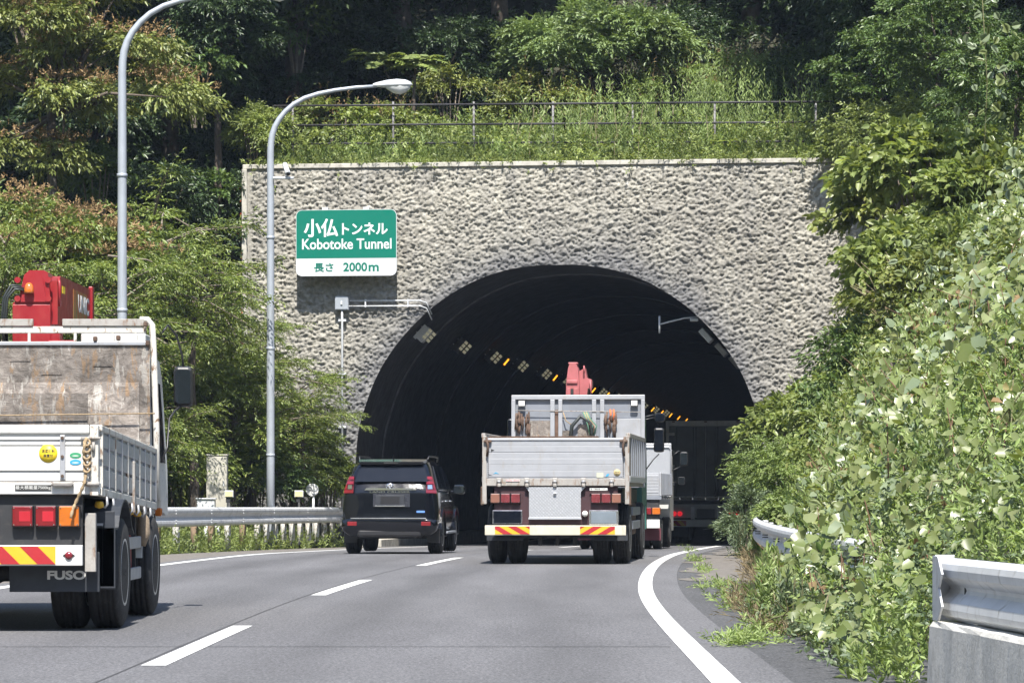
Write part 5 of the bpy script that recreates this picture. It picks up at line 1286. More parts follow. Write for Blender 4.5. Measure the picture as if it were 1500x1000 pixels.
# railing on top of the portal
M['old_post'] = mat('old_railing_post', (.20,.20,.20), .7, vs=7, var=.3, dirt=(.06,.05,.045), ds=(5,5,5), dth=(.42,.6))
rl = empty('roof_railing', tuple(pw(0, .9, ZT)), -TH, 'dark pipe railing along the top of the portal among weeds', 'railing')
up_ = lambda px: upix(px, .9)
zr = lambda px, py: zpix(px, py, .9)-ZT
for i, px in enumerate((429,576,694,810,927,1047,1195)):
    mb = MB(); x = up_(px); mb.tube([(x,0,-.1),(x,0,zr(px,149))], .030, 8); mb.build('railing_post', M['old_post'], rl)
for (ya, yb) in ((155.5,149),(184,179),(211,207)):
    for (a, b_) in ((401,694),(694,927),(927,1225)):
        f = lambda px: ya+(yb-ya)*(px-401)/824
        mb = MB(); mb.tube([(up_(a),-.02,zr(a,f(a))),(up_(b_),-.02,zr(b_,f(b_)))], .028, 8); mb.build('railing_pipe', M['dark_pipe'], rl)
mb = MB(); x = up_(401); mb.tube([(x,0,-.1),(x,0,zr(401,155))], .033, 8); mb.tube([(x,0,zr(401,156)),(x+.2,2.2,zr(401,150))], .028, 8); mb.build('railing_post', M['dark_pipe'], rl)
rw = empty('retaining_wall', tuple(pw(0, 2.7, ZT)), -TH, 'low dark grey board wall behind the weeds on top of the portal', 'wall')
M['dark_board'] = mat('dark_board', (.11,.115,.125), .8, vs=5, var=.25)
x = upix(600, 2.7); k = 0
while x < upix(1190, 2.7):
    for j in range(2):
        mb = MB(); mb.span(x, x+1.18, -.02, .02, -.3+.36*j, .05+.36*j, .004); mb.build('board', M['dark_board'], rw)
    mb = MB(); mb.span(x+1.18, x+1.24, -.05, .03, -.3, .5, .004); mb.build('wall_post', M['galv'], rw); x += 1.25

# ------------------------------------------------------------------ tunnel lamps
ORD = ['first','second','third','fourth','fifth','sixth','seventh','eighth','ninth','tenth','eleventh','twelfth','thirteenth']
pale = emat('fixture_glow', (1,.93,.62), .10, (.2,.2,.16)); amber = emat('amber_glow', (1,.36,.02), 1.5, (.4,.2,.05))
uL = UC-3.80; zL = 5.40
for k in range(13):
    d = 1.7+7.3*k
    t = empty('tunnel_lamp', tuple(pw(uL, d, zL)), -TH, ORD[k]+' pale tunnel lamp from the mouth on the left wall', 'tunnel lamp', 'pale lamps along the left tunnel wall')
    R_ = Matrix.Rotation(math.radians(-47), 3, 'Y')
    mb = MB(); mb.box((0,.2,0), (.42,.42,.20), .02, R_); mb.build('lamp_housing', M['chassis'] if k else M['galv'], t)
    for i in (-1,0,1):
        for j in (-1,1):
            mb = MB(); mb.box(R_ @ Vector((i*.115+.02, 0, j*.07))+Vector((.13,-.02,-.05)), (.085,.012,.10), .002, R_); mb.build('lamp_pane', pale, t)
    mb = MB(); mb.box(R_ @ Vector((0,0,.06))+Vector((-.06,-.015,.03)), (.46,.012,.10), .002, R_); mb.build('end_face', M['sign_white'] if k == 0 else M['chassis'], t)
    mb = MB(); mb.tube([R_ @ Vector((-.1,.2,.08)), R_ @ Vector((-.1,.2,.5))], .02, 6); mb.build('hanger', M['galv'], t)
    mb = MB(); mb.tube([R_ @ Vector((.1,.2,.08)), R_ @ Vector((.1,.2,.5))], .02, 6); mb.build('hanger', M['galv'], t)
for k in range(13):
    d = 17.6+(14.6*k if k < 3 else 29.2+6.2*(k-2))
    t = empty('amber_lamp', tuple(pw(uL+.30, d, zL-.12)), -TH, ORD[k]+' amber lamp from the mouth in the left row of tunnel lights', 'amber lamp', 'amber lamps along the left tunnel wall')
    R_ = Matrix.Rotation(math.radians(-50),3,'Y')
    mb = MB(); mb.box((0,.06,0), (.36,.08,.13), .02, R_); mb.build('lamp_housing', M['chassis'], t)
    mb = MB(); mb.box((0,-.0,0), (.24,.03,.045), .008, R_); mb.build('lamp_tube', amber, t)
for k in range(6):
    d = 1.9+7.3*k
    t = empty('tunnel_lamp', tuple(pw(UC+3.75, d, 5.35+float(RZ(87.5+d))-GZ)), -TH, ORD[k]+' grey tunnel lamp from the mouth on the right wall', 'tunnel lamp', 'grey lamps along the right tunnel wall')
    R_ = Matrix.Rotation(math.radians(48), 3, 'Y')
    mb = MB(); mb.box((0,0,0), (.42,.62,.16), .02, R_); mb.build('lamp_housing', M['galv'], t)
    mb = MB(); mb.box(R_ @ Vector((0,0,-.085)), (.36,.5,.012), .002, R_); mb.build('lamp_pane', M['dark_glass'], t)
    mb = MB(); mb.box((0,-.318,0), (.36,.012,.12), .002, R_); mb.build('end_face', M['sign_white'], t)
sb = empty('bracket_sensor', tuple(pw(upix(966,.6), .6, zpix(966,485,.6))), -TH, 'thin sensor bracket at the upper right inside of the tunnel mouth', 'sensor')
e_ = upix(1018,.6)-upix(966,.6)
mb = MB(); mb.tube([(0,0,-.05),(0,0,.40)], .03, 6); mb.build('sensor_head', M['galv'], sb)
mb = MB(); mb.tube([(0,0,.18),(e_*.7,0,.34),(e_,0,.36),(e_+.35,0,.40)], .022, 6); mb.build('bracket_arm', M['galv'], sb)
mb = MB(); mb.box((e_-.02,-.02,.29), (.22,.1,.08), .02); mb.build('sensor_box', M['sign_white'], sb)
# ------------------------------------------------------------------ leaves
def unit(v): return v/np.maximum(np.linalg.norm(v, axis=-1, keepdims=True), 1e-9)
def leaves(P, A, N, L, W, fold=.25, droop=.12, shape='slim'):
    """P base, A axis, N normal; L, W arrays. slim: 2 triangles, broad: 4 triangles."""
    S = unit(np.cross(A, N)); N = np.cross(S, A); L = L[:,None]; W = W[:,None]; n = len(P)
    if shape == 'slim':
        V = np.stack([P, P+A*L*.42+S*W*.5+N*W*fold, P+A*L-N*L*droop, P+A*L*.42-S*W*.5+N*W*fold], 1)
        T = np.array([[0,1,2],[0,2,3]])
    else:
        V = np.stack([P, P+A*L*.18+S*W*.46+N*W*fold*.8, P+A*L*.62+S*W*.40+N*W*fold*.7-N*L*droop*.3, P+A*L-N*L*droop,
                      P+A*L*.62-S*W*.40+N*W*fold*.7-N*L*droop*.3, P+A*L*.18-S*W*.46+N*W*fold*.8], 1)
        T = np.array([[0,1,2],[0,2,3],[0,3,4],[0,4,5]])
    k = V.shape[1]
    T = (T[None]+np.arange(n)[:,None,None]*k).reshape(-1,3)
    return V.reshape(-1,3), T
def twigs(rng, P, D, ln, m, L, W, ang=50, droop=.25, up=.6, jit=.35, hang=.2, shape='slim', fold=.25, Lv=.3):
    """n twigs with m leaves each; returns V, T and the twig tip points"""
    n = len(P); D = unit(D); Z = np.array([0,0,1.])
    N = unit(Z*up + rng.normal(0, .35, (n,3))); S = unit(np.cross(D, N)); N = unit(np.cross(S, D)); N = np.where(N[:,2:3] < 0, -N, N)
    ln = np.broadcast_to(ln, (n,)) if np.ndim(ln) == 0 else ln
    t = (np.arange(m)+.6)/m
    p = P[:,None]+D[:,None]*(ln[:,None]*t)[...,None] - Z*(droop*ln[:,None]*t**2)[...,None]
    sg = np.where(np.arange(m) % 2 == 0, 1., -1.)[None,:,None]
    a = math.radians(ang); ta = (1-t*.5)[None,:,None]*a
    A = D[:,None]*np.cos(ta)+S[:,None]*np.sin(ta)*sg + rng.normal(0, jit, (n,m,3)) - Z*(hang+droop*t[None,:,None])
    A = unit(A); NN = unit(N[:,None]+rng.normal(0, .45, (n,m,3)))
    Ls = L*(1-Lv+2*Lv*rng.random((n,m))); Ws = Ls*W/L
    return leaves(p.reshape(-1,3), A.reshape(-1,3), NN.reshape(-1,3), Ls.ravel(), Ws.ravel(), fold, .12, shape)
def ball(rng, n, lo=.0, hi=1.0, zmin=-1):
    d = unit(rng.normal(0, 1, (n*3,3))); d = d[d[:,2] > zmin][:n]
    while len(d) < n: d = np.vstack([d, d])[:n]
    return d, (lo+(hi-lo)*rng.random(n))
def join(parts):
    V = []; T = []; o = 0
    for v, t in parts: V.append(v); T.append(t+o); o += len(v)
    return np.vstack(V), np.vstack(T)
def crown(rng, blobs, nsub, subr, ntw, m, L, W, tl, flat=.6, shape='slim', droop=.3, hang=.25, ang=50, top=-.35, up=.7, fold=.25):
    """blobs: list of (centre, (rx,ry,rz)); sub-clumps sit on their shells, twigs stand on the clumps"""
    parts = []; clumps = []
    tot = sum(b[1][0]*b[1][1] for b in blobs)
    for c, r in blobs:
        k = max(3, int(nsub*r[0]*r[1]/tot)); d, q = ball(rng, k, .45, 1.0, top)
        q = q**.6
        cc = np.array(c)+d*np.array(r)*q[:,None]
        sr = subr*(.6+.8*rng.random(k))
        n = ntw
        dd = unit(rng.normal(0, 1, (k,n,3))+np.array([0,0,.35])+d[:,None]*.7)
        pos = cc[:,None]+dd*np.array([1,1,flat])*(sr[:,None]*(.35+.65*rng.random((k,n))**.5))[...,None]
        out = unit(dd*np.array([1,1,.45])+d[:,None]*.5+rng.normal(0,.3,(k,n,3)))
        parts.append(twigs(rng, pos.reshape(-1,3)-out.reshape(-1,3)*tl*.4, out.reshape(-1,3), tl*(.6+.7*rng.random(k*n)), m, L, W, ang, droop, up, .3, hang, shape, fold))
        clumps.append((cc, sr, d))
    return join(parts), clumps
def limb_mesh(rng, base, targets, r0, zlow=-.8):
    mb = MB(); b = Vector(base)
    top = Vector(np.mean(np.array(targets), 0)); fork = b.lerp(top, .75)
    mb.tube([b+Vector((0,0,zlow)), b, b.lerp(fork,.5)+Vector(rng.normal(0,.1,3)), fork], [r0*1.15, r0, r0*.85, r0*.7], 8)
    tr = mb
    lm = MB()
    for t_ in targets:
        t_ = Vector(t_); mid = fork.lerp(t_, .5)+Vector(rng.normal(0,.25,3))+Vector((0,0,.2))
        lm.tube([fork, mid, t_], [r0*.5, r0*.28, r0*.06], 6)
    return tr, lm
M['bark'] = mat('bark', (.09,.07,.055), .95, vs=9, var=.35, dirt=(.15,.14,.12), bmp=.6, bs=25)
M['bark_pale'] = mat('bark_pale', (.17,.14,.11), .9, vs=9, var=.3, bmp=.5)
LM = {
 'dark':  leafmat('leaf_dark', [(.027,.053,.020),(.048,.083,.030),(.069,.110,.037)], .42, .18, .5),
 'mid':   leafmat('leaf_mid', [(.064,.115,.031),(.101,.161,.046),(.137,.194,.057)], .42, .28),
 'olive': leafmat('leaf_olive', [(.128,.163,.043),(.191,.227,.062),(.273,.292,.090)], .40, .28),
 'bright':leafmat('leaf_bright', [(.163,.215,.062),(.227,.286,.086),(.312,.358,.124)], .42, .38),
 'feather':leafmat('leaf_feather', [(.110,.160,.037),(.177,.234,.057),(.268,.309,.084)], .38, .32),
 'grey':  leafmat('leaf_greygreen', [(.088,.131,.062),(.131,.181,.094),(.181,.225,.125)], .45, .25),
 'round': leafmat('leaf_round', [(.138,.206,.076),(.200,.276,.110),(.262,.338,.152)], .42, .3),
 'kudzu': leafmat('leaf_kudzu', [(.125,.165,.045),(.180,.220,.075),(.25,.28,.13)], .36, .30, .6, .25),
 'kudzu_pale': leafmat('leaf_kudzu_pale', [(.17,.22,.12),(.25,.30,.18)], .34, .25, .6, .15),
 'weed':  leafmat('leaf_weed', [(.178,.253,.075),(.244,.328,.103),(.328,.402,.159)], .5, .35),
 'blossom': leafmat('blossom_brown', [(.224,.152,.073),(.304,.205,.106),(.370,.264,.145)], .8, .25, .1, .15, (1.1,1,.8)),
 'redtip': leafmat('leaf_redtip', [(.26,.15,.09),(.28,.22,.10),(.22,.24,.08)], .6, .3, .2),
 'dry':   leafmat('dry_stem', [(.22,.17,.10),(.30,.25,.16),(.16,.12,.07)], .8, .2, .1),
}
def frond_arrays(rng, n_pairs, ln, lL, lW):
    pass

# ------------------------------------------------------------------ tree prototypes
def make_tree(name, kind, blobs, nsub, subr, ntw, m, L, W, tl, seed, blossom=False, trunk=.16, h0=4.0, **kw):
    rng = np.random.default_rng(seed)
    t = empty(name, (0,0,0))
    (V, T), cl = crown(rng, [((c[0],c[1],c[2]+h0), r) for c, r in blobs], nsub, subr, ntw, m, L, W, tl, **kw)
    link('crown', mesh_np('crown', V, T), LM[kind], t)
    tr, lm = limb_mesh(rng, (0,0,0), [tuple(cc[i]) for cc, sr, d in cl for i in range(0, len(cc), max(1, len(cc)//3))], trunk)
    tr.bm.free(); lm.build('limb', M['bark'], t, kind='stuff')
    t['fork'] = list(np.mean(np.vstack([cc for cc, sr, d in cl]), 0)*.75); t['girth'] = trunk
    if blossom:
        P = []
        for cc, sr, d in cl:
            k = len(cc); n = 26
            q = rng.normal(0, .5, (k,n,3)); q[...,2] = np.abs(q[...,2])*.25+.48
            P.append((cc[:,None]+q*(sr[:,None,None])).reshape(-1,3))
        P = np.vstack(P); D = unit(rng.normal(0,.6,P.shape)+np.array([0,0,.7]))
        V, T = twigs(rng, P, D, .16, 5, .085, .035, 40, 0, .5, .4, -.1)
        link('blossom', mesh_np('blossom', V, T), LM['blossom'], t)
    return t
def place(t, px, py, D, sc, rz, label, group=None, cat='tree', h0=4.0):
    p = at(px, py, D); t.location = (p.x, p.y, p.z-h0*sc); t.scale = (sc,sc,sc); t.rotation_euler = (0,0,rz)
    if 'fork' in t:
        f = Vector(t['fork']); g_ = t['girth']; M_ = Matrix.Rotation(rz, 3, 'Z')
        zl = (ground_z(p.x, p.y)-.4-t.location.z)/sc
        if zl < f.z-.5:
            b = Vector((0,0,zl)); mb = MB(); mb.tube([b, b.lerp(f,.3)+Vector((.06,.05,0)), b.lerp(f,.7)-Vector((.05,.04,0)), f], [g_*1.25, g_*1.05, g_*.85, g_*.7], 8); mb.build('trunk', M['bark'], t)
        del t['fork']; del t['girth']
    tag(t, label, cat, group); return t

# shrubs: name, kind, px, py, D, rx, ry, rz, leaf length, width, shape
def shrub(name, kind, px, py, D, r, L, W, label, seed, nsub=26, subr=.35, ntw=22, m=7, tl=.35, shape='slim', red=False, cat='shrub', **kw):
    rng = np.random.default_rng(seed); t = empty(name, tuple(at(px, py, D))); tag(t, label, cat)
    (V, T), cl = crown(rng, [((0,0,0), r)], nsub, subr, ntw, m, L, W, tl, shape=shape, **kw)
    link('foliage', mesh_np('foliage', V, T), LM[kind], t)
    mb = MB()
    for cc, sr, d in cl:
        for c in cc[::3]: mb.tube([(c[0]*.2, c[1]*.2, -r[2]*1.5-.6), tuple(c*.6), tuple(c)], [.025,.016,.006], 5, cap=False)
    mb.build('stems', M['bark_pale'], t, kind='stuff')
    if red:
        P = np.vstack([ (cc[:,None]+rng.normal(0,.6,(len(cc),6,3))*sr[:,None,None]).reshape(-1,3) for cc, sr, d in cl])
        V, T = twigs(rng, P, unit(rng.normal(0,.3,P.shape)+np.array([0,0,1.])), .3, 5, .09, .03, 40, .1, .4, .3, 0); link('red_tips', mesh_np('red_tips', V, T), LM['redtip'], t)
    return t
rndm = random.Random(7)
FOREST = 'trees on the dark slope above the portal'
R1 = [((0,0,0),(2.7,2.5,2.1)),((1.4,-.8,-1.2),(1.6,1.6,1.1)),((-1.5,-.5,.9),(1.6,1.6,1.2))]
R2 = [((0,0,0),(2.4,2.2,2.6)),((-1.2,-1,-1.4),(1.5,1.5,1.2)),((1.2,.3,1.4),(1.4,1.4,1.1))]
A = [make_tree('evergreen_tree', 'dark', R1, 80, .75, 34, 8, .17, .07, .55, 1, trunk=.2),
     make_tree('evergreen_tree', 'dark', R2, 80, .7, 34, 8, .20, .085, .5, 2, trunk=.18),
     make_tree('broadleaf_tree', 'mid', R1, 76, .72, 34, 8, .15, .075, .6, 3, trunk=.15)]
first = [True]*3
def forest(kind, px, py, D, sc, label):
    t = copy_tree(A[kind])
    return place(t, px, py, D, sc, rndm.uniform(0, 6.28), label, FOREST)
for t_ in A: pass
forest(0, 300, 60, 101, 1.25, 'dark evergreen whose crown fills the gap right of the nearer lamp post top')
forest(1, 420, 30, 100, 1.15, 'dark evergreen at the top edge above the farther lamp post')
forest(0, 545, 20, 103, 1.2, 'dark evergreen at the top edge above the lamp head and the fern-like tree')
forest(1, 660, 45, 102, 1.2, 'deeply shaded evergreen left of the round pale tree')
forest(0, 770, 5, 105, 1.2, 'dark evergreen behind the left shoulder of the round pale tree')
forest(1, 905, -15, 106, 1.2, 'dark evergreen straight above the round pale tree at the top edge')
forest(0, 1010, 30, 105, 1.1, 'dark evergreen between the round pale tree and the mid green trees')
forest(2, 1090, 45, 99, .95, 'mid green leafy tree at the top edge left of the shaded gap on the right')
forest(2, 1170, 15, 100, .9, 'mid green leafy tree at the top edge above the right end of the railing')
forest(1, 1240, 60, 97, 1.0, 'dark evergreen in the shaded gap above the right end of the railing')
forest(0, 1350, 70, 96, 1.15, 'dark evergreen in deep shade right of the portal railing')
forest(1, 1460, 140, 93, 1.1, 'dark evergreen behind the hanging vine at the right edge')
forest(0, 1470, 0, 92, 1.1, 'dark evergreen cut by the upper right corner')
forest(0, 150, 330, 97, 1.1, 'shaded evergreen behind the nearer lamp post halfway up')
forest(1, 270, 250, 94, 1.1, 'shaded evergreen just left of the portal wall top')
forest(1, 50, 200, 99, 1.2, 'shaded evergreen behind the brown-flowered tree at the left edge')
forest(0, 200, 170, 100, 1.2, 'shaded evergreen crossing behind the middle of the nearer lamp post')
forest(0, 310, 420, 92, .9, 'low shaded evergreen against the left side of the portal wall')
forest(1, 360, 150, 96, .8, 'shaded evergreen behind the left end of the roof railing')
forest(0, 70, 20, 99, 1.2, 'shaded evergreen at the top left corner')
for i, (px, py, D, sc) in enumerate(((400,95,95,.7),(480,110,94.5,.7),(560,85,96,.75),(640,110,95,.7),(715,120,95,.65),(1000,95,97,.7),(190,100,93,.8),(120,240,91,.85),(230,340,90,.8),(330,260,91.5,.6),(40,300,90,.8),(1330,180,88,.7),(1420,90,86,.7),(1260,0,97,.8))):
    forest([0,1,0][i % 3], px, py, D, sc, 'small understorey evergreen '+['left above the farther lamp arc','above the bend of the farther lamp arc','behind the fern-leaved tree','between the fern-leaved tree and the round pale tree','touching the left side of the round pale tree','right of the round pale tree in shade','inside the bend of the nearer lamp post','left of the nearer lamp post halfway up','right of the nearer lamp post below its middle','at the top left corner of the portal wall','at the left edge under the brown-flowered tree','over the broad-leaved bushes on the right','under the layered tree at the upper right','at the top edge above the right bushes'][i])
# tall trees whose crowns lean out above the frame and shade the slope
for i, (px, py, D, sc) in enumerate(((250,-130,92,1.5),(430,-150,93,1.5),(600,-150,95,1.5),(735,-330,97,1.3),(1100,-260,97,1.3),(1270,-120,90,1.4),(1400,-160,86,1.4),(110,-170,92,1.4),(905,-420,99,1.3),(320,60,89.5,.62),(1300,40,88,.7))):
    forest(i % 2, px, py, D, sc, ('tall evergreen leaning out over the slope, '+['left of the nearer lamp arc','over the farther lamp post','over the fern-like tree','left of the round pale tree','right of the round pale tree','over the shaded gap on the right','over the right bank','over the brown-flowered tree','over the round pale tree','its low branch lit beside the lamp arc','its low branch above the right bank'][i]))

rng = np.random.default_rng(77); n = 5200
u = rng.uniform(-17, 16, n); d = rng.uniform(3.4, 24, n); hz_ = hillH(u, d)
p = np.stack([PO.x+PU.x*u+PD.x*d, PO.y+PU.y*u+PD.y*d, hz_], -1)
D = unit(rng.normal(0,.45,p.shape)+np.array([0,-.35,.8]))
V, T = twigs(rng, p, D, .5+1.1*rng.random(n), 14, .16, .07, 55, .2, .6, .35, .15)
o = link('slope_undergrowth', mesh_np('slope_undergrowth', V, T), LM['dark']); tag(o, 'dark leafy undergrowth covering the slope between the trees', 'undergrowth', kind='stuff')
for t_ in A:
    for ch in list(t_.children): bpy.data.objects.remove(ch)
    bpy.data.objects.remove(t_)
# brown-flowered tree, upper left
bl = make_tree('flowering_tree', 'olive', [((-1.6,0,1.6),(2.6,1.8,.9)),((.9,-.3,.9),(1.9,1.5,.6)),((1.9,-.6,-.25),(1.5,1.2,.45)),((-1.2,.3,-.2),(2.2,1.5,.7)),((-1.6,.3,-1.8),(1.7,1.4,.8)),((-.2,.2,2.6),(2.0,1.4,.5))], 110, .60, 34, 8, .16, .06, .5, 11, True, .16, flat=.45, hang=.45, top=-.2)
place(bl, 95, 135, 85, 1.0, 0, 'tree with brown flower sprays spreading behind the nearer lamp post, upper left', None)
b2 = make_tree('flowering_tree', 'feather', [((0,0,0),(2.2,1.6,.9)),((-1.2,.3,1.0),(1.3,1.1,.45)),((1.4,-.3,-.3),(1.6,1.3,.7)),((0,0,-1.5),(2.4,1.7,.9))], 90, .6, 32, 8, .15, .055, .5, 12, True, .14, flat=.5, hang=.4, top=-.2)
place(b2, 70, 375, 76, 1.0, 0, 'tree with a few brown flower sprays right above the red crane', None)
# feathery trees down the left verge
FE = 'feathery trees along the left verge'
def feathery(seed, sc):
    rng = np.random.default_rng(seed); t = empty('feathery_tree', (0,0,0)); parts = []; ends = []
    nb = 46
    az = rng.uniform(-PI, PI, nb); el = rng.uniform(-.1, .95, nb); L = rng.uniform(1.3, 2.9, nb)*(1.1-.3*el)
    base = np.array([0,0,4.6])+rng.normal(0,.35,(nb,3))*np.array([1,1,2.0])
    D = np.stack([np.cos(az)*np.cos(el), np.sin(az)*np.cos(el), np.sin(el)], -1)
    for i in range(nb):
        k = 26; q = (.15+.85*rng.random(k)**.7); p = base[i]+D[i]*L[i]*q[:,None]-np.array([0,0,.28])*(L[i]*q**2)[:,None]
        ends.append((base[i], base[i]+D[i]*L[i]*.5-np.array([0,0,.07*L[i]]), p[np.argmax(q)]))
        S = np.cross(D[i], [0,0,1]); S /= np.linalg.norm(S); sg = rng.choice([-1,1], k)[:,None]
        d = D[i]*.8+S*sg*.6+rng.normal(0,.25,(k,3))-np.array([0,0,.15])
        parts.append(twigs(rng, p, d, .35+.5*rng.random(k), 10, .115, .038, 48, .35, .8, .25, .25))
    V, T = join(parts); link('crown', mesh_np('crown', V, T), LM['feather'], t)
    mb = MB(); mb.tube([(0,0,-4),(0,0,0),(.1,0,2.4),(0,0,4.6)], [.15,.13,.11,.08], 8); mb.build('trunk', M['bark'], t)
    mb = MB()
    for a, b_, c in ends: mb.tube([a, b_, c], [.03,.018,.006], 5, cap=False)
    mb.build('limb', M['bark_pale'], t, kind='stuff'); return t
FT = [feathery(21, 1), feathery(22, 1), feathery(23, 1)]; ff = [True]*3
for i, (px, py, D, sc, lab) in enumerate(((215,400,78,1.05,'feathery tree directly behind the upper shaft of the nearer lamp post'),(285,430,80,.9,'feathery tree reaching towards the portal wall above the cabinet'),
    (140,470,74,.9,'feathery tree above the corner of the flatbed truck headboard'),(250,560,83,.95,'feathery tree behind the black truck mirror'),(340,580,83,.95,'feathery tree right above the beige cabinet'),
    (440,600,84.5,.62,'feathery tree covering the lower left corner of the portal wall'),(20,440,72,.95,'feathery tree behind the red crane at the left edge'),(300,660,83,.7,'low feathery tree around the beige cabinet'),
    (400,670,85,.62,'low feathery tree behind the foot of the farther lamp post'),(462,680,86.6,.42,'small feathery tree behind the round reflector'),(215,640,76,.8,'low feathery tree beside the cab of the flatbed truck'),(370,520,84,.6,'feathery tree behind the farther lamp post shaft'))):
    k = i % 3; t = FT[k] if ff[k] else copy_tree(FT[k]); ff[k] = False
    place(t, px, py, D, sc, rndm.uniform(0,6.28), lab, FE, h0=4.7)

for i, (kind, px, py, D, r, lab) in enumerate((('mid',375,700,84.5,(1.1,.8,.8),'leafy bush directly behind the foot of the farther lamp post'),('feather',480,705,86.4,(.55,.4,.6),'small bush against the portal wall behind the round reflector'),
    ('feather',262,690,81,(1.2,.8,.9),'leafy bush between the flatbed cab and the beige cabinet'),('mid',350,640,85,(1.1,.8,.9),'shaded bush above and right of the beige cabinet'),('feather',430,640,86.2,(.8,.5,.8),'leafy bush against the lower left portal wall'),('feather',300,590,83,(1.3,.9,.9),'leafy bush above the beige cabinet behind the feathery branches'))):
    shrub('bush', kind, px, py, D, r, .11, .045, lab, 90+i, 46, .35, 22, 8, .4)
# round pale tree with compound leaves above the railing
rt = make_tree('round_tree', 'round', [((0,0,0),(2.35,1.7,1.1)),((-1.1,0,-.5),(1.4,1.2,.7)),((1.2,0,.2),(1.3,1.2,.8))], 90, .5, 32, 10, .14, .06, .55, 31, False, .1, flat=.55, top=-.1, hang=.1, up=1.2)
place(rt, 872, 74, 93, 1.0, 0, 'round pale green tree standing alone behind the middle of the roof railing')
# fern-like tree with pinnate leaves (each leaf a part)
ft = empty('fern_leaved_tree', tuple(at(606, 108, 90.4))); tag(ft, 'tree with long feather-shaped leaves rising behind the farther lamp head', 'tree')
mb = MB(); mb.tube([(0,0,-2.5),(0,.1,-.6),(.05,.05,.15)], [.06,.045,.03], 8); mb.build('trunk', M['bark'], ft)
mb = MB(); mb.tube([(0,0,-1.4),(-.5,.1,-.5),(-.9,.1,.35)], [.04,.03,.02], 8); mb.build('trunk', M['bark'], ft)
rng = np.random.default_rng(5)
for (cx, cz, n) in ((.05,.15,14),(-.95,.25,13)):
    for i in range(n):
        az = i*2*PI/n*1.0+rng.uniform(-.2,.2); el = rng.uniform(.25,1.0)
        D = np.array([math.cos(az)*math.cos(el), math.sin(az)*math.cos(el)*.4-.15, math.sin(el)])
        k = 15; ln = rng.uniform(1.0,1.35); q = np.repeat((np.arange(k)+1.5)/(k+1), 2)
        p = np.array([cx,0,cz])+D*(ln*q)[:,None]-np.array([0,0,.5])*(ln*q**2)[:,None]
        S = np.cross(D,[0,0,1]); S /= np.linalg.norm(S); sg = np.tile([1,-1], k)[:,None]
        Ax = unit(S*sg*.95+D*.35-np.array([0,0,.30])+rng.normal(0,.08,(2*k,3)))
        Ls = .30*np.sin(PI*(.18+.75*q))**.6; NN = unit(np.array([0,-.8,.8])+rng.normal(0,.15,(2*k,3)))
        V, T = leaves(p, Ax, NN, Ls, Ls*.30, .15, .12, 'broad')
        link('leaf', mesh_np('leaf', V, T), LM['bright'], ft)

# on and around the portal top
shrub('compound_leaved_bush','bright',378,195,89.3,(.7,.6,.65),.10,.04,'soft light green bush hanging over the top left corner of the portal wall',41,30,.3,24,9,.4)
shrub('knotweed_bush','bright',505,185,90.6,(1.5,.8,.7),.12,.07,'yellow-green bush behind the railing just right of the farther lamp post',42,36,.35,20,7,.35,red=True)
shrub('knotweed_bush','bright',590,195,90.8,(1.2,.8,.6),.12,.07,'reddish-tipped bush behind the railing below the farther lamp head',43,30,.35,20,7,.35,red=True)
shrub('knotweed_bush','olive',790,155,92,(1.4,.8,.75),.12,.06,'reddish-tipped bush right in front of the round pale tree',44,34,.35,20,7,.35,red=True)
shrub('knotweed_bush','weed',985,140,92.5,(1.5,.9,.8),.11,.05,'yellow-green bush behind the railing right of the round pale tree',45,36,.4,20,7,.35,red=True)
shrub('knotweed_bush','weed',1090,125,93,(1.5,.9,.9),.11,.05,'yellow-green bush under the mid green trees above the railing',46,36,.4,20,7,.35,red=True)
shrub('bush','mid',1190,115,92,(1.4,.9,.8),.11,.05,'mid green bush at the right end of the roof railing',47,34,.4,20,7,.35)
shrub('bush','weed',1268,170,88,(1.3,.9,1.0),.09,.04,'pale small-leaved bush past the right end of the roof railing',48,40,.35,22,8,.3)
shrub('bush','olive',660,130,93,(1.0,.7,.5),.11,.05,'low bush behind the railing between the fern-leaved tree and the round pale tree',49,22,.35,20,7,.35)
# lit sprigs in the shade, left
shrub('bush','bright',1262,215,86,(1.0,.7,.6),.10,.05,'sunlit bush spilling over the right end of the portal roof',85,34,.3,20,7,.3)
shrub('sprig','mid',290,80,88.5,(1.0,.6,.9),.17,.075,'glossy leafy branch catching light just right of the nearer lamp arc',51,20,.3,12,7,.4,top=-.8,cat='branch')
shrub('sprig','mid',140,255,87,(.75,.5,.9),.17,.075,'glossy leafy branch catching light left of the nearer lamp post shaft',52,18,.28,12,7,.4,top=-.8,cat='branch')
shrub('sprig','mid',312,285,89,(.6,.4,.7),.16,.07,'hanging leafy branch lit beside the left edge of the portal wall',53,14,.26,10,7,.4,top=-.8,cat='branch')
shrub('sprig','mid',435,35,92,(.9,.5,.5),.17,.07,'leafy branch catching light at the top edge above the farther lamp arc',54,16,.3,12,7,.4,top=-.8,cat='branch')
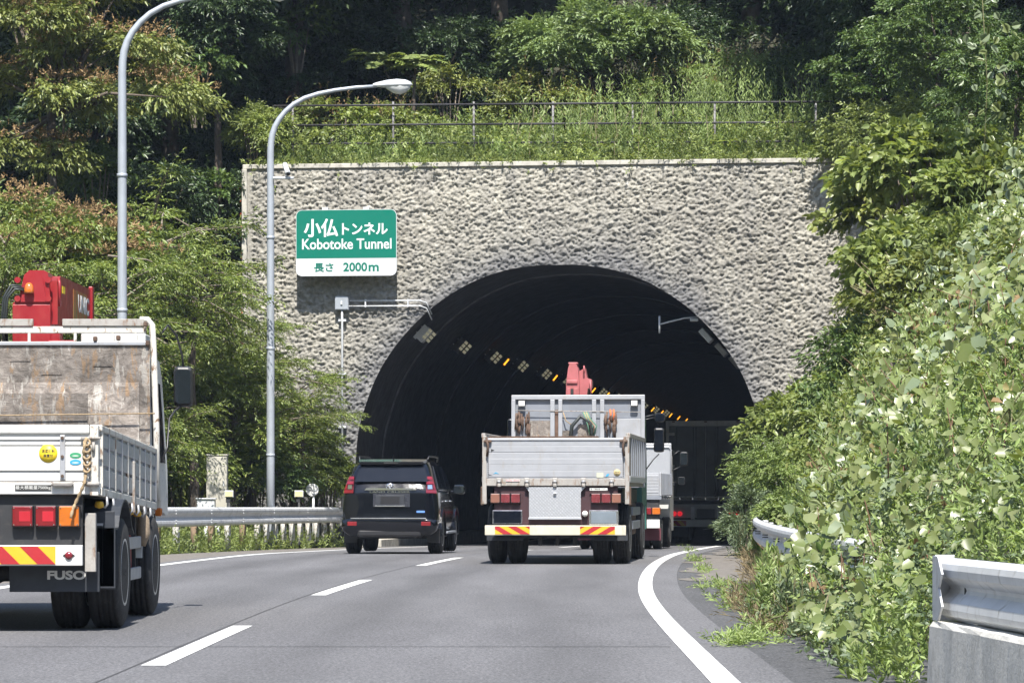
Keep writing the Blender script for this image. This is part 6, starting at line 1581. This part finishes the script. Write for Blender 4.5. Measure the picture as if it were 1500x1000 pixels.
# right bank shrubs and small trees
shrub('mulberry_bush','bright',1375,262,72,(1.9,1.2,1.0),.20,.14,'broad-leaved bright bush on the bank just right of the portal top corner',61,64,.45,16,6,.4,'broad',cat='bush')
shrub('mulberry_bush','olive',1292,300,76,(1.2,.9,1.1),.17,.12,'broad-leaved bush leaning over the right end of the portal wall',62,46,.4,16,6,.35,'broad',cat='bush')
shrub('mulberry_bush','bright',1450,330,66,(1.4,1.0,1.3),.17,.11,'broad-leaved bush near the right edge halfway up the bank',63,52,.4,18,6,.35,'broad',cat='bush')
shrub('bush','olive',1318,440,76,(1.1,.9,1.5),.12,.06,'small-leaved dull bush against the right side of the portal wall',64,54,.4,20,7,.35)
shrub('mulberry_bush','bright',1178,628,77,(1.25,1.0,.85),.15,.10,'bright broad-leaved bush covering the right foot of the tunnel mouth',65,54,.32,20,6,.3,'broad',cat='bush')
shrub('mulberry_bush','bright',1235,600,72,(1.0,.9,.9),.14,.09,'second bright broad-leaved bush right of the tunnel mouth',66,44,.32,20,6,.3,'broad',cat='bush')
shrub('fine_leaved_bush','weed',1150,705,64,(1.05,.8,.80),.065,.024,'fine-leaved grey-green bush beside the right road edge at the portal',67,70,.25,30,9,.26)
shrub('fine_leaved_bush','grey',1100,765,62,(.48,.5,.62),.065,.022,'upright fine-leaved bush at the kerb in front of the tunnel mouth',68,44,.2,28,9,.24,hang=-.4)
shrub('bush','mid',1310,560,66,(1.5,1.1,1.5),.12,.06,'mid green bush deep in the middle of the right bank',69,60,.4,20,7,.35)
shrub('bush','olive',1400,470,60,(1.5,1.1,1.2),.13,.07,'leafy bush under the pale vine leaves on the right bank',70,60,.4,20,7,.35)
shrub('bush','weed',1200,760,56,(.9,.8,.55),.08,.035,'pale small-leaved bush behind the far guard rail',71,40,.25,22,8,.26)
shrub('bush','bright',1420,560,53,(1.3,.9,.9),.12,.06,'yellow-green bush low on the right side of the bank above the kudzu',72,56,.35,22,7,.35)
shrub('bush','weed',1480,640,46,(.9,.8,.7),.10,.035,'narrow-leaved pale bush at the right edge above the near guard rail',73,40,.3,24,9,.3)
shrub('bush','bright',1255,650,60,(1.0,.8,.7),.11,.06,'yellow-green bush above the far end of the right guard rail',74,44,.3,22,7,.3)
shrub('mulberry_bush','bright',1340,400,66,(1.4,1.0,1.0),.17,.11,'broad-leaved bush between the two clumps of pale vine leaves on the bank',75,52,.4,18,6,.35,'broad',cat='bush')
shrub('bush','bright',1440,400,62,(1.5,1.0,1.0),.12,.07,'yellow-green bush behind the uppermost pale vine leaves',76,54,.4,22,7,.35)
shrub('bush','olive',1290,520,72,(.9,.8,1.0),.11,.06,'dull bush in front of the right side of the portal wall, halfway up',77,40,.35,22,7,.3)
shrub('bush','bright',1330,200,82,(1.8,1.0,.9),.10,.05,'yellow-green bush on the slope right of the railing end',78,54,.4,22,8,.35)
shrub('bush','weed',1420,250,78,(1.6,1.0,.8),.10,.05,'pale leafy bush behind the broad-leaved bushes on the right',79,50,.4,22,8,.35)
shrub('bush','bright',1330,490,66,(1.0,.8,1.1),.12,.06,'sunlit yellow-green bush in the middle of the bank beside the portal wall',80,48,.35,22,7,.35)
shrub('bush','weed',1262,590,70,(.9,.8,.8),.10,.05,'pale green bush right above the bush at the tunnel foot',84,40,.3,22,7,.3)
# trees upper right
RT = 'trees along the top of the right bank'
for i, (kind, px, py, D, sc, lab) in enumerate((('mid',1300,110,86,.62,'half-lit tree between the railing end and the upper right'),('olive',1380,60,80,.62,'half-lit tree with layered branches in the upper right'),('mid',1440,190,76,.52,'small glossy tree above the broad-leaved bushes, upper right'),('mid',1490,120,70,.5,'tree partly behind the hanging vine at the right edge'),('mid',1500,430,62,.5,'leafy tree at the right edge above the kudzu'))):
    if i == 0: R_proto = make_tree('bank_tree', 'mid', R1, 60, .7, 28, 8, .17, .08, .55, 81, trunk=.14, flat=.4)
    t = copy_tree(R_proto)
    place(t, px, py, D, sc*1.0, rndm.uniform(0,6.28), lab, RT)
for ch in list(R_proto.children): bpy.data.objects.remove(ch)
bpy.data.objects.remove(R_proto)

# ------------------------------------------------------------------ weeds on the portal roof
def portal_pts(rng, n, u0, u1, d0, d1):
    u = rng.uniform(u0, u1, n); d = rng.uniform(d0, d1, n)
    p = np.stack([PO.x+PU.x*u+PD.x*d, PO.y+PU.y*u+PD.y*d, np.full(n, ZT-.05)+np.clip(d-3.2,0,None)*.7], -1); return p, u, d
rng = np.random.default_rng(101)
p, u, d = portal_pts(rng, 2600, U0+.5, 9.3, .45, 3.6)
hgt = (.55+1.65*rng.random(2600)**.8)*np.interp(u, [U0, -4, 0, 4, 9], [.40,.60,.90,1.15,1.25])*(.35+1.3*fbm(u*1.6, d*1.1, 71, 3))*np.interp(d, [.4, 1.2, 3], [.5,.95,1.15])
V, T = twigs(rng, p, np.array([0,0,1.])+rng.normal(0,.09,p.shape), hgt, 24, .14, .030, 55, 0.02, .0, .25, -.15, Lv=.4)
w = link('tall_weeds', mesh_np('tall_weeds', V, T), LM['weed']); tag(w, 'tall thin green weeds growing through the railing on top of the portal', 'weeds', kind='stuff')
p, u, d = portal_pts(rng, 2600, U0+.1, 9.2, -.05, 2.2)
D = unit(rng.normal(0,.5,p.shape)+np.array([0,-.1,.75]))
V, T = twigs(rng, p, D, .15+.40*rng.random(len(p)), 12, .085, .035, 55, .25, .6, .35, .1)
w = link('low_weeds', mesh_np('low_weeds', V, T), LM['bright']); tag(w, 'low yellow-green weeds spilling over the front lip of the portal roof', 'weeds', kind='stuff')
p, u, d = portal_pts(rng, 2600, U0+.3, 9.2, .25, 3.4)
hgt = (.5+1.2*fbm(u*1.2, d*1.2, 66, 3))*np.interp(u, [U0, -5, -2, 2, 9], [.8,1.15,1.0,.9,1.2]); p[:,2] += hgt*rng.uniform(.1,1.1,len(p))*np.interp(d,[.2,.9,2],[.55,1,1.1])
V, T = twigs(rng, p, unit(rng.normal(0,.6,p.shape)+np.array([0,-.3,.4])), .3+.3*rng.random(len(p)), 9, .11, .055, 55, .25, .9, .35, .2)
w = link('roof_shrubbery', mesh_np('roof_shrubbery', V, T), LM['bright']); tag(w, 'leafy yellow-green growth half hiding the railing on top of the portal', 'plants', kind='stuff')
# dead stems among them
p, u, d = portal_pts(rng, 160, -2, 9.3, .5, 3)
mb = MB()
for q in p[:120]:
    h = rng.uniform(.5,1.7); mb.tube([tuple(q), tuple(q+np.array([rng.normal(0,.08),0,h*.5])), tuple(q+np.array([rng.normal(0,.15),0,h]))], .006, 4, cap=False)
o = mb.build('dry_stalks', M['rope'] if False else mat('dry_stalk', (.28,.22,.14), .9), None); tag(o, 'dry brown stalks standing among the weeds on the portal roof', 'weeds', kind='stuff')
# vines on the left edge of the portal with red specks
rng = np.random.default_rng(7); n = 260
z = rng.uniform(5.0, ZT, n); uu_ = U0-.05-np.abs(rng.normal(0,.10,n)); p = np.stack([PO.x+PU.x*uu_, PO.y+PU.y*uu_-.08, z], -1)
V, T = twigs(rng, p, rng.normal(0,.6,p.shape)+np.array([-.3,-.4,.2]), .2, 5, .08, .045, 50, .2, .6, .4, .1)
o = link('edge_vine', mesh_np('edge_vine', V, T), LM['dark']); tag(o, 'dark vine climbing the left edge of the portal wall', 'vine', kind='stuff')
V, T = leaves(p[::14], unit(rng.normal(0,.5,p[::14].shape)+np.array([0,-.5,-.6])), unit(rng.normal(0,1,p[::14].shape)), np.full(len(p[::14]),.10), np.full(len(p[::14]),.06), shape='broad')
o = link('vine_flowers', mesh_np('vine_flowers', V, T), mat('orange_flower', (.60,.10,.03), .6)); tag(o, 'tiny orange-red flowers dotted down the left edge of the portal wall', 'flowers', kind='stuff')

# ------------------------------------------------------------------ right bank cover
def inset(y): return np.interp(y, [20, 32, 40, 56, 62, 90], [.72, .80, 1.45, 1.55, 1.25, 1.0])
def veg_h(x, y):
    e = x-(RX(y)+inset(y))
    b = np.clip(e, 0, None)
    f = .5*fbm(x*.9+7, y*.45, 21, 4)+.5*fbm(x*2.1, y*1.3, 22, 3)
    return (.10+np.clip(b*.85, 0, 1.0)*.75 + np.clip(b-1.0, 0, 1.3)*.75)*(.45+1.1*f) + np.clip(b,0,1)*1.1*(fbm(x*2.4, y*1.2, 24, 3)-.5)
def surf(x, y): return np.maximum(bankH(x, y), RZ(y)) + veg_h(x, y)
def scatter(rng, n, y0, y1, e0, e1, ye=1.0, zone=None):
    y = y0+(y1-y0)*rng.random(n)**ye; x = RX(y)+inset(y)+e0+(e1-e0)*rng.random(n)
    # keep only what the photograph's cone could see, with a margin of two metres
    k = (x/y*F < 750+F*2.0/y+40)
    x, y = x[k], y[k]
    # the concrete base and near rail stay clear
    k = ~((y < 19.6) & (x > 2.15)); x, y = x[k], y[k]
    if zone is not None:
        z = fbm(x*.7+3, y*.30+11, 33, 3); k = zone(z, rng.random(len(z))); x, y = x[k], y[k]
    return x, y
def normal_at(x, y):
    d = .25; sx = (surf(x+d, y)-surf(x-d, y))/(2*d); sy = (surf(x, y+d)-surf(x, y-d))/(2*d)
    return unit(np.stack([-sx*.8, -sy*.8-.35, np.ones_like(x)], -1))
# a. undergrowth stems filling the bank
rng = np.random.default_rng(201)
def stems(n, y0, y1, e0, e1, name, kind, L, W, m, label, seed, hmul=1.0, ye=1.0, zone=None, ang=55, lean=.18, hang=-.1, shape='slim'):
    rng = np.random.default_rng(seed); x, y = scatter(rng, n, y0, y1, e0, e1, ye, zone)
    z0 = np.maximum(bankH(x, y), RZ(y)-.02); h = veg_h(x, y)*(.55+.65*rng.random(len(x)))*hmul+.06
    P = np.stack([x, y, z0], -1); D = normal_at(x, y)*.25+np.array([0,0,1.])+rng.normal(0,lean,P.shape)
    V, T = twigs(rng, P, D, h, m, L, W, ang, .05, .0, .3, hang, shape)
    o = link(name, mesh_np(name, V, T), LM[kind]); tag(o, label, 'plants', kind='stuff'); return o
stems(2600, 30, 87, 0, 9, 'bank_undergrowth', 'mid', .11, .045, 20, 'mid green undergrowth filling the right bank beneath the vines', 202, .9)
stems(1150, 20.0, 60, .05, 3.0, 'bank_weeds', 'weed', .075, .022, 26, 'fine pale green weeds mixed along the foot of the right bank', 203, 1.0, 1.3)
stems(900, 40, 87, .1, 8, 'goldenrod_stems', 'weed', .12, .022, 28, 'upright narrow-leaved stems rising through the right bank cover', 204, 1.35, 1.0, lambda z, r: z > .45)
# b. leafy skin of mixed shrubs
def skin(n, y0, y1, e0, e1, name, kind, L, W, label, seed, zone=None, shape='slim', m=5, tl=.28, ye=1.0, off=0., thick=.35):
    rng = np.random.default_rng(seed); x, y = scatter(rng, n, y0, y1, e0, e1, ye, zone)
    N = normal_at(x, y); z = surf(x, y)
    P = np.stack([x, y, z], -1)+N*(off-thick*rng.random(len(x))**1.5)[:,None]
    P[:,2] = np.maximum(P[:,2], RZ(y)+.03)
    D = unit(N*.5+rng.normal(0,.6,P.shape)+np.array([0,-.1,.1]))
    V, T = twigs(rng, P, D, tl*(.5+rng.random(len(x))), m, L, W, 55, .25, 1.0, .35, .15, shape)
    V[:,2] = np.maximum(V[:,2], .012-.015*np.clip(V[:,1]-60,0,None))
    o = link(name, mesh_np(name, V, T), LM[kind]); tag(o, label, 'plants', kind='stuff'); return o
skin(6000, 34, 87, .3, 9, 'mixed_shrub_cover', 'olive', .10, .05, 'dull green mixed shrub leaves covering the right bank', 211, lambda z, r: (z < .47) | (r < .15))
skin(5200, 34, 87, .3, 9, 'light_shrub_cover', 'bright', .11, .06, 'light yellow-green shrub leaves in patches on the right bank', 212, lambda z, r: ((z > .38) & (z < .50)) | (r < .12))
skin(1900, 20.0, 40, .12, 2.6, 'verge_weeds', 'weed', .055, .022, 'small-leaved pale weeds spilling onto the right shoulder', 213, None, m=8, tl=.16, thick=.2)
skin(1200, 19.9, 34, .0, 1.6, 'pale_flower_weeds', 'grey', .05, .028, 'greyish flowering weeds at the foot of the near guard rail', 214, lambda z, r: r < .7, m=7, tl=.14, thick=.1)

# c. kudzu: one vine with the leaves that show largest as parts, the rest as one mass
kz = empty('kudzu_vine', (3.6, 34, 0)); tag(kz, 'kudzu vine with broad pale leaves draped over the right bank and guard rail', 'vine')
rng = np.random.default_rng(301)
def kudzu_pts(n, y0, y1, e0, e1, zone, seed, ye=1.0, off=.05, thick=.25):
    rng = np.random.default_rng(seed); x, y = scatter(rng, n, y0, y1, e0, e1, ye, zone)
    N = normal_at(x, y); P = np.stack([x, y, surf(x, y)], -1)+N*(off-thick*rng.random(len(x)))[:,None]
    # loose tufts hanging over the far guard rail
    A = unit(rng.normal(0,.6,P.shape)+np.array([-.1,-.35,-.35])); NN = unit(N+rng.normal(0,.40,P.shape)+np.array([0,-.75,.35]))
    return P, A, NN
zk = lambda z, r: (z > .46) & (r < .9) | (r < .10)
P1, A1, N1 = kudzu_pts(11000, 30, 66, .2, 6.0, zk, 302, off=.16, thick=.30)
P2, A2, N2 = kudzu_pts(1800, 21.0, 33, .12, 2.2, lambda z, r: (z > .42) & (r < .9), 303, off=.12)
n1 = len(P1); rng = np.random.default_rng(304)
s1 = rng.uniform(.09, .17, n1)
o_ = Vector(kz.location); sh = np.array(o_)
V, T = leaves(P1-sh, A1, N1, s1, s1*.95, .12, .15, 'broad')
fo = link('foliage', mesh_np('foliage', V, T), LM['kudzu'], kz); fo['kind'] = 'stuff'
k = rng.random(n1) < .10
V, T = leaves(P1[k]-sh+N1[k]*.04, A1[k], N1[k], s1[k]*1.25, s1[k]*1.25, .10, .12, 'broad')
fo = link('pale_foliage', mesh_np('pale_foliage', V, T), LM['kudzu_pale'], kz); fo['kind'] = 'stuff'
s2 = rng.uniform(.055, .115, len(P2))
V, T = leaves(P2-sh, A2, N2, s2, s2*.95, .12, .15, 'broad')
fo = link('foliage', mesh_np('foliage', V, T), LM['kudzu'], kz); fo['kind'] = 'stuff'
# individually built leaves: three lobed leaflets on a stalk, shared meshes
def kleaf(seed, kind):
    r = np.random.default_rng(seed); outl = []
    lob = [(0,0),(.22,.10),(.40,.30),(.44,.55),(.36,.78),(.20,.92),(0,1.05)]
    pts = [(x*(1+r.normal(0,.06)), y) for x, y in lob]
    V = [(0, y, 0) for y in (0,.35,.7,1.05)]
    R = [(x, y, .16*x-.18*y*y) for x, y in pts[1:-1]]; Lf = [(-x*(1+r.normal(0,.08)), y, z+r.normal(0,.03)) for x, y, z in R]
    mid = [(0,0,0),(0,.35,-.02),(0,.7,-.09),(0,1.05,-.22)]
    V = mid+R+Lf; T = []
    for b_ in (4, 9):
        a = b_; q = [(0,a,1),(a,a+1,1),(a+1,a+2,1),(1,a+2,2),(a+2,a+3,2),(a+3,a+4,2),(2,a+4,3)]
        T += q
    return mesh_np('leaf', V, T)
KM = [kleaf(s, 0) for s in range(4)]
for i, me in enumerate(KM): me.materials.append(LM['kudzu_pale'] if i % 2 else LM['kudzu'])
d1 = P1[:,1]; vis = np.argsort(d1*(.7+.6*rng.random(n1)))
cnt = 0
clus = [(1385,395,52,.9,.45,60),(1345,515,50,.4,.3,22),(1450,120,48,.45,1.0,64),(1460,560,44,.5,.45,40),(1270,740,33,.5,.22,34),(1390,690,36,.5,.35,30),(1180,905,27,.32,.18,30),(1300,960,24.5,.4,.14,30),(1480,260,46,.25,.4,18)]
for ci, (px, py, D, rx, rz_, nn) in enumerate(clus):
    c = at(px, py, D)
    for i in range(nn):
        q = np.random.default_rng(ci*100+i); p = c+Vector((q.normal(0,rx*.6), q.normal(0,.35), q.normal(0,rz_*.6)))
        if p.z < .06: p.z = .06+abs(q.normal(0,.05))
        a = unit(q.normal(0,.55,3)+np.array([0,-.25,-.45])); nn_ = unit(q.normal(0,.4,3)+np.array([0,-.75,.7])); S = unit(np.cross(a, nn_)); nn2 = np.cross(S, a)
        s = q.uniform(.08,.14)*(.75 if D < 30 else 1)*(1.15 if D > 45 else 1)
        o = link('leaf', KM[(i*7+ci) % 4], None, kz)
        m4 = Matrix(((S[0]*s, a[0]*s, nn2[0]*s, p.x-o_.x), (S[1]*s, a[1]*s, nn2[1]*s, p.y-o_.y), (S[2]*s, a[2]*s, nn2[2]*s, p.z-o_.z), (0,0,0,1)))
        o.matrix_basis = m4; cnt += 1
# woody stems and withered leaves of the vine
mb = MB(); rng = np.random.default_rng(9); WL = []
for i in range(120):
    y = rng.uniform(24, 58)**1.0; x = float(RX(y))+inset(y)+rng.uniform(.25, 3.2); z = float(surf(x, y)); h = rng.uniform(.15,.55); lx = rng.normal(0,.18)
    mb.tube([(x-o_.x, y-.1-o_.y, z-.7-o_.z), (x+lx*.4-o_.x, y-.12-o_.y, z-o_.z), (x+lx-o_.x, y-.1-o_.y, z+h*.6-o_.z)], [.009,.007,.004], 5, cap=False)
    if i % 4 == 0: WL += [(x+rng.normal(0,.08), y-.15+rng.normal(0,.08), z+rng.normal(0,.10)) for q in range(9)]
mb.build('woody_stems', mat('woody_stem', (.17,.095,.06), .85), kz, kind='stuff')
WL = np.array(WL)-sh; V, T = leaves(WL, unit(rng.normal(0,.5,WL.shape)+np.array([0,-.2,-.6])), unit(rng.normal(0,.6,WL.shape)+np.array([0,-.8,.2])), np.full(len(WL),.11), np.full(len(WL),.08), .35, .3, 'broad')
link('withered_leaves', mesh_np('withered_leaves', V, T), leafmat('leaf_withered', [(.16,.10,.05),(.24,.17,.09),(.20,.19,.07)], .7, .2, .2), kz)['kind'] = 'stuff'
# runners
mb = MB(); rng = np.random.default_rng(5)
for i in range(60):
    y = rng.uniform(26, 60); x = float(RX(y))+inset(y)+rng.uniform(.3, 3.5); pts = []
    dx, dy = rng.normal(0,.25), rng.normal(0,.6)
    for q in range(6):
        xx, yy = x+dx*q*.5, y+dy*q*.5; pts.append((xx-o_.x, yy-o_.y, float(surf(xx, yy))+.03+.05*math.sin(q*2+i)-o_.z))
    mb.tube(pts, .006, 4, cap=False)
c = at(1442, 0, 48)
mb.tube([tuple(at(1438,-20,48)-o_), tuple(at(1446,120,48.2)-o_), tuple(at(1441,240,48)-o_), tuple(at(1450,330,49)-o_)], .005, 5)
mb.build('runners', mat('vine_stem', (.14,.13,.06), .8), kz, kind='stuff')
# dry grass stalks on the bank
mb = MB()
for i in range(34):
    a = at(rng.uniform(1290,1340), rng.uniform(440,500), 60); b_ = a+Vector((rng.uniform(-.7,-.1), 0, rng.uniform(.4,1.0)))
    mb.tube([a, (a+b_)/2+Vector((.05,0,.1)), b_], .0045, 4, cap=False)
for i in range(60):
    y = rng.uniform(24, 50); x = float(RX(y))+inset(y)+rng.uniform(.1,1.6); z = float(max(bankH(x,y), 0)); h = rng.uniform(.15,.5)
    mb.tube([(x,y,z),(x+rng.normal(0,.05),y,z+h*.6),(x+rng.normal(0,.12),y,z+h)], .004, 4, cap=False)
o = mb.build('dry_grass_stalks', mat('dry_grass', (.33,.27,.17), .9), None); tag(o, 'dry tan grass stalks leaning out of the right bank', 'grass', kind='stuff')
# trunk seen through the leaves of the bank
tk = MB(); q0 = at(1312, 760, 47); tk.tube([q0, q0+Vector((.0,0,.5)), q0+Vector((.04,0,1.0)), q0+Vector((.0,.1,2.2))], [.14,.12,.10,.07], 10)
o = tk.build('tree_trunk', M['bark'], None); tag(o, 'dark bare trunk showing through the vine leaves on the right bank', 'trunk')

for i, (px, py, D, h, kind, lab) in enumerate(((1133,905,28.5,.72,'weed','tall leafy weed standing at the inner corner of the right shoulder'),(1160,915,27.5,.50,'grey','second tall weed just right of the tallest one on the right shoulder'),(1085,800,59,.85,'grey','upright grey-green weed at the kerb by the road bend'),(1120,800,57,.7,'weed','upright weed right of the grey-green one at the kerb'))):
    rng = np.random.default_rng(600+i); c = at(px, py, D); c.z = max(0., float(RZ(D)))
    P = np.array([[c.x+rng.normal(0,.07), D+rng.normal(0,.10), float(RZ(D))] for q in range(26)]); Dd = np.array([0,0,1.])+rng.normal(0,.10,P.shape)
    t = empty('weed', (c.x, D, float(RZ(D)))); tag(t, lab, 'weed'); P = P-np.array(t.location)
    V, T = twigs(rng, P, Dd, h*(.5+.6*rng.random(26)), 30, .075, .020, 55, .05, .0, .3, -.1); link('leaves', mesh_np('leaves', V, T), LM[kind], t)
    mb = MB()
    for p_, d_ in list(zip(P, Dd))[::3]: mb.tube([tuple(p_), tuple(p_+unit(d_)*h*.9)], .004, 4, cap=False)
    mb.build('stems', mat('weed_stem', (.16,.15,.07), .8), t, kind='stuff')
rng = np.random.default_rng(650); n = 900
y = rng.uniform(26, 58, n); x = RX(y)+inset(y)+rng.uniform(-.12,.45,n); P = np.stack([x, y, RZ(y)], -1)
V, T = twigs(rng, P, unit(rng.normal(0,.35,P.shape)+np.array([0,0,.8])), .12+.25*rng.random(n), 6, .11, .008, 25, .3, .6, .25, .1)
V[:,2] = np.maximum(V[:,2], RZ(V[:,1])+.006)
o = link('dead_grass', mesh_np('dead_grass', V, T), LM['dry']); tag(o, 'tan dead grass lying along the edge of the right shoulder', 'grass', kind='stuff')
# ------------------------------------------------------------------ tufts on the shoulder and the left verge
rng = np.random.default_rng(401); P = []
for (px, py, r, n) in ((1018,822,.12,26),(1030,838,.15,26),(1060,862,.22,60),(1085,880,.25,80),(1105,893,.25,70),(1075,945,.12,40),(1105,940,.12,50),(1125,925,.15,50),(1010,808,.1,14)):
    D = EYE*F/(py-HY); c = at(px, py, D)
    for i in range(n): P.append((c.x+rng.normal(0,r*.6), c.y+rng.normal(0,r*2.2), .0))
P = np.array(P); D = unit(rng.normal(0,.45,P.shape)+np.array([0,0,.6]))
V, T = twigs(rng, P, D, .10+.12*rng.random(len(P)), 9, .06, .014, 40, .3, .6, .35, .1)
V[:,2] = np.maximum(V[:,2], .008)
o = link('grass_tufts', mesh_np('grass_tufts', V, T), LM['weed']); tag(o, 'pale grass tufts growing from cracks of the right shoulder', 'grass', kind='stuff')
def left_cover(n, y0, y1, e0, e1, name, kind, L, W, hh, label, seed, m=12):
    rng = np.random.default_rng(seed); y = rng.uniform(y0, y1, n); e = e0+(e1-e0)*rng.random(n); x = LX(y)-e
    z = np.where(e > 2.6, lbankH(x, y), RZ(y)-.04)
    P = np.stack([x, y, z], -1); f = fbm(x*1.3, y*.9, 44, 3)
    V, T = twigs(rng, P, unit(rng.normal(0,.3,P.shape)+np.array([0,0,1.])), hh*(.35+1.2*f)*(.5+rng.random(n)), m, L, W, 55, .1, .3, .35, 0)
    o = link(name, mesh_np(name, V, T), LM[kind]); tag(o, label, 'plants', kind='stuff')
left_cover(2600, 60, 87.2, 1.9, 5.5, 'verge_grass', 'bright', .10, .030, .42, 'bright green grass and weeds behind the left guard rail', 501)
left_cover(2600, 62, 87.0, 5.4, 11, 'verge_undergrowth', 'feather', .11, .045, 2.3, 'leafy undergrowth below the feathery trees on the left verge', 502, 18)
left_cover(600, 80, 87.2, 4.2, 7.0, 'verge_bush_leaves', 'olive', .12, .045, 1.6, 'olive bushes behind the lamp post foot on the left verge', 503, 18)
# ------------------------------------------------------------------ summer haze over the whole valley
mb = MB(); mb.span(-960, 960, -860, 1260, -4.6, 262)
hz_o = mb.build('haze', None, None); hz_o['kind'] = 'stuff'; hz_o['label'] = 'thin bluish summer haze filling the valley air'
hm = bpy.data.materials.new('haze_air'); hm.use_nodes = True; hn, hl = nodes_of(hm); hn.clear()
ho = hn.new('ShaderNodeOutputMaterial'); pv = hn.new('ShaderNodeVolumePrincipled')
pv.inputs['Color'].default_value = (.62, .77, 1.0, 1); pv.inputs['Density'].default_value = HAZE; pv.inputs['Anisotropy'].default_value = .0
hl.new(pv.outputs[0], ho.inputs['Volume']); hz_o.data.materials.append(hm)
